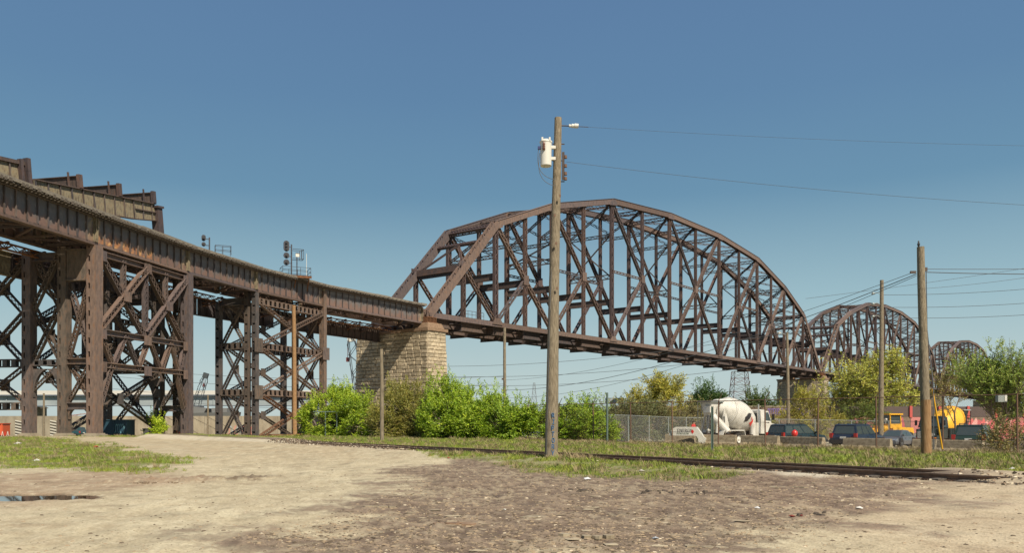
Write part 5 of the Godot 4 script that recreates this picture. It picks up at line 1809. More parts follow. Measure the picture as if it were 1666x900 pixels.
func mixer(label: String, pos: Vector3, turn: float, drum_m: Material, cab_m: Material, white_truck: bool) -> Node3D:
	var t := thing("mixer_truck", label, "truck", pos, turn, "concrete mixer trucks in the lot")
	var m := MB.new()
	m.slab(Vector3(-4.4, 0.8, -0.45), Vector3(3.6, 1.08, 0.45))
	put("chassis", m, M.black, t)
	# drum, its axis rising towards the back
	var ax := Vector3(-0.955, 0.29, 0).normalized()
	var side := Vector3(0, 0, 1)
	var db := Transform3D(Basis(ax.cross(side), ax, side), Vector3(1.35, 1.98, 0))
	m = MB.new(true)
	m.lathe([Vector2(0, -0.15), Vector2(0.75, -0.08), Vector2(0.86, 0.0), Vector2(1.02, 0.35), Vector2(1.2, 0.9), Vector2(1.31, 1.35), Vector2(1.34, 1.55), Vector2(1.34, 2.6), Vector2(1.27, 2.78), Vector2(0.68, 4.35), Vector2(0.62, 4.5), Vector2(0.46, 4.52), Vector2(0.4, 4.2)], 32, db)
	put("drum", m, drum_m, t)
	m = MB.new(true)
	m.lathe([Vector2(1.1, 2.98), Vector2(1.26, 2.95), Vector2(1.26, 3.12), Vector2(1.1, 3.1)], 32, db)
	put("drum_ring", m, drum_m, t)
	if white_truck:   # marks on the drum's side: a dark flag and a red wedge with a ring, bent to the drum
		for q in [[[Vector2(1.55, 0.0), Vector2(1.15, 0.42), Vector2(0.85, 0.46), Vector2(0.95, 0.05), Vector2(1.2, -0.28), Vector2(1.48, -0.42)], M.black], [[Vector2(0.62, -0.1), Vector2(0.36, 0.2), Vector2(0.22, -0.15), Vector2(0.36, -0.62), Vector2(0.55, -0.38), Vector2(0.85, -0.34)], M.red], [[Vector2(0.75, 0.05), Vector2(0.7, 0.22), Vector2(0.6, 0.22), Vector2(0.58, 0.08), Vector2(0.66, 0.0)], M.red]]:
			m = MB.new(true)
			var e := db.basis * Vector3(0, 0, 1)
			var u := db.basis * Vector3(1, 0, 0)
			if u.y < 0.0:
				u = -u
			var outline := PackedVector2Array(q[0])
			var on := func(p: Vector2) -> Array:
				var r := minf(0.9 + (p.x + 0.45) * 0.34, 1.34) + 0.02
				var th := p.y / 1.2 - 0.12
				var nn := e * cos(th) + u * sin(th)
				return [db * Vector3(0, p.x + 0.45, 0) + nn * r, nn]
			var cell := 0.06
			for ix in range(-2, 30):
				for iy in range(-14, 14):
					var p := Vector2(ix * cell, iy * cell)
					if Geometry2D.is_point_in_polygon(p + Vector2(cell, cell) * 0.5, outline):
						var f := m.v.size()
						for o in [Vector2(0, 0), Vector2(cell, 0), Vector2(cell, cell), Vector2(0, cell)]:
							var w: Array = on.call(p + o)
							m.vert(w[0], w[1])
						m.tri(f, f + 1, f + 2)
						m.tri(f, f + 2, f + 3)
			put("painted_mark", m, q[1], t)
	# back frame, hopper and chute
	m = MB.new()
	for s in [-1.0, 1.0]:
		m.beam(Vector3(-2.7, 1.05, s * 0.85), Vector3(-2.5, 3.05, s * 0.7), 0.14, 0.4, Vector3(1, 0, 0))
		m.beam(Vector3(-3.6, 1.05, s * 0.8), Vector3(-3.2, 3.3, s * 0.6), 0.1, 0.16, Vector3(1, 0, 0))
		m.prism(PackedVector2Array([Vector2(-2.75, 1.0), Vector2(-2.35, 1.0), Vector2(-2.3, 1.7), Vector2(-2.6, 2.6), Vector2(-2.8, 2.6)]), s * 0.98 - 0.03, s * 0.98 + 0.03)
	put("rear_frame", m, drum_m if white_truck else M.black, t)
	m = MB.new()
	m.hexa([Vector3(-3.75, 2.55, -0.45), Vector3(-3.0, 2.55, -0.45), Vector3(-3.0, 2.55, 0.45), Vector3(-3.75, 2.55, 0.45), Vector3(-4.05, 3.6, -0.6), Vector3(-3.0, 3.6, -0.6), Vector3(-3.0, 3.6, 0.6), Vector3(-4.05, 3.6, 0.6)])
	m.slab(Vector3(-4.2, 2.75, -0.1), Vector3(-4.0, 3.3, 0.6))
	put("hopper", m, cab_m, t)
	m = MB.new()
	m.slab(Vector3(-4.25, 3.62, -0.75), Vector3(-2.6, 3.74, 0.75))
	put("hopper_platform", m, M.galv, t)
	m = MB.new(true)
	m.tube(Vector3(-3.5, 2.45, 0.3), Vector3(-2.75, 1.15, 1.25), 0.34, 0.3, 14)
	put("chute", m, cab_m, t)
	m = MB.new()
	for k in 8:
		m.beam(Vector3(-4.15, 1.0 + k * 0.3, -0.75), Vector3(-4.15, 1.0 + k * 0.3, -0.35), 0.04, 0.04)
	for z in [-0.75, -0.35]:
		m.beam(Vector3(-4.15, 0.8, z), Vector3(-4.15, 3.6, z), 0.05, 0.05)
	m.slab(Vector3(-4.5, 0.75, -1.1), Vector3(-4.35, 0.95, 1.1))
	put("ladder", m, M.chrome if white_truck else M.black, t)
	# wheels and mudguards
	for s in [-1.0, 1.0]:
		for wx in [-2.55, -1.2]:
			wheel(t, Vector3(wx, 0.53, s * 0.95), 0.53, 0.5, M.white if white_truck else M.chrome)
		wheel(t, Vector3(2.9, 0.53, s * 1.02), 0.53, 0.32, M.chrome)
		m = MB.new()
		m.slab(Vector3(-3.15, 1.22, s * 0.68), Vector3(-0.6, 1.3, s * 1.24))
		m.beam(Vector3(-3.15, 1.26, s * 0.96), Vector3(-3.35, 0.8, s * 0.96), 0.56, 0.05, Vector3(1, 0, 0))
		m.beam(Vector3(-0.6, 1.26, s * 0.96), Vector3(-0.45, 0.8, s * 0.96), 0.56, 0.05, Vector3(1, 0, 0))
		put("mudguard", m, cab_m, t)
		m = MB.new(true)
		m.tube(Vector3(0.75, 0.7, s * 1.0), Vector3(0.75, 1.9, s * 1.0), 0.26, 0.26, 14)
		m.tube(Vector3(1.25, 0.7, s * 1.0), Vector3(1.25, 1.9, s * 1.0), 0.2, 0.2, 14)
		put("water_tank", m, cab_m, t)
	# cab
	m = MB.new()
	m.hexa([Vector3(1.75, 0.95, -1.05), Vector3(3.55, 0.95, -1.05), Vector3(3.55, 0.95, 1.05), Vector3(1.75, 0.95, 1.05), Vector3(1.75, 1.95, -1.1), Vector3(3.6, 1.8, -1.1), Vector3(3.6, 1.8, 1.1), Vector3(1.75, 1.95, 1.1)])
	m.hexa([Vector3(1.75, 1.95, -1.1), Vector3(3.2, 1.95, -1.1), Vector3(3.2, 1.95, 1.1), Vector3(1.75, 1.95, 1.1), Vector3(1.78, 2.95, -1.0), Vector3(2.85, 2.92, -1.0), Vector3(2.85, 2.92, 1.0), Vector3(1.78, 2.95, 1.0)])
	m.hexa([Vector3(3.2, 1.2, -0.85), Vector3(4.5, 1.0, -0.7), Vector3(4.5, 1.0, 0.7), Vector3(3.2, 1.2, 0.85), Vector3(3.15, 2.0, -0.85), Vector3(4.45, 1.66, -0.62), Vector3(4.45, 1.66, 0.62), Vector3(3.15, 2.0, 0.85)])
	m.hexa([Vector3(1.8, 2.94, -0.9), Vector3(2.75, 2.9, -0.9), Vector3(2.75, 2.9, 0.9), Vector3(1.8, 2.94, 0.9), Vector3(1.95, 3.06, -0.75), Vector3(2.6, 3.03, -0.75), Vector3(2.6, 3.03, 0.75), Vector3(1.95, 3.06, 0.75)])
	put("cab", m, cab_m, t)
	for s in [-1.0, 1.0]:
		pane(t, "side_window", [Vector3(2.3, 2.1, s * 1.09), Vector3(3.1, 2.05, s * 1.09), Vector3(2.82, 2.8, s * 1.015), Vector3(2.35, 2.8, s * 1.015)], Vector3(0, 0.1, s), M.glass)
		m = MB.new()
		m.hexa([Vector3(3.0, 1.0, s * 0.8), Vector3(4.35, 0.85, s * 0.68), Vector3(4.35, 0.85, s * 1.12), Vector3(3.0, 1.0, s * 1.15), Vector3(3.0, 1.35, s * 0.8), Vector3(4.2, 1.18, s * 0.68), Vector3(4.2, 1.18, s * 1.12), Vector3(3.0, 1.35, s * 1.15)])
		put("wing", m, cab_m, t)
		m = MB.new(true)
		m.tube(Vector3(4.3, 1.32, s * 0.82), Vector3(4.46, 1.3, s * 0.82), 0.14, 0.15, 12)
		put("headlight", m, M.chrome, t)
		m = MB.new()
		m.box(Vector3(4.38, 1.0, s * 0.95), Vector3(0.08, 0.12, 0.28))
		put("indicator", m, mat(Color(0.8, 0.25, 0.03), 0.4), t)
		m = MB.new()
		m.box(Vector3(3.15, 2.4, s * 1.3), Vector3(0.1, 0.5, 0.2))
		m.beam(Vector3(3.1, 2.55, s * 1.0), Vector3(3.15, 2.55, s * 1.25), 0.03, 0.03)
		put("mirror", m, M.black, t)
	pane(t, "windscreen", [Vector3(3.21, 2.05, -0.95), Vector3(3.21, 2.05, 0.95), Vector3(2.9, 2.82, 0.9), Vector3(2.9, 2.82, -0.9)], Vector3(0.93, 0.36, 0), M.glass)
	pane(t, "rear_window", [Vector3(1.75, 2.15, -0.75), Vector3(1.75, 2.15, 0.75), Vector3(1.77, 2.75, 0.7), Vector3(1.77, 2.75, -0.7)], Vector3(-1, 0, 0), M.glass)
	m = MB.new()
	m.slab(Vector3(4.46, 0.95, -0.55), Vector3(4.52, 1.62, 0.55))
	for k in 6:
		m.slab(Vector3(4.52, 1.0 + k * 0.1, -0.52), Vector3(4.55, 1.05 + k * 0.1, 0.52))
	put("grille", m, M.chrome, t)
	m = MB.new()
	m.slab(Vector3(4.4, 0.55, -1.15), Vector3(4.62, 0.85, 1.15))
	put("bumper", m, M.chrome, t)
	m = MB.new(true)
	m.tube(Vector3(1.6, 1.0, 0.95), Vector3(1.6, 3.0, 0.95), 0.12, 0.12, 10)
	m.tube(Vector3(1.6, 3.0, 0.95), Vector3(1.6, 3.5, 0.95), 0.06, 0.06, 8)
	put("exhaust", m, M.chrome if white_truck else M.black, t)
	return t

func loader(pos: Vector3, turn: float):
	var t := thing("wheel_loader", "yellow wheel loader with dark glass cab behind the grey saloon", "loader", pos, turn)
	var m := MB.new()
	m.hexa([Vector3(-3.0, 0.9, -0.9), Vector3(-0.2, 0.7, -0.9), Vector3(-0.2, 0.7, 0.9), Vector3(-3.0, 0.9, 0.9), Vector3(-2.9, 1.9, -0.8), Vector3(-0.2, 2.0, -0.85), Vector3(-0.2, 2.0, 0.85), Vector3(-2.9, 1.9, 0.8)])
	m.slab(Vector3(0.1, 0.8, -0.6), Vector3(1.3, 1.5, 0.6))
	put("body", m, M.yellow, t)
	m = MB.new()
	for s in [-0.55, 0.55]:
		m.beam(Vector3(0.5, 1.7, s), Vector3(1.9, 1.5, s), 0.2, 0.45)
		m.beam(Vector3(1.9, 1.5, s), Vector3(2.7, 0.6, s), 0.2, 0.4)
		m.beam(Vector3(0.9, 1.3, s * 0.6), Vector3(2.0, 1.1, s * 0.6), 0.14, 0.14)
	m.slab(Vector3(0.3, 1.3, -0.75), Vector3(0.9, 2.1, 0.75))
	put("lift_arm", m, M.yellow, t)
	m = MB.new()
	m.prism(PackedVector2Array([Vector2(2.5, 1.2), Vector2(2.5, 0.2), Vector2(3.7, 0.15), Vector2(3.65, 0.25), Vector2(2.75, 0.5), Vector2(2.75, 1.1)]), -1.35, 1.35)
	put("bucket", m, M.rust, t)
	m = MB.new()
	for c in [[-1.35, -0.75], [-1.35, 0.75], [0.05, -0.75], [0.05, 0.75]]:
		m.beam(Vector3(c[0], 1.9, c[1]), Vector3(c[0] * 0.95, 3.25, c[1] * 0.92), 0.1, 0.1, Vector3(1, 0, 0))
	m.slab(Vector3(-1.5, 3.22, -0.85), Vector3(0.3, 3.36, 0.85))
	m.slab(Vector3(-1.4, 1.85, -0.8), Vector3(0.1, 2.3, 0.8))
	put("cab", m, M.yellow, t)
	m = MB.new()
	m.hexa([Vector3(-1.32, 2.3, -0.74), Vector3(0.03, 2.3, -0.74), Vector3(0.03, 2.3, 0.74), Vector3(-1.32, 2.3, 0.74), Vector3(-1.27, 3.22, -0.68), Vector3(0.02, 3.22, -0.68), Vector3(0.02, 3.22, 0.68), Vector3(-1.27, 3.22, 0.68)])
	put("cab_glass", m, M.glass, t)
	for s in [-1.0, 1.0]:
		for wx in [-2.0, 1.0]:
			wheel(t, Vector3(wx, 0.75, s * 1.0), 0.75, 0.55, M.yellow)
		m = MB.new(true)
		m.tube(Vector3(0.6, 2.3, s * 0.7), Vector3(0.6, 2.7, s * 0.7), 0.03, 0.03, 6)
		m.tube(Vector3(0.5, 2.75, s * 0.7), Vector3(0.7, 2.75, s * 0.7), 0.11, 0.13, 10)
		put("headlight", m, M.white, t)
	m = MB.new(true)
	m.tube(Vector3(-2.2, 1.9, 0.3), Vector3(-2.2, 2.8, 0.3), 0.06, 0.06, 8)
	put("exhaust", m, M.black, t)

func make_vehicles():
	mixer("white concrete mixer truck with a red and black mark on its drum", drop_to(19.4, 71.5) + Vector3(0, 0.02, 0), 0.62, M.dirty_white, M.dirty_white, true)
	var navy := mat(Color(0.012, 0.03, 0.04), 0.3)
	var blue := mat(Color(0.012, 0.025, 0.05), 0.3)
	var green := mat(Color(0.016, 0.04, 0.032), 0.3)
	var grey := mat(Color(0.15, 0.155, 0.17), 0.25, 0.4)
	car("dark green-black estate wagon parked side-on right of the white mixer", drop_to(21.4, 62.5), 0.5, navy, true, "cars parked in the fenced lot")
	car("dark blue estate wagon with its back and red taillight towards the tracks", drop_to(23.7, 57.0), 0.78, blue, true, "cars parked in the fenced lot")
	car("grey saloon facing the tracks in a gap between concrete barriers", drop_to(32.6, 70.5), -2.35, grey, false, "cars parked in the fenced lot")
	car("dark green estate wagon under the feathery tree at the right", drop_to(29.0, 52.0), 0.9, green, true, "cars parked in the fenced lot")
	car("dark hatchback mostly hidden behind the weeds at the right edge", drop_to(36.5, 57.0), 0.3, navy, false, "cars parked in the fenced lot")
	loader(drop_to(38.4, 85.5), -2.8)
	mixer("black mixer truck with a bright yellow drum behind the right-hand pole", drop_to(41.9, 80.5), -2.45, M.yellow, mat(Color(0.016, 0.025, 0.025), 0.3), false)
	# red fuel can on the barrier
	var m := MB.new(true)
	m.lathe([Vector2(0, 0), Vector2(0.12, 0.02), Vector2(0.19, 0.14), Vector2(0.17, 0.3), Vector2(0.06, 0.4), Vector2(0, 0.41)], 12)
	var o := put("red_ball", m, M.red)
	o.position = Vector3(at(1292, 708.5, 48.3).x, 0.0, -48.3)
	for k in get_children():   # it sits on the barrier below it
		if k.name.begins_with("concrete_barrier") and Vector2(k.position.x - o.position.x, k.position.z - o.position.z).length() < 2.0:
			o.position.y = k.position.y + 0.69
	tag(o, "round red float resting on the pale barrier before the dark wagon", "float")

# ---------- plants ----------
func tint(base: Color, vary: float) -> Color:
	var f := rng.randf_range(1.0 - vary, 1.0 + vary)
	return Color(base.r * f * rng.randf_range(0.85, 1.15), base.g * f, base.b * f * rng.randf_range(0.8, 1.2))

func rand_dir() -> Vector3:
	return Vector3(rng.randfn(), rng.randfn(), rng.randfn()).normalized()

func spray(m: MB, p: Vector3, d: Vector3, l: float, n: int, leaf: float, c: Color, vary: float):   # a twig with leaves on both sides
	var s := d.cross(Vector3.UP + rand_dir() * 0.3).normalized()
	for i in n:
		var f := (i + 0.6) / n
		var q := p + d * l * f - Vector3(0, 0.1 * l * f * f, 0)
		var o := s * (1.0 if i % 2 == 0 else -1.0)
		var ld := (d * 0.6 + o + rand_dir() * 0.45).normalized()
		m.col = tint(c, vary)
		m.leaf(q, ld, ld.cross(rand_dir()).normalized(), leaf * rng.randf_range(0.7, 1.25), leaf * 0.5)

func bush(called: String, label: String, cat: String, lobes: Array, sprays: int, leaf: float, colors: Array, group: String, lift := 0.35):
	# lobes: [centre, radii]; the crown is twigs spread through and over them, thinned by noise so that gaps stay open
	var c0: Vector3 = lobes[0][0]
	var foot := Vector3(c0.x, ground_y(c0.x, c0.z), c0.z)
	var t := thing(called, label, cat, foot, 0.0, group)
	var m := MB.new(false, true)
	var stems := MB.new()
	var vol := 0.0
	for e in lobes:
		vol += pow(e[1].x * e[1].y * e[1].z, 0.7)
	for e in lobes:
		var n := int(sprays * pow(e[1].x * e[1].y * e[1].z, 0.7) / vol)
		var made := 0
		var shade := rng.randf_range(-0.3, 0.25)
		var tries := 0
		while made < n and tries < n * 6:
			tries += 1
			var d := rand_dir()
			var r := pow(rng.randf(), 0.35)
			var p: Vector3 = e[0] + d * e[1] * r
			var q := fine.get_noise_3dv(p * 0.55)
			if q < -0.03 + rng.randf() * 0.14 or p.y < foot.y - 0.1:
				continue
			made += 1
			var base: Color = colors[0].lerp(colors[1], clampf(0.5 + shade + q * 1.2 + rng.randf_range(-0.25, 0.25), 0, 1))
			if colors.size() > 2 and rng.randf() < 0.12:
				base = colors[2]
			var out := (d + Vector3(0, lift, 0) + rand_dir() * 0.5).normalized()
			spray(m, p - foot, out, leaf * rng.randf_range(2.5, 4.5), 8, leaf, base, 0.22)
		for k in 16:
			var d := rand_dir()
			d.y = absf(d.y)
			var tip: Vector3 = e[0] + d * e[1] * rng.randf_range(0.75, 1.3)
			if k < 12:
				var w := rng.randf_range(0.5, 1.9) * leaf * 6.0
				var up := Vector3(rng.randf_range(-0.25, 0.25), 1, rng.randf_range(-0.2, 0.2)).normalized()
				var s0: Vector3 = e[0] + Vector3(d.x, 0.75, d.z) * e[1] * Vector3(0.75, 1, 0.75)
				for j in 4:
					spray(m, s0 - foot + up * w * 0.25 * j, (up + rand_dir() * 0.4).normalized(), leaf * 3.0, 8, leaf, colors[1], 0.2)
			var mid := (foot + Vector3(tip.x, 0, tip.z)) * 0.5
			mid = Vector3((c0.x + tip.x) * 0.5, (foot.y + tip.y) * 0.45, (c0.z + tip.z) * 0.5)
			var g := Vector3(lerpf(c0.x, tip.x, 0.35), 0, lerpf(c0.z, tip.z, 0.35))
			g.y = ground_y(g.x, g.z) - 0.15
			stems.tube(g - foot, mid - foot, leaf * 0.22, leaf * 0.14, 5, false)
			stems.tube(mid - foot, tip - foot, leaf * 0.14, leaf * 0.05, 4, false)
	put("stems", stems, M.bark, t)
	kind(put("foliage", m, M.leaf, t), "stuff")

func limb(w: MB, l: MB, p: Vector3, d: Vector3, len: float, r: float, depth: int, o: Dictionary):
	var k := 3
	var q := p
	for i in k:
		var f0 := float(i) / k
		var f1 := float(i + 1) / k
		d = (d + rand_dir() * o.wander + Vector3(0, o.rise, 0)).normalized()
		var e := q + d * len / k
		w.tube(q, e, r * lerpf(1.0, 0.6, f0), r * lerpf(1.0, 0.6, f1), 7 if depth > 2 else 4, false)
		if depth > 0 and (i > 0 or depth < o.depth):
			for b in (int(o.forks) if i < k - 1 else int(o.forks) + 1):
				var s := d.cross(rand_dir()).normalized()
				var bd: Vector3 = (d * o.lead + s * o.spread + Vector3(0, o.rise, 0)).normalized()
				limb(w, l, e, bd, len * o.shrink * rng.randf_range(0.75, 1.15), r * 0.52, depth - 1, o)
		if depth <= 1:
			for b in int(o.sprays):
				if rng.randf() > o.bare:
					var c: Color = o.colors[0].lerp(o.colors[1], clampf(0.5 + fine.get_noise_3dv((e + o.at) * 0.5) * 1.2, 0, 1))
					spray(l, q.lerp(e, rng.randf()), (d * o.tip + rand_dir() * 0.7 + Vector3(0, o.rise, 0)).normalized(), o.leaf * 3.2, 7, o.leaf, c, 0.25)
		q = e

func tree(label: String, foot: Vector3, lean: Vector3, h: float, r: float, o: Dictionary, group := ""):
	var t := thing(o.called, label, "tree", foot, 0.0, group)
	var w := MB.new(true)
	var l := MB.new(false, true)
	o.at = foot
	limb(w, l, Vector3(0, -0.3, 0), lean.normalized(), h, r, o.depth, o)
	put("trunk", w, M.bark, t)
	kind(put("crown", l, M.leaf, t), "stuff")

func make_plants():
	var light := Color(0.29, 0.39, 0.02)
	var mid := Color(0.15, 0.24, 0.014)
	var bright := Color(0.38, 0.48, 0.03)
	var olive := Color(0.25, 0.235, 0.045)
	var yellow := Color(0.36, 0.33, 0.05)
	var g := "bushes along the tracks"
	bush("bush", "round bright green bush right of the far steel tower", "bush", [[at(548, 690, 76), Vector3(3.0, 2.7, 2.2)], [at(520, 695, 75), Vector3(1.9, 2.0, 1.6)], [at(582, 688, 74), Vector3(2.0, 2.3, 1.8)], [at(552, 660, 77), Vector3(1.8, 1.6, 1.4)]], 5100, 0.17, [mid, light, bright], g)
	bush("bush", "olive bush below the sunlit stone pier, around the cut pole", "bush", [[at(650, 690, 72), Vector3(2.6, 2.6, 2.2)], [at(618, 698, 70), Vector3(1.6, 1.5, 1.4)], [at(672, 668, 73), Vector3(2.4, 2.4, 2.0)], [at(690, 692, 70), Vector3(1.8, 1.7, 1.5)], [at(650, 650, 74), Vector3(1.5, 1.2, 1.3)]], 5100, 0.15, [Color(0.17, 0.17, 0.035), olive, Color(0.27, 0.23, 0.075)], g)
	bush("bush", "large dense green bush right of the stone pier, tallest of the row", "bush", [[at(745, 688, 68), Vector3(3.2, 2.2, 2.4)], [at(720, 655, 70), Vector3(1.7, 1.9, 1.6)], [at(785, 674, 67), Vector3(2.3, 1.6, 1.9)], [at(715, 690, 66), Vector3(1.7, 1.5, 1.5)], [at(758, 664, 69), Vector3(1.6, 1.4, 1.4)], [at(770, 694, 65), Vector3(2.0, 1.3, 1.5)]], 7140, 0.17, [mid, Color(0.27, 0.38, 0.02), bright], g)
	bush("bush", "dark green bush left of the tall pole, at the end of the rusty fence", "bush", [[at(828, 694, 63), Vector3(2.0, 1.5, 1.7)], [at(806, 682, 65), Vector3(1.6, 1.4, 1.4)], [at(846, 692, 63), Vector3(1.4, 1.2, 1.3)]], 3400, 0.16, [mid, Color(0.22, 0.33, 0.018), bright], g)
	bush("bush", "green bush behind the fence right of the tall pole", "bush", [[at(925, 696, 60), Vector3(2.6, 1.3, 1.6)], [at(880, 695, 62), Vector3(1.8, 1.4, 1.4)], [at(965, 698, 58.5), Vector3(1.6, 1.1, 1.3)], [at(945, 682, 60), Vector3(1.4, 0.9, 1.2)]], 4420, 0.16, [mid, Color(0.23, 0.34, 0.018), bright], g)
	g = "shrubs behind the back fence"
	bush("shrub", "dusty grey-green shrub behind the fence left of the white mixer", "shrub", [[at(1010, 690, 82), Vector3(2.6, 2.1, 1.6)], [at(1050, 690, 84), Vector3(2.6, 2.2, 1.6)]], 2550, 0.17, [Color(0.10, 0.12, 0.045), Color(0.18, 0.19, 0.07)], g)
	bush("shrub", "olive-brown shrub behind the fence, just left of the white mixer's hopper", "shrub", [[at(1100, 690, 85), Vector3(2.8, 2.1, 1.5)], [at(1140, 692, 86), Vector3(1.8, 1.8, 1.4)]], 2210, 0.17, [Color(0.14, 0.13, 0.05), Color(0.22, 0.20, 0.075)], g)
	bush("shrub", "yellow-green shrub climbing beside the far stone pier", "shrub", [[at(1312, 672, 92), Vector3(1.5, 2.6, 1.4)], [at(1290, 690, 92), Vector3(2.6, 1.5, 1.3)], [at(1340, 690, 92), Vector3(2.4, 1.4, 1.2)]], 2210, 0.17, [Color(0.22, 0.2, 0.04), yellow], g)
	bush("shrub", "ivy-like shrub on the wall between the dark blue wagon and the loader", "shrub", [[at(1395, 680, 95), Vector3(3.0, 1.4, 1.2)], [at(1425, 676, 97), Vector3(2.0, 0.9, 0.8)]], 1530, 0.17, [mid, Color(0.12, 0.15, 0.025)], g)
	tree("yellow-green budding tree behind the bushes, above the billboard's right", drop_to(18.2, 104.0), Vector3(-0.05, 1, 0), 3.2, 0.2, {"called": "budding_tree", "depth": 4, "forks": 1, "wander": 0.12, "rise": 0.1, "lead": 0.75, "spread": 0.85, "shrink": 0.8, "sprays": 3, "bare": 0.12, "tip": 0.8, "leaf": 0.26, "colors": [Color(0.28, 0.27, 0.04), Color(0.40, 0.37, 0.06)]})
	tree("large loose yellow-green tree in front of the second river span", drop_to(49.5, 112.0), Vector3(-0.12, 1, 0), 5.6, 0.3, {"called": "spreading_tree", "depth": 4, "forks": 2, "wander": 0.12, "rise": 0.03, "lead": 0.6, "spread": 0.95, "shrink": 0.74, "sprays": 2, "bare": 0.56, "tip": 0.6, "leaf": 0.27, "colors": [Color(0.34, 0.36, 0.06), Color(0.48, 0.47, 0.09)]})
	tree("feathery light green tree with upright shoots at the right edge", drop_to(35.6, 61.0), Vector3(0.06, 1, 0), 2.3, 0.16, {"called": "feathery_tree", "depth": 4, "forks": 2, "wander": 0.08, "rise": 0.22, "lead": 0.7, "spread": 0.8, "shrink": 0.82, "sprays": 2, "bare": 0.6, "tip": 1.1, "leaf": 0.15, "colors": [Color(0.20, 0.28, 0.05), Color(0.32, 0.40, 0.07)]})
	tree("pale yellowish sapling between the right-hand pole and the feathery tree", drop_to(41.5, 78.0), Vector3(0, 1, 0), 3.6, 0.12, {"called": "sapling", "depth": 3, "forks": 1, "wander": 0.12, "rise": 0.12, "lead": 0.8, "spread": 0.6, "shrink": 0.7, "sprays": 2, "bare": 0.2, "tip": 0.9, "leaf": 0.2, "colors": [Color(0.19, 0.165, 0.05), Color(0.26, 0.22, 0.06)]})
	bush("tree", "dark green bushy tree behind the white mixer's hopper", "tree", [[at(1158, 656, 122), Vector3(2.1, 1.5, 2.0)], [at(1140, 660, 122), Vector3(1.6, 1.4, 1.3)], [at(1150, 668, 122), Vector3(2.6, 1.2, 2.0)]], 1300, 0.3, [Color(0.035, 0.075, 0.015), Color(0.06, 0.115, 0.02)], "trees behind the floodwall")
	bush("tree", "low round green tree behind the white mixer's cab", "tree", [[at(1232, 662, 130), Vector3(3.0, 1.6, 2.0)], [at(1245, 664, 130), Vector3(2.2, 1.0, 1.6)]], 850, 0.28, [Color(0.05, 0.085, 0.015), Color(0.085, 0.125, 0.025)], "trees behind the floodwall")
	bush("tree", "green clump of trees low on the far side, right of the far stone pier", "tree", [[at(1365, 666, 150), Vector3(1.8, 1.4, 1.6)], [at(1378, 668, 150), Vector3(1.5, 1.0, 1.6)]], 510, 0.3, [Color(0.04, 0.075, 0.015), Color(0.07, 0.11, 0.02)], "trees behind the floodwall")
	bush("weed", "tall green weed at the foot of the nearer tower's right legs", "weed", [[drop_to(-40.0, 93.0) + Vector3(0, 0.8, 0), Vector3(1.0, 1.0, 0.7)], [drop_to(-39.0, 92.5) + Vector3(0, 0.5, 0), Vector3(0.8, 0.6, 0.6)]], 374, 0.2, [light, bright], "")
	bush("weed", "tangled weeds and dry stalks at the right edge of the fence", "weed", [[drop_to(22.7, 38.0) + Vector3(0, 0.5, 0), Vector3(1.3, 0.7, 0.6)], [drop_to(24.5, 38.2) + Vector3(0, 0.6, 0), Vector3(1.2, 0.8, 0.6)]], 850, 0.1, [Color(0.13, 0.13, 0.035), Color(0.21, 0.19, 0.06), Color(0.33, 0.22, 0.07)], "")

func tuft_mesh(blades: int, h: float, spread: float, seed_: int) -> ArrayMesh:
	var r := RandomNumberGenerator.new()
	r.seed = seed_
	var m := MB.new()
	for i in blades:
		var a := r.randf() * TAU
		var o := Vector3(cos(a), 0, sin(a)) * r.randf() * spread
		var d := Vector3(cos(a), 0, sin(a)) * r.randf_range(0.1, 0.6)
		var hh := h * r.randf_range(0.5, 1.1)
		var s := Vector3(-sin(a + 0.7), 0, cos(a + 0.7)) * h * 0.035
		var p := o + d * hh * 0.35 + Vector3(0, hh * 0.6, 0)
		var f := m.v.size()
		m.vert(o - s)
		m.vert(o + s)
		m.vert(p + s * 0.7)
		m.vert(p - s * 0.7)
		m.vert(o + d * hh + Vector3(0, hh, 0))
		m.ix.append_array([f, f + 1, f + 2, f, f + 2, f + 3, f + 3, f + 2, f + 4])
	return m.done()

func scatter(called: String, mesh: Mesh, m: Material, xf: Array, cols: Array):
	var mm := MultiMesh.new()
	mm.transform_format = MultiMesh.TRANSFORM_3D
	mm.use_colors = true
	mm.mesh = mesh
	mm.instance_count = xf.size()
	for i in xf.size():
		mm.set_instance_transform(i, xf[i])
		mm.set_instance_color(i, cols[i])
	var o := MultiMeshInstance3D.new()
	o.multimesh = mm
	o.material_override = m
	o.name = numbered(called, self)
	add_child(o, true)
	kind(o, "stuff")
	tag(o, {"grass": "green grass on the verges and the patch at the left", "dry_grass": "straw-coloured dead grass along the track and fence", "gravel": "loose gravel and crumbs on the bare ground", "ballast": "broken stone along the railway track"}[called], "grass" if called.ends_with("grass") else "gravel")

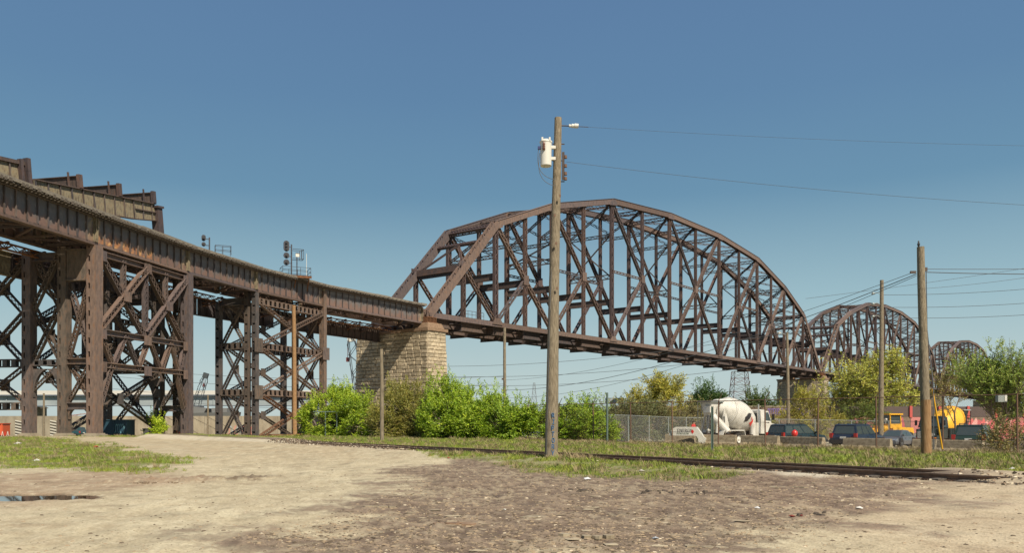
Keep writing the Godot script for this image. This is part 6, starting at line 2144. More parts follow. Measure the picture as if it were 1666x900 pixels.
func make_ground_cover():
	var gx := []
	var gc := []
	var dx := []
	var dc := []
	var tries := 0
	while gx.size() < 90000 and tries < 500000:
		tries += 1
		var d := 15.0 + 68.0 * pow(rng.randf(), 0.8)
		var x := rng.randf_range(-0.66, 0.68) * d
		var g := grass_share(x, d)
		if g < 0.05 or rng.randf() > g * 1.1 or absf(beyond_track(x, d)) < 1.0:
			continue
		var t := beyond_track(x, d)
		var far := beyond_fence(x, d)
		var n := fine.get_noise_2d(x * 0.7, d * 0.7)
		var n4 := broad.get_noise_2d(x * 3.0, d * 3.0 + 70.0)
		if x > -8.0 and n4 < -0.25 and rng.randf() < 0.75:
			continue
		var s := rng.randf_range(0.5, 1.3) * clampf(0.85 + n4 * 1.3, 0.4, 1.6) * (0.48 if x < -6.0 else (0.45 if t < 0.0 else 0.54))
		if x > -6.0 and t < 0.0 and Vector2(x - 1.4, d - 29.3).length() < 1.5:
			s *= 1.6
		var b := Transform3D(Basis(Vector3.UP, rng.randf() * TAU).scaled(Vector3(s * 1.2, s, s * 1.2)), Vector3(x, land(x, d) + relief(x, d) - 0.02, -d))
		var dry := 0.1 if x < -6.0 else (0.14 if t < 0.0 else 0.12)
		if t > 1.0 and t < 5.0 and x > 2.0:
			dry = 0.5 - 0.09 * t
		if t > 0.0 and absf(far + 0.5) < 1.6:
			dry = 0.6
			if rng.randf() < 0.3:
				s *= 2.0
		if Vector2(x - 2.5, d - 28.7).length() < 0.95:
			dry = 0.85
			s *= 1.5
		if rng.randf() < dry - n * 0.5:
			dx.append(b)
			dc.append(Color(0.19, 0.14, 0.07).lerp(Color(0.33, 0.265, 0.145), rng.randf()))
		else:
			gx.append(b)
			gc.append(tint(Color(0.13, 0.19, 0.022).lerp(Color(0.24, 0.285, 0.04), clampf(0.5 + n * 1.3, 0, 1)), 0.25))
	scatter("grass", tuft_mesh(9, 0.26, 0.1, 3), M.grass, gx, gc)
	scatter("dry_grass", tuft_mesh(7, 0.36, 0.1, 4), M.grass, dx, dc)
	# stones
	var st := MB.new()
	st.v = PackedVector3Array([Vector3(-0.5, 0, -0.3), Vector3(0.5, -0.1, -0.4), Vector3(0.45, 0, 0.4), Vector3(-0.4, -0.05, 0.45), Vector3(-0.25, 0.4, -0.1), Vector3(0.3, 0.32, 0.05)])
	st.ix = PackedInt32Array([0, 4, 1, 1, 4, 5, 1, 5, 2, 2, 5, 3, 3, 5, 4, 3, 4, 0])
	var sm := st.done()
	var xf := []
	var cs := []
	for i in 75000:
		var d := 9.0 + 22.0 * pow(rng.randf(), 1.6)
		var x := rng.randf_range(-0.65, 0.65) * d
		var in_brown := inside("brown", BROWN, x, d)
		if in_brown < -0.5 and rng.randf() < 0.55 or pool(x, d) > 0.1 or x < -6.0 and rng.randf() < 0.6:
			continue
		if in_brown < -0.5 and rng.randf() < 0.72:
			continue
		var s := 0.011 + 0.042 * pow(rng.randf(), 4.0 if in_brown > 0.0 else 7.0)
		if rng.randf() < 0.012:
			s *= 1.5
		xf.append(Transform3D(Basis(Vector3.UP, rng.randf() * TAU).scaled(Vector3(s * 1.4, s * 0.8, s)), Vector3(x, land(x, d) + relief(x, d), -d)))
		var k := rng.randf()
		cs.append(Color(0.10, 0.075, 0.05) if k < 0.45 else (Color(0.27, 0.205, 0.135) if k < 0.965 else Color(0.46, 0.39, 0.29)))
	for i in 380:   # thin broken crusts
		var d := 9.5 + 20.0 * pow(rng.randf(), 1.3)
		var x := rng.randf_range(-0.6, 0.65) * d
		if inside("brown", BROWN, x, d) < -0.8 and not (x > 4.0 and d > 15.0):
			continue
		var s := rng.randf_range(0.06, 0.2)
		xf.append(Transform3D(Basis(Vector3.UP, rng.randf() * TAU).scaled(Vector3(s * 1.5, s * 0.16, s)), Vector3(x, land(x, d) + relief(x, d), -d)))
		cs.append(Color(0.42, 0.36, 0.25).lerp(Color(0.2, 0.155, 0.105), pow(rng.randf(), 0.5)))
	scatter("gravel", sm, M.rock, xf, cs)
	xf = []
	cs = []
	for i in 9000:
		var x := rng.randf_range(-15.0, 12.0)
		var e := rng.randfn() * 0.9 + (-1.2 if rng.randf() < 0.3 else 0.0)
		var d := 34.68 - 1.3 * x + e * 1.64
		if absf(e) > 2.6 or x > 10.9 and rng.randf() < 0.8:
			continue
		var s := rng.randf_range(0.03, 0.085)
		xf.append(Transform3D(Basis(rand_dir(), rng.randf() * TAU).scaled(Vector3(s * 1.3, s, s)), Vector3(x, land(x, d) + 0.015, -d)))
		var k := rng.randf()
		cs.append(Color(0.10, 0.075, 0.055) if k < 0.55 else (Color(0.22, 0.16, 0.11) if k < 0.85 else Color(0.5, 0.44, 0.34)))
	scatter("ballast", sm, M.rock, xf, cs)

func make_track():
	var a := Vector3(-21.5, 0.0, -61.2)
	var b := Vector3(13.2, 0.0, -16.34)
	var t := thing("railway_track", "rusty railway track crossing from the left behind the tall pole to the lower right", "track", a)
	var x := (b - a).normalized()
	t.basis = Basis(x, Vector3.UP, x.cross(Vector3.UP))
	var l := a.distance_to(b)
	# the near rail lies on the line through a and b
	var o := 0.0
	for z in [0.0, -1.5]:
		var m := MB.new()
		m.slab(Vector3(0, 0.285, z - 0.036), Vector3(l, 0.325, z + 0.036))
		m.slab(Vector3(0, 0.19, z - 0.009), Vector3(l, 0.284, z + 0.009))
		m.slab(Vector3(0, 0.165, z - 0.07), Vector3(l, 0.189, z + 0.07))
		put("rail", m, M.rust_rail, t)
		m = MB.new()
		m.slab(Vector3(0, 0.3245, z - 0.024), Vector3(l, 0.328, z + 0.024))
		put("rail_head", m, M.rail_top, t)
	var n := 0
	while o < l:
		var m := MB.new()
		m.box(Vector3(o + rng.randf_range(-0.03, 0.03), 0.135 + rng.randf_range(-0.02, 0.012), -0.75), Vector3(0.22, 0.15, 2.5 + rng.randf_range(-0.1, 0.1)), Basis(Vector3.UP, rng.randf_range(-0.03, 0.03)))
		put("sleeper", m, M.timber, t)
		o += 0.56

func make_background():
	# floodwall, in two lengths
	var t := thing("floodwall", "long tan concrete floodwall behind the steel towers", "wall", Vector3(-95, -1.3, -150))
	var m := MB.new()
	for k in 14:
		m = MB.new()
		m.slab(Vector3(k * 6.6 + 0.02, -1.0, -0.25), Vector3(k * 6.6 + 6.58, 3.75, 0.25))
		put("panel", m, M.concrete, t)
	graffiti(t, Vector3(46.5, 1.1, 0.255), 6.0, 2.0, 3, [Color(0.5, 0.2, 0.17), Color(0.3, 0.33, 0.36), Color(0.22, 0.2, 0.17)])
	var a := Vector3(16.0, -1.2, -128)
	t = thing("brown_wall", "low brown wall with purple graffiti behind the back fence and the white mixer", "wall", a)
	for k in 10:
		m = MB.new()
		m.slab(Vector3(k * 4.2 + 0.02, -1.0, -0.3), Vector3(k * 4.2 + 4.18, 4.9 if k < 8 else 4.6, 0.3))
		put("panel", m, M.brown_wall, t)
	m = MB.new()
	m.slab(Vector3(0, 4.91, -0.36), Vector3(33.6, 5.1, 0.36))
	put("coping", m, M.concrete, t)
	graffiti(t, Vector3(26.5, 4.2, 0.305), 7.0, 1.1, 7, [Color(0.14, 0.09, 0.32), Color(0.2, 0.14, 0.42), Color(0.11, 0.08, 0.25)])
	# low shed with a dark upper band and painted wall
	a = Vector3(49.0, -0.9, -104)
	t = thing("low_shed", "long low shed with red posts and pink graffiti behind the parked trucks", "building", a, 0.16)
	var sheet := mat(Color(0.085, 0.062, 0.058), 0.8)
	for k in 11:
		m = MB.new()
		m.slab(Vector3(k * 4.0 - 7.0, 3.0, -6.0), Vector3(k * 4.0 - 3.04, 4.3, -0.1))
		put("upper_panel", m, sheet, t)
		m = MB.new()
		m.slab(Vector3(k * 4.0 - 7.0, -0.6, -0.4), Vector3(k * 4.0 - 3.04, 2.96, 0.0))
		put("lower_panel", m, M.brown_wall if k % 3 == 1 else paint(Color(0.40, 0.13, 0.13) if k % 2 else Color(0.46, 0.17, 0.16)), t)
		m = MB.new()
		m.slab(Vector3(k * 4.0 - 3.2, 2.9, -0.02), Vector3(k * 4.0 - 2.85, 4.36, 0.12))
		put("post", m, mat(Color(0.45, 0.08, 0.07), 0.7), t)
	for q in [[-3.0, 1.9, 6.0, 2.1, 11], [5.2, 1.7, 5.5, 2.4, 12], [12.5, 1.8, 6.5, 2.2, 13], [20.5, 1.7, 7.0, 2.3, 14], [29.0, 1.7, 7.0, 2.4, 15]]:
		graffiti(t, Vector3(q[0], q[1], 0.01), q[2], q[3], q[4], [Color(0.52, 0.12, 0.12), Color(0.62, 0.30, 0.28), Color(0.42, 0.10, 0.11)], true)
	graffiti(t, Vector3(27.0, 0.9, 0.3), 5.0, 1.6, 22, [Color(0.52, 0.45, 0.06), Color(0.36, 0.12, 0.24), Color(0.2, 0.24, 0.1)], true)
	# the road bridge far behind the towers
	t = thing("highway_bridge", "distant pale blue-grey road bridge seen through the steel towers", "bridge", Vector3(-300, 0, -352))
	t.rotation.y = -0.02
	var pale := tmat(ramp_tex(41, 0.02, 4, [[0.1, Color(0.24, 0.28, 0.30)], [0.9, Color(0.33, 0.37, 0.385)]], 256), Vector3(0.02, 0.02, 0.02), 0.7)
	m = MB.new()
	m.slab(Vector3(0, 8.0, -12), Vector3(262, 11.9, -11))
	m.slab(Vector3(0, 8.0, 0), Vector3(262, 11.9, 1))
	put("girder", m, pale, t)
	m = MB.new()
	m.slab(Vector3(0, 7.7, -0.4), Vector3(262, 8.0, 1.3))
	m.slab(Vector3(0, 12.0, -13.5), Vector3(262, 12.5, 2.4))
	put("flange", m, mat(Color(0.10, 0.12, 0.15), 0.7), t)
	m = MB.new()
	m.slab(Vector3(0, 12.5, 2.0), Vector3(262, 14.2, 2.4))
	put("parapet", m, mat(Color(0.55, 0.53, 0.49), 0.8), t)
	for k in 21:
		m = MB.new()
		m.slab(Vector3(k * 12.5, 8.05, 1.0), Vector3(k * 12.5 + 0.35, 11.9, 1.25))
		put("stiffener", m, pale, t)
	for k in 4:
		m = MB.new()
		m.slab(Vector3(30 + k * 64, -9, -10.5), Vector3(34 + k * 64, 7.7, -0.5))
		put("bridge_column", m, M.concrete, t)
	# cranes
	boom_crane("tall black lattice crane with a white tip behind the stone pier", at(592, 690, 215), at(571, 541, 215), 2.4, true)
	boom_crane("grey crawler crane boom on a barge behind the floodwall", at(316, 672, 300), at(336, 609, 300), 2.2, false)
	t = thing("river_barge", "grey barge deckhouse under the crawler crane, above the floodwall", "barge", at(325, 684, 300))
	m = MB.new()
	m.hexa([Vector3(-6, -9, -5), Vector3(11, -9, -5), Vector3(11, -9, 5), Vector3(-6, -9, 5), Vector3(-7, 2.4, -5), Vector3(13.5, 3.0, -5), Vector3(13.5, 3.0, 5), Vector3(-7, 2.4, 5)])
	put("hull", m, mat(Color(0.10, 0.10, 0.095), 0.7), t)
	m = MB.new()
	m.hexa([Vector3(-6.5, 2.4, -4), Vector3(3, 2.4, -4), Vector3(3, 2.4, 4), Vector3(-6.5, 2.4, 4), Vector3(-6.5, 5.6, -4), Vector3(4, 4.2, -4), Vector3(4, 4.2, 4), Vector3(-6.5, 5.6, 4)])
	m.slab(Vector3(5.5, 2.9, -3), Vector3(11, 4.4, 3))
	put("deckhouse", m, mat(Color(0.16, 0.16, 0.155), 0.7), t)
	boom_crane("reddish excavator arm low behind the floodwall, between the nearer tower's legs", at(113, 682, 190), at(147, 676, 190), 1.3, false)
	mast_tower("red and white lattice radio tower right of the first span's end", at(1203, 684, 900), 58.0, 22.0, 14.0, true)
	mast_tower("thin grey lattice pylon far behind the tall pole", at(869, 684, 1100), 55.0, 12.0, 2.0, false)
	t = thing("billboard", "small billboard on a post above the fence, right of the tall pole", "billboard", at(1000, 652, 230))
	m = MB.new()
	m.slab(Vector3(-2.6, -0.75, -0.2), Vector3(2.5, 0.75, 0.0))
	put("frame", m, mat(Color(0.09, 0.10, 0.11), 0.7), t)
	m = MB.new()
	m.slab(Vector3(-2.4, -0.6, 0.0), Vector3(1.2, 0.6, 0.05))
	put("panel", m, mat(Color(0.26, 0.28, 0.29), 0.7), t)
	m = MB.new()
	m.slab(Vector3(1.4, -0.6, 0.0), Vector3(2.3, 0.6, 0.05))
	put("panel", m, mat(Color(0.28, 0.07, 0.06), 0.7), t)
	m = MB.new()
	m.slab(Vector3(-0.5, -9.0, -0.35), Vector3(-0.2, -0.7, -0.05))
	put("post", m, M.galv, t)
	# between the tower legs
	t = thing("dumpster", "orange-red dumpster at the left edge under the viaduct", "dumpster", drop_to(-88.5, 141.0) + Vector3(0, 0.1, 0), 0.1)
	var org := mat(Color(0.55, 0.095, 0.035), 0.55)
	m = MB.new()
	m.slab(Vector3(-3, 0.3, -1.2), Vector3(2.6, 2.2, 1.2))
	put("body", m, org, t)
	for k in 6:
		m = MB.new()
		m.slab(Vector3(-2.9 + k * 1.05, 0.3, 1.2), Vector3(-2.7 + k * 1.05, 2.2, 1.33))
		put("rib", m, org, t)
	m = MB.new()
	m.slab(Vector3(-3.1, 2.2, -1.3), Vector3(2.7, 2.34, 1.36))
	m.slab(Vector3(-2.8, 0.0, -1.0), Vector3(2.4, 0.3, 1.0))
	put("rim", m, mat(Color(0.40, 0.06, 0.025), 0.6), t)
	for q in [["striped hazard panel left of the nearer tower's leftmost leg", -83.2, 140.0], ["striped hazard panel between the nearer tower's two left legs", -77.3, 140.0]]:
		t = thing("striped_panel", q[0], "hazard panel", Vector3(q[1], -1.3, -q[2]), 0.1, "black and white striped panels under the viaduct")
		m = MB.new()
		m.slab(Vector3(-0.5, 0, -0.9), Vector3(0.5, 3.0, -0.02))
		put("post", m, M.concrete, t)
		for k in 13:
			m = MB.new()
			var y := -0.12 + k * 0.24
			m.hexa([Vector3(-0.5, y + 0.12, -0.02), Vector3(0.5, maxf(y - 0.1, 0.01), -0.02), Vector3(0.5, maxf(y - 0.1, 0.01), 0.01), Vector3(-0.5, y + 0.12, 0.01), Vector3(-0.5, minf(y + 0.25, 3.0), -0.02), Vector3(0.5, minf(y + 0.03, 2.99), -0.02), Vector3(0.5, minf(y + 0.03, 2.99), 0.01), Vector3(-0.5, minf(y + 0.25, 3.0), 0.01)])
			put("stripe", m, M.white if k % 2 == 0 else M.black, t)
	t = thing("dumpster", "dark blue roll-off container with a pale scrawl between the nearer tower's legs", "dumpster", drop_to(-43.6, 91.5) + Vector3(0, 0.05, 0), 0.05)
	var dk := mat(Color(0.018, 0.055, 0.085), 0.5)
	m = MB.new()
	m.slab(Vector3(-1.8, 0.1, -1.1), Vector3(1.6, 2.0, 1.1))
	put("body", m, dk, t)
	for x in [-1.8, -1.05, 0.2, 1.5]:
		m = MB.new()
		m.slab(Vector3(x, 0.1, 1.1), Vector3(x + 0.1, 2.0, 1.18))
		put("rib", m, dk, t)
	m = MB.new()
	m.slab(Vector3(-1.85, 1.98, -1.15), Vector3(1.65, 2.08, 1.2))
	put("rim", m, dk, t)
	graffiti(t, Vector3(0.75, 1.1, 1.105), 1.1, 1.1, 31, [Color(0.10, 0.22, 0.27), Color(0.14, 0.28, 0.32), Color(0.1, 0.2, 0.25)])
	for q in [["small grey bin right of the dark blue container", -40.9, 0.2], ["second grey bin, nearer the nearer tower's dark leg", -40.1, -0.1]]:
		t = thing("waste_bin", q[0], "bin", drop_to(q[1], 93.2), q[2], "grey bins under the viaduct")
		m = MB.new()
		m.hexa([Vector3(-0.3, 0.05, -0.3), Vector3(0.3, 0.05, -0.3), Vector3(0.3, 0.05, 0.3), Vector3(-0.3, 0.05, 0.3), Vector3(-0.4, 1.1, -0.38), Vector3(0.4, 1.1, -0.38), Vector3(0.4, 1.1, 0.38), Vector3(-0.4, 1.1, 0.38)])
		put("body", m, mat(Color(0.06, 0.062, 0.065), 0.6), t)
		m = MB.new()
		m.slab(Vector3(-0.44, 1.1, -0.42), Vector3(0.44, 1.18, 0.42))
		put("lid", m, M.black, t)
	t = thing("orange_drum", "small red-orange traffic drum beside the nearer tower's right leg", "traffic drum", drop_to(-38.6, 96.0))
	var md := MB.new(true)
	md.lathe([Vector2(0, 0), Vector2(0.34, 0), Vector2(0.32, 0.35), Vector2(0.27, 0.36), Vector2(0.26, 0.7), Vector2(0.22, 0.71), Vector2(0.2, 1.0), Vector2(0, 1.02)], 14)
	put("body", md, org, t)
	car("dark teal pickup-like car parked between the nearer tower's left legs", Vector3(-73.6, -1.25, -139.0), 2.9, mat(Color(0.02, 0.06, 0.07), 0.3), true, "cars parked under the viaduct")
	t = thing("road_barricade", "white and red folding barricade beside the orange dumpster", "barricade", Vector3(-84.8, -1.3, -139.0), 0.2)
	for s in [-0.4, 0.0, 0.4]:
		m = MB.new()
		m.beam(Vector3(s - 0.16, 0, 0.1), Vector3(s, 1.15, 0), 0.1, 0.06)
		m.beam(Vector3(s + 0.16, 0, -0.1), Vector3(s, 1.15, 0), 0.1, 0.06)
		put("leg", m, M.white if s != 0.0 else M.red, t)
	# signals on the viaduct
	signal_mast("railway signal on a railed platform above the far steel tower", Vector3(-30.47, 21.4, -115.86), true)
	signal_mast("smaller railway signal with a ladder cage on the far side of the viaduct", Vector3(-38.4, 22.7, -106.5), false)

func graffiti(t: Node3D, c: Vector3, w: float, h: float, s: int, cols: Array, solid := false):   # a painted scrawl, a few millimetres of paint on the wall
	var r := RandomNumberGenerator.new()
	r.seed = s
	var n := int(w / h * 3.5) + 2
	for i in n:
		var m := MB.new()
		var x := lerpf(-w * 0.5, w * 0.5, (i + 0.5) / n)
		var pts := PackedVector2Array()
		if solid:
			var k := 9
			for j in k:
				var a := TAU * j / k
				pts.append(Vector2(x + cos(a) * w / n * r.randf_range(0.5, 1.1), sin(a) * h * r.randf_range(0.3, 0.55)))
		else:
			var a0 := r.randf() * TAU
			var k := 9
			var in_ := []
			for j in k:
				var a := a0 + 4.4 * j / (k - 1)
				var e := Vector2(cos(a) * w / n * 0.75, sin(a) * h * 0.48)
				pts.append(Vector2(x, 0) + e)
				in_.append(Vector2(x, 0) + e * 0.68)
			in_.reverse()
			pts.append_array(PackedVector2Array(in_))
		m.prism(pts, 0.0, 0.006 + 0.003 * i, Transform3D(Basis.IDENTITY, c))
		put("graffiti", m, paint(cols[i % cols.size()]), t)

var paints := {}
func paint(c: Color) -> Material:
	if not paints.has(c):
		paints[c] = mat(c, 0.7)
	return paints[c]

func boom_crane(label: String, a: Vector3, b: Vector3, w: float, white_tip: bool):
	var t := thing("lattice_crane", label, "crane", a)
	var d := b - a
	var n := d.normalized()
	var s := n.cross(Vector3(0, 0, 1)).normalized()
	var z := Vector3(0, 0, 1)
	var m := MB.new()
	var l := d.length()
	var k := int(l / w)
	var r := w * 0.07
	for e in [[1, 1], [1, -1], [-1, 1], [-1, -1]]:
		var o: Vector3 = (s * e[0] + z * e[1]) * w * 0.5
		m.beam(o * 1.15, d * 0.86 + o * 0.8, r, r)
		m.beam(d * 0.86 + o * 0.8, d + o * 0.2, r, r)
	for i in k:
		var f := float(i) / k
		var g := float(i + 1) / k
		var e := 1.0 if i % 2 == 0 else -1.0
		for q in [[s, z], [z, s]]:
			for h in [-1.0, 1.0]:
				m.beam(d * f * 0.97 + (q[0] * e + q[1] * h) * w * 0.5, d * g * 0.97 + (q[0] * -e + q[1] * h) * w * 0.48 * (0.4 if i == k - 1 else 1.0), r * 0.7, r * 0.7)
	put("boom", m, mat(Color(0.045, 0.055, 0.065), 0.6) if l > 5.5 else mat(Color(0.3, 0.16, 0.13), 0.7), t)
	m = MB.new()
	m.beam(d * 0.9, d * 1.03, w * 0.5, w * 0.8)
	put("boom_head", m, M.white if white_tip else mat(Color(0.05, 0.06, 0.065), 0.6), t)
	if l > 10.0:
		m = MB.new()
		m.beam(d * 1.0 + s * -0.8, d * 1.0 + s * -0.8 - Vector3(0, l * 0.28, 0), 0.12, 0.12)
		m.box(d * 1.0 + s * -0.8 - Vector3(0, l * 0.29, 0), Vector3(0.7, 1.1, 0.7))
		put("hook", m, mat(Color(0.12, 0.03, 0.03), 0.6), t)
		m = MB.new()
		m.slab(Vector3(-3.2, -4, -2), Vector3(3.0, 2.5, 2))
		put("machine_house", m, mat(Color(0.08, 0.085, 0.09), 0.6), t)

func mast_tower(label: String, foot: Vector3, h: float, w0: float, w1: float, striped: bool):
	var t := thing("lattice_tower", label, "tower", Vector3(foot.x, -3, foot.z))
	var k := 8
	for i in k:
		var m := MB.new()
		var a := lerpf(w0, w1, float(i) / k) * 0.5
		var b := lerpf(w0, w1, float(i + 1) / k) * 0.5
		var y0 := h * i / k
		var y1 := h * (i + 1) / k
		var r := 0.55 if striped else 0.4
		var c := [Vector2(-1, -1), Vector2(1, -1), Vector2(1, 1), Vector2(-1, 1)]
		for q in 4:
			var p: Vector2 = c[q]
			var n: Vector2 = c[(q + 1) % 4]
			m.beam(Vector3(p.x * a, y0, p.y * a), Vector3(p.x * b, y1, p.y * b), r, r)
			m.beam(Vector3(p.x * a, y0, p.y * a), Vector3(n.x * b, y1, n.y * b), r * 0.6, r * 0.6)
			m.beam(Vector3(n.x * a, y0, n.y * a), Vector3(p.x * b, y1, p.y * b), r * 0.6, r * 0.6)
			m.beam(Vector3(p.x * b, y1, p.y * b), Vector3(n.x * b, y1, n.y * b), r * 0.6, r * 0.6)
		put("section", m, mat(Color(0.11, 0.06, 0.06), 0.7) if striped and i % 2 == 0 else mat(Color(0.13, 0.135, 0.14) if striped else Color(0.2, 0.22, 0.24), 0.7), t)
	if striped:
		for s in [-1.0, 1.0]:
			var m := MB.new()
			m.beam(Vector3(s * w0 * 0.75, 0, 0), Vector3(s * w1 * 0.6, h, 0), 0.25, 0.25)
			put("guy", m, mat(Color(0.25, 0.2, 0.2), 0.7), t)

func signal_mast(label: String, p: Vector3, big: bool):
	var t := thing("railway_signal", label, "railway signal", p, 0.45, "railway signals on the viaduct")
	var m := MB.new()
	var dk := mat(Color(0.03, 0.032, 0.045), 0.6)
	if big:
		m.slab(Vector3(-1.9, 0.15, -0.3), Vector3(2.1, 0.25, 2.0))
		m.slab(Vector3(-1.9, -0.1, 1.9), Vector3(2.1, 0.25, 2.0))
		for x in [-1.6, 0.0, 1.8]:
			m.beam(Vector3(x, 0.12, 1.9), Vector3(x, -1.6, 0.35), 0.12, 0.12)
		put("platform", m, M.rust, t)
	var h := 1.15
	m = MB.new()
	var xs := [-1.8, -0.6, 0.6, 2.0] if big else [0.3, 1.2, 2.2]
	var zs := [-0.2, 1.9] if big else [0.0, 0.8]
	for x in xs:
		for z in zs:
			m.beam(Vector3(x, 0.2, z), Vector3(x, 0.2 + h, z), 0.05, 0.05)
	for y in [0.2 + h, 0.2 + h * 0.5]:
		for z in zs:
			m.beam(Vector3(xs[0], y, z), Vector3(xs[-1], y, z), 0.05, 0.05)
		for x in [xs[0], xs[-1]]:
			m.beam(Vector3(x, y, zs[0]), Vector3(x, y, zs[1]), 0.05, 0.05)
	put("railing", m, dk, t)
	m = MB.new()
	m.beam(Vector3(-0.45, 0, 0.9), Vector3(-0.45, 4.6 if big else 2.2, 0.9), 0.16, 0.16)
	if big:
		m.beam(Vector3(0.3, 0.2, 0.9), Vector3(0.3, 2.9, 0.9), 0.12, 0.12)
		for y in [2.6, 3.9]:
			for z in [0.3, 1.5]:
				m.beam(Vector3(-0.4, y, z), Vector3(1.1, y, z), 0.06, 0.06)
			m.beam(Vector3(1.1, y, 0.3), Vector3(1.1, y, 1.5), 0.06, 0.06)
		for z in [0.3, 1.5]:
			m.beam(Vector3(1.1, 2.6, z), Vector3(1.1, 3.9, z), 0.06, 0.06)
			m.beam(Vector3(0.8, 2.6, z), Vector3(0.8, 3.9, z), 0.06, 0.06)
	put("mast", m, dk, t)
	var hr := 0.4 if big else 0.26
	var heads := [[4.3, 0.75], [3.0, 0.42], [2.05, 0.42]] if big else [[2.05, 0.4], [1.25, 0.27]]
	for e in heads:
		m = MB.new(true)
		var pts := PackedVector2Array()
		for i in 24:
			var a := TAU * i / 24
			pts.append(Vector2(cos(a) * hr, sin(a) * hr + signf(sin(a)) * (e[1] - hr)))
		m.prism(pts, -0.04, 0.04, Transform3D(Basis.IDENTITY, Vector3(-1.15, e[0], 1.0)))
		var hd := put("signal_head", m, dk, t)
		m = MB.new(true)
		for k in ([-0.45, 0.0, 0.45] if e[1] > 0.6 else [0.0]):
			m.tube(Vector3(-1.15, e[0] + k, 1.03), Vector3(-1.15, e[0] + k, 1.3), 0.14, 0.16, 12)
		put("lens_hood", m, M.black, hd)
		m = MB.new()
		m.beam(Vector3(-1.15, e[0] - 0.1, 0.95), Vector3(-0.45, e[0] - 0.1, 0.95), 0.08, 0.08)
		put("arm", m, dk, t)
	if big:
		m = MB.new()
		m.box(Vector3(0.35, 3.2, 1.0), Vector3(0.5, 0.55, 0.1))
		put("number_panel", m, M.white, t)
		m = MB.new()
		m.beam(Vector3(1.7, 0.2, 0.5), Vector3(1.7, 3.6, 0.5), 0.05, 0.05)
		put("antenna", m, M.white, t)

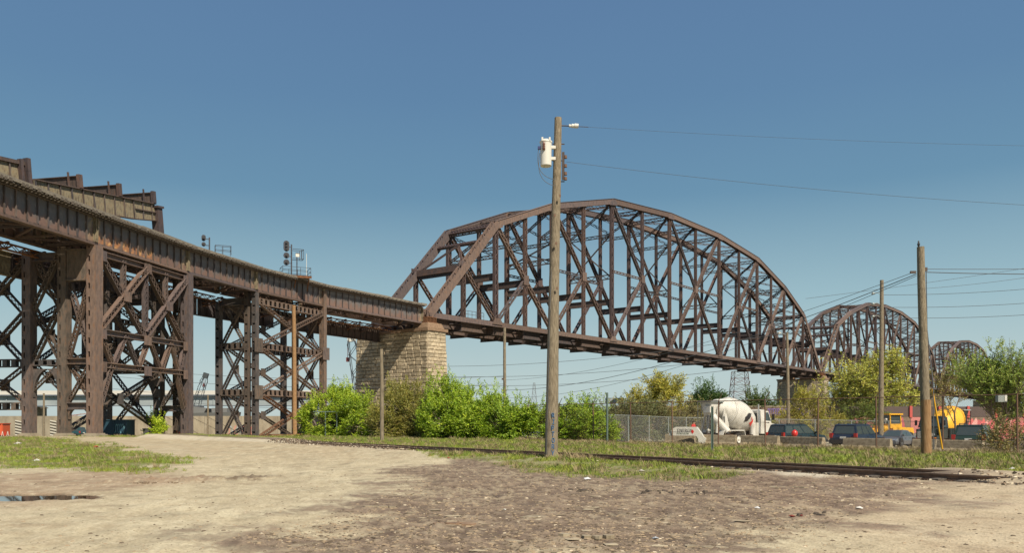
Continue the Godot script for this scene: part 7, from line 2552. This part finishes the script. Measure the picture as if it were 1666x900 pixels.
func make_litter():
	var q := [["white crumpled paper lying on the brown gravel right of the tall pole", "paper", 956, 781, 0.34, Color(0.8, 0.82, 0.85)], ["pinkish-red scrap at the edge of the grass left of the tall pole", "scrap", 730, 747.5, 0.2, Color(0.6, 0.12, 0.10)],
		["small white scrap near the middle of the brown gravel", "paper", 821, 829.5, 0.1, Color(0.75, 0.73, 0.68)], ["white bag caught in the grass between track and right-hand pole", "bag", 1447, 749, 0.35, Color(0.78, 0.78, 0.78)], ["blue bottle lying against the near rail at the right", "bottle", 1441, 769, 0.4, Color(0.08, 0.17, 0.26)],
		["flat white card on the left grass patch, furthest back", "paper", 30, 723, 0.8, Color(0.75, 0.75, 0.72)], ["white card on the left grass patch, left of the broken slab", "paper", 61, 750, 0.45, Color(0.78, 0.78, 0.74)], ["orange-red scrap on the dirt path before the nearer tower", "scrap", 157, 727, 0.5, Color(0.6, 0.10, 0.05)],
		["silvery foil scrap low in the picture, left of the cracked slab's end", "foil", 1066, 874, 0.16, Color(0.5, 0.54, 0.58)], ["white wrapper right of the cable trench", "wrapper", 1232, 825.5, 0.2, Color(0.7, 0.72, 0.74)], ["red rag beside the dark clods at lower right", "rag", 1288, 837.5, 0.15, Color(0.25, 0.05, 0.035)], ["second red rag, right of the first", "rag", 1303, 837.5, 0.11, Color(0.25, 0.055, 0.04)],
		["white scrap on the pale ground at lower right", "paper", 1398, 827, 0.2, Color(0.8, 0.78, 0.72)], ["pale plastic sack beside the track at the right edge", "sack", 1646, 763, 0.3, Color(0.7, 0.69, 0.65)], ["white lump by the track left of the sign post", "scrap", 1163, 745.5, 0.3, Color(0.72, 0.7, 0.64)], ["pale scrap on the verge grass left of the sign post", "scrap", 1043, 768, 0.26, Color(0.65, 0.6, 0.52)]]
	for e in q:
		var v: float = e[3]
		var d := 1.52 * 1350.0 / (v - 684.7)
		for k in 6:
			var p: float = (e[2] - 833.0) / 1350.0 * d
			d = (1.6 - land(p, d) - 0.03) * 1350.0 / (v - 684.7)
		var x: float = (e[2] - 833.0) / 1350.0 * d
		var m := MB.new()
		var s: float = e[4] * 0.75
		var pts := []
		for i in 9:
			var a := TAU * i / 9.0
			pts.append(Vector3(cos(a) * s * 0.5 * rng.randf_range(0.7, 1.1), s * rng.randf_range(0.0, 0.16), sin(a) * s * 0.38 * rng.randf_range(0.7, 1.1)))
		var c := m.vert(Vector3(0, s * 0.28, 0))
		var c2 := m.vert(Vector3(0, -0.02, 0))
		var f := m.v.size()
		for p in pts:
			m.vert(p)
		for i in 9:
			m.ix.append_array([c, f + i, f + (i + 1) % 9, c2, f + (i + 1) % 9, f + i])
		s *= 1.0
		var o := put(e[1] + "_litter" if e[1] in ["paper", "scrap", "foil"] else e[1], m, mat(e[5] * 0.72, 0.6))
		o.position = Vector3(x, land(x, d) + relief(x, d) + 0.01, -d)
		o.rotation.y = rng.randf() * TAU if e[1] == "rag" else rng.randf_range(-0.4, 0.4)
		tag(o, e[0], e[1], "litter on the ground")
	# broken slabs and clods
	q = [["cracked pale concrete slab in pieces at the bottom, right of the tall pole", 953, 872, 0.72, 5, M.barrier], ["broken slab by the left grass patch's lower edge", 143, 761, 1.0, 2, M.barrier], ["pale flat stone in the brown gravel below the pole", 866, 839, 0.42, 1, M.barrier], ["pale flat stones at the left of the brown gravel", 738, 850, 0.65, 3, M.cap],
		["black charred clods on the gravel beneath the white mixer", 1112, 800, 1.7, 26, M.char], ["dark clods by the red rags at lower right", 1322, 834, 0.8, 16, M.char], ["dark clods beside the white paper", 945, 797, 1.1, 14, M.char], ["thin broken crust low in the picture, left of the trench's right end", 1148, 887, 0.55, 3, M.barrier],
		["white rubble heap along the near rail, left of the blue bottle", 1375, 764, 2.4, 8, M.barrier], ["cluster of pale flat stones at the left edge of the brown gravel", 618, 822, 0.6, 4, M.barrier], ["pale slab right of the trench under the right-hand pole", 1290, 790, 1.0, 2, M.barrier], ["dark clods on the torn edge of the damp ground", 265, 784, 2.4, 30, M.mud]]
	for e in q:
		var v: float = e[2]
		var d := 1.52 * 1350.0 / (v - 684.7)
		for k in 6:
			var p: float = (e[1] - 833.0) / 1350.0 * d
			d = (1.6 - land(p, d) - 0.03) * 1350.0 / (v - 684.7)
		var x: float = (e[1] - 833.0) / 1350.0 * d
		var slab_like: bool = e[5] == M.barrier or e[5] == M.cap
		var t := thing("broken_slab" if slab_like else "earth_clods", e[0], "rubble", Vector3(x, land(x, d) + relief(x, d), -d), 0.0, "broken slabs" if slab_like else "dark clods of earth")
		var wide: float = e[3]
		for i in e[4]:
			var m := MB.new()
			var px: float = wide * ((i + 0.5) / e[4] - 0.5) if slab_like else wide * clampf(rng.randfn() * 0.22, -0.5, 0.5)
			var r: float = wide / e[4] * (0.62 if slab_like else pow(rng.randf(), 2.5) * 2.2 + 0.15)
			var pz := rng.randf_range(-0.12, 0.12) * wide * (1.0 if slab_like else 2.2)
			var n := 6
			var hh := rng.randf_range(0.008, 0.03) if slab_like else rng.randf_range(0.012, 0.045)
			var b0 := []
			var b1 := []
			for k in n:
				var a := TAU * k / n + rng.randf_range(-0.3, 0.3)
				var rr := r * rng.randf_range(0.75, 1.15)
				b0.append(Vector3(px + cos(a) * rr, -0.03, pz + sin(a) * rr * 0.9))
				b1.append(Vector3(px + cos(a) * rr * (0.95 if slab_like else 0.5), hh * rng.randf_range(0.7, 1.1), pz + sin(a) * rr * (0.86 if slab_like else 0.45)))
			m.face(b1)
			for k in n:
				var j := (k + 1) % n
				m.face([b0[k], b0[j], b1[j], b1[k]])
			put("piece", m, e[5], t)


func make_person():   # one skin over a skeleton of tapered bones, meshed as surface nets
	var bones := [[Vector3(0, 0.95, 0), Vector3(0, 1.38, 0.02), 0.15, 0.16, 0], [Vector3(-0.14, 1.4, 0), Vector3(0.14, 1.4, 0), 0.08, 0.08, 0], [Vector3(0, 1.45, 0.01), Vector3(0, 1.56, 0.03), 0.055, 0.055, 2], [Vector3(0, 1.62, 0.03), Vector3(0, 1.68, 0.03), 0.095, 0.1, 2],
		[Vector3(-0.1, 0.92, 0), Vector3(-0.12, 0.5, 0.03), 0.1, 0.075, 1], [Vector3(-0.12, 0.5, 0.03), Vector3(-0.13, 0.08, 0), 0.07, 0.05, 1], [Vector3(0.1, 0.92, 0), Vector3(0.12, 0.5, 0.0), 0.1, 0.075, 1], [Vector3(0.12, 0.5, 0.0), Vector3(0.13, 0.08, -0.03), 0.07, 0.05, 1],
		[Vector3(-0.13, 0.05, 0.0), Vector3(-0.14, 0.04, 0.16), 0.045, 0.04, 3], [Vector3(0.13, 0.05, -0.03), Vector3(0.14, 0.04, 0.13), 0.045, 0.04, 3],
		[Vector3(-0.2, 1.38, 0), Vector3(-0.27, 1.1, 0.02), 0.06, 0.05, 0], [Vector3(-0.27, 1.1, 0.02), Vector3(-0.22, 0.9, 0.16), 0.045, 0.035, 2], [Vector3(0.2, 1.38, 0), Vector3(0.28, 1.1, 0.02), 0.06, 0.05, 0], [Vector3(0.28, 1.1, 0.02), Vector3(0.24, 0.88, 0.12), 0.045, 0.035, 2], [Vector3(0, 1.61, 0.13), Vector3(0, 1.6, 0.14), 0.02, 0.02, 2]]
	var cols := [Color(0.45, 0.035, 0.03), Color(0.05, 0.06, 0.09), Color(0.36, 0.2, 0.13), Color(0.03, 0.03, 0.03)]
	var h := 0.03
	var lo := Vector3(-0.42, -0.03, -0.27)
	var dim := Vector3i(29, 62, 20)
	var f := PackedFloat32Array()
	f.resize(dim.x * dim.y * dim.z)
	var at_ := func(p: Vector3) -> float:
		var s := 0.0
		for b in bones:
			var e: Vector3 = b[1] - b[0]
			var k := clampf((p - b[0]).dot(e) / e.length_squared(), 0, 1)
			s += exp(-((p - b[0] - e * k).length() - lerpf(b[2], b[3], k)) / 0.022)
		return -0.022 * log(maxf(s, 1e-30))
	for z in dim.z:
		for y in dim.y:
			for x in dim.x:
				f[(z * dim.y + y) * dim.x + x] = at_.call(lo + Vector3(x, y, z) * h)
	var m := MB.new(true, true)
	var cell := {}
	for z in dim.z - 1:
		for y in dim.y - 1:
			for x in dim.x - 1:
				var c := Vector3.ZERO
				var n := 0
				var v := []
				for k in 8:
					v.append(f[((z + (k >> 2)) * dim.y + y + ((k >> 1) & 1)) * dim.x + x + (k & 1)])
				for k in 8:
					for a in [1, 2, 4]:
						if not (k & a) and (v[k] < 0.0) != (v[k | a] < 0.0):
							var t: float = v[k] / (v[k] - v[k | a])
							c += Vector3(k & 1, (k >> 1) & 1, k >> 2) + Vector3(1 if a == 1 else 0, 1 if a == 2 else 0, 1 if a == 4 else 0) * t
							n += 1
				if n:
					var p := lo + (Vector3(x, y, z) + c / n) * h
					var g := Vector3(at_.call(p + Vector3(0.01, 0, 0)) - at_.call(p - Vector3(0.01, 0, 0)), at_.call(p + Vector3(0, 0.01, 0)) - at_.call(p - Vector3(0, 0.01, 0)), at_.call(p + Vector3(0, 0, 0.01)) - at_.call(p - Vector3(0, 0, 0.01))).normalized()
					var best := 1e9
					for b in bones:
						var e: Vector3 = b[1] - b[0]
						var k := clampf((p - b[0]).dot(e) / e.length_squared(), 0, 1)
						var q: float = (p - b[0] - e * k).length() - lerpf(b[2], b[3], k)
						if q < best:
							best = q
							m.col = cols[b[4]]
					if p.y > 1.66 or p.z < 0.0 and p.y > 1.58:
						m.col = Color(0.03, 0.02, 0.015)
					cell[Vector3i(x, y, z)] = m.vert(p, g)
	for q in cell:
		for a in 3:
			var d := Vector3i.ZERO
			d[a] = 1
			var u := Vector3i.ZERO
			u[(a + 1) % 3] = 1
			var w := Vector3i.ZERO
			w[(a + 2) % 3] = 1
			var i0: int = (q.z * dim.y + q.y) * dim.x + q.x
			var r: Vector3i = q + d
			if (f[i0] < 0.0) != (f[(r.z * dim.y + r.y) * dim.x + r.x] < 0.0) and cell.has(q - u) and cell.has(q - w) and cell.has(q - u - w):
				m.tri(cell[q], cell[q - u], cell[q - u - w])
				m.tri(cell[q], cell[q - u - w], cell[q - w])
	var o := put("person", m, vmat(0.8))
	o.position = drop_to(13.2, 60.5)
	o.rotation.y = 0.9
	tag(o, "person in a red shirt standing behind the white tank cover, left of the mixer", "person")


func _ready():
	rng.seed = 20240
	fine = noise_at(2, 0.9, 4)
	broad = noise_at(3, 0.14, 4)
	make_sky_and_camera()
	make_materials()
	M.rust_rail = tmat(ramp_tex(26, 0.03, 4, [[0.1, Color(0.08, 0.048, 0.033)], [0.6, Color(0.17, 0.10, 0.062)], [0.9, Color(0.25, 0.14, 0.08)]], 256), Vector3(0.8, 0.8, 0.8), 0.75)
	M.rail_top = mat(Color(0.30, 0.21, 0.15), 0.45, 0.3)
	M.char = tmat(ramp_tex(27, 0.05, 4, [[0.1, Color(0.035, 0.028, 0.023)], [0.9, Color(0.10, 0.078, 0.058)]], 256), Vector3(2, 2, 2), 0.95)
	M.mud = tmat(ramp_tex(28, 0.05, 4, [[0.1, Color(0.085, 0.06, 0.038)], [0.9, Color(0.20, 0.145, 0.09)]], 256), Vector3(2, 2, 2), 0.95)
	make_ground()
	var s1 := make_span("first and nearest arched steel truss span, rising from the bank pier")
	var off := [206.1, 412.4]
	for k in 2:
		var c := copy(s1, ["second arched truss span, behind the yellow-green tree", "third and furthest truss span, behind the feathery tree"][k])
		c.position = along(off[k], 0.0, 19.34 - 0.0005 * off[k])
	make_pier(0.0, "sunlit stone pier on the bank, carrying the left end of the first span", true, -2.0)
	make_pier(204.9, "stone pier in the river at the right end of the first span", false, -9.0, false)
	make_pier(411.0, "stone pier in the river under the second span's far end", false, -9.0, false)
	make_pier(617.0, "furthest stone pier, under the third span's far end", false, -9.0, false)
	for i in 5:
		make_girder_span(i, ["plate girder span at the left edge, coming towards the viewer", "plate girder span with a peel of orange rust on top of the nearer tower", "plate girder span bridging the gap between the two steel towers", "plate girder span on top of the far steel tower, beside the signal platform", "plate girder span from the far steel tower to the stone pier"][i], i == 0)
	make_tower_near()
	make_tower_far()
	make_old_roadway()
	make_background()
	make_track()
	make_fences()
	make_barriers()
	make_vehicles()
	make_poles()
	make_plants()
	make_ground_cover()
	make_litter()
	make_person()
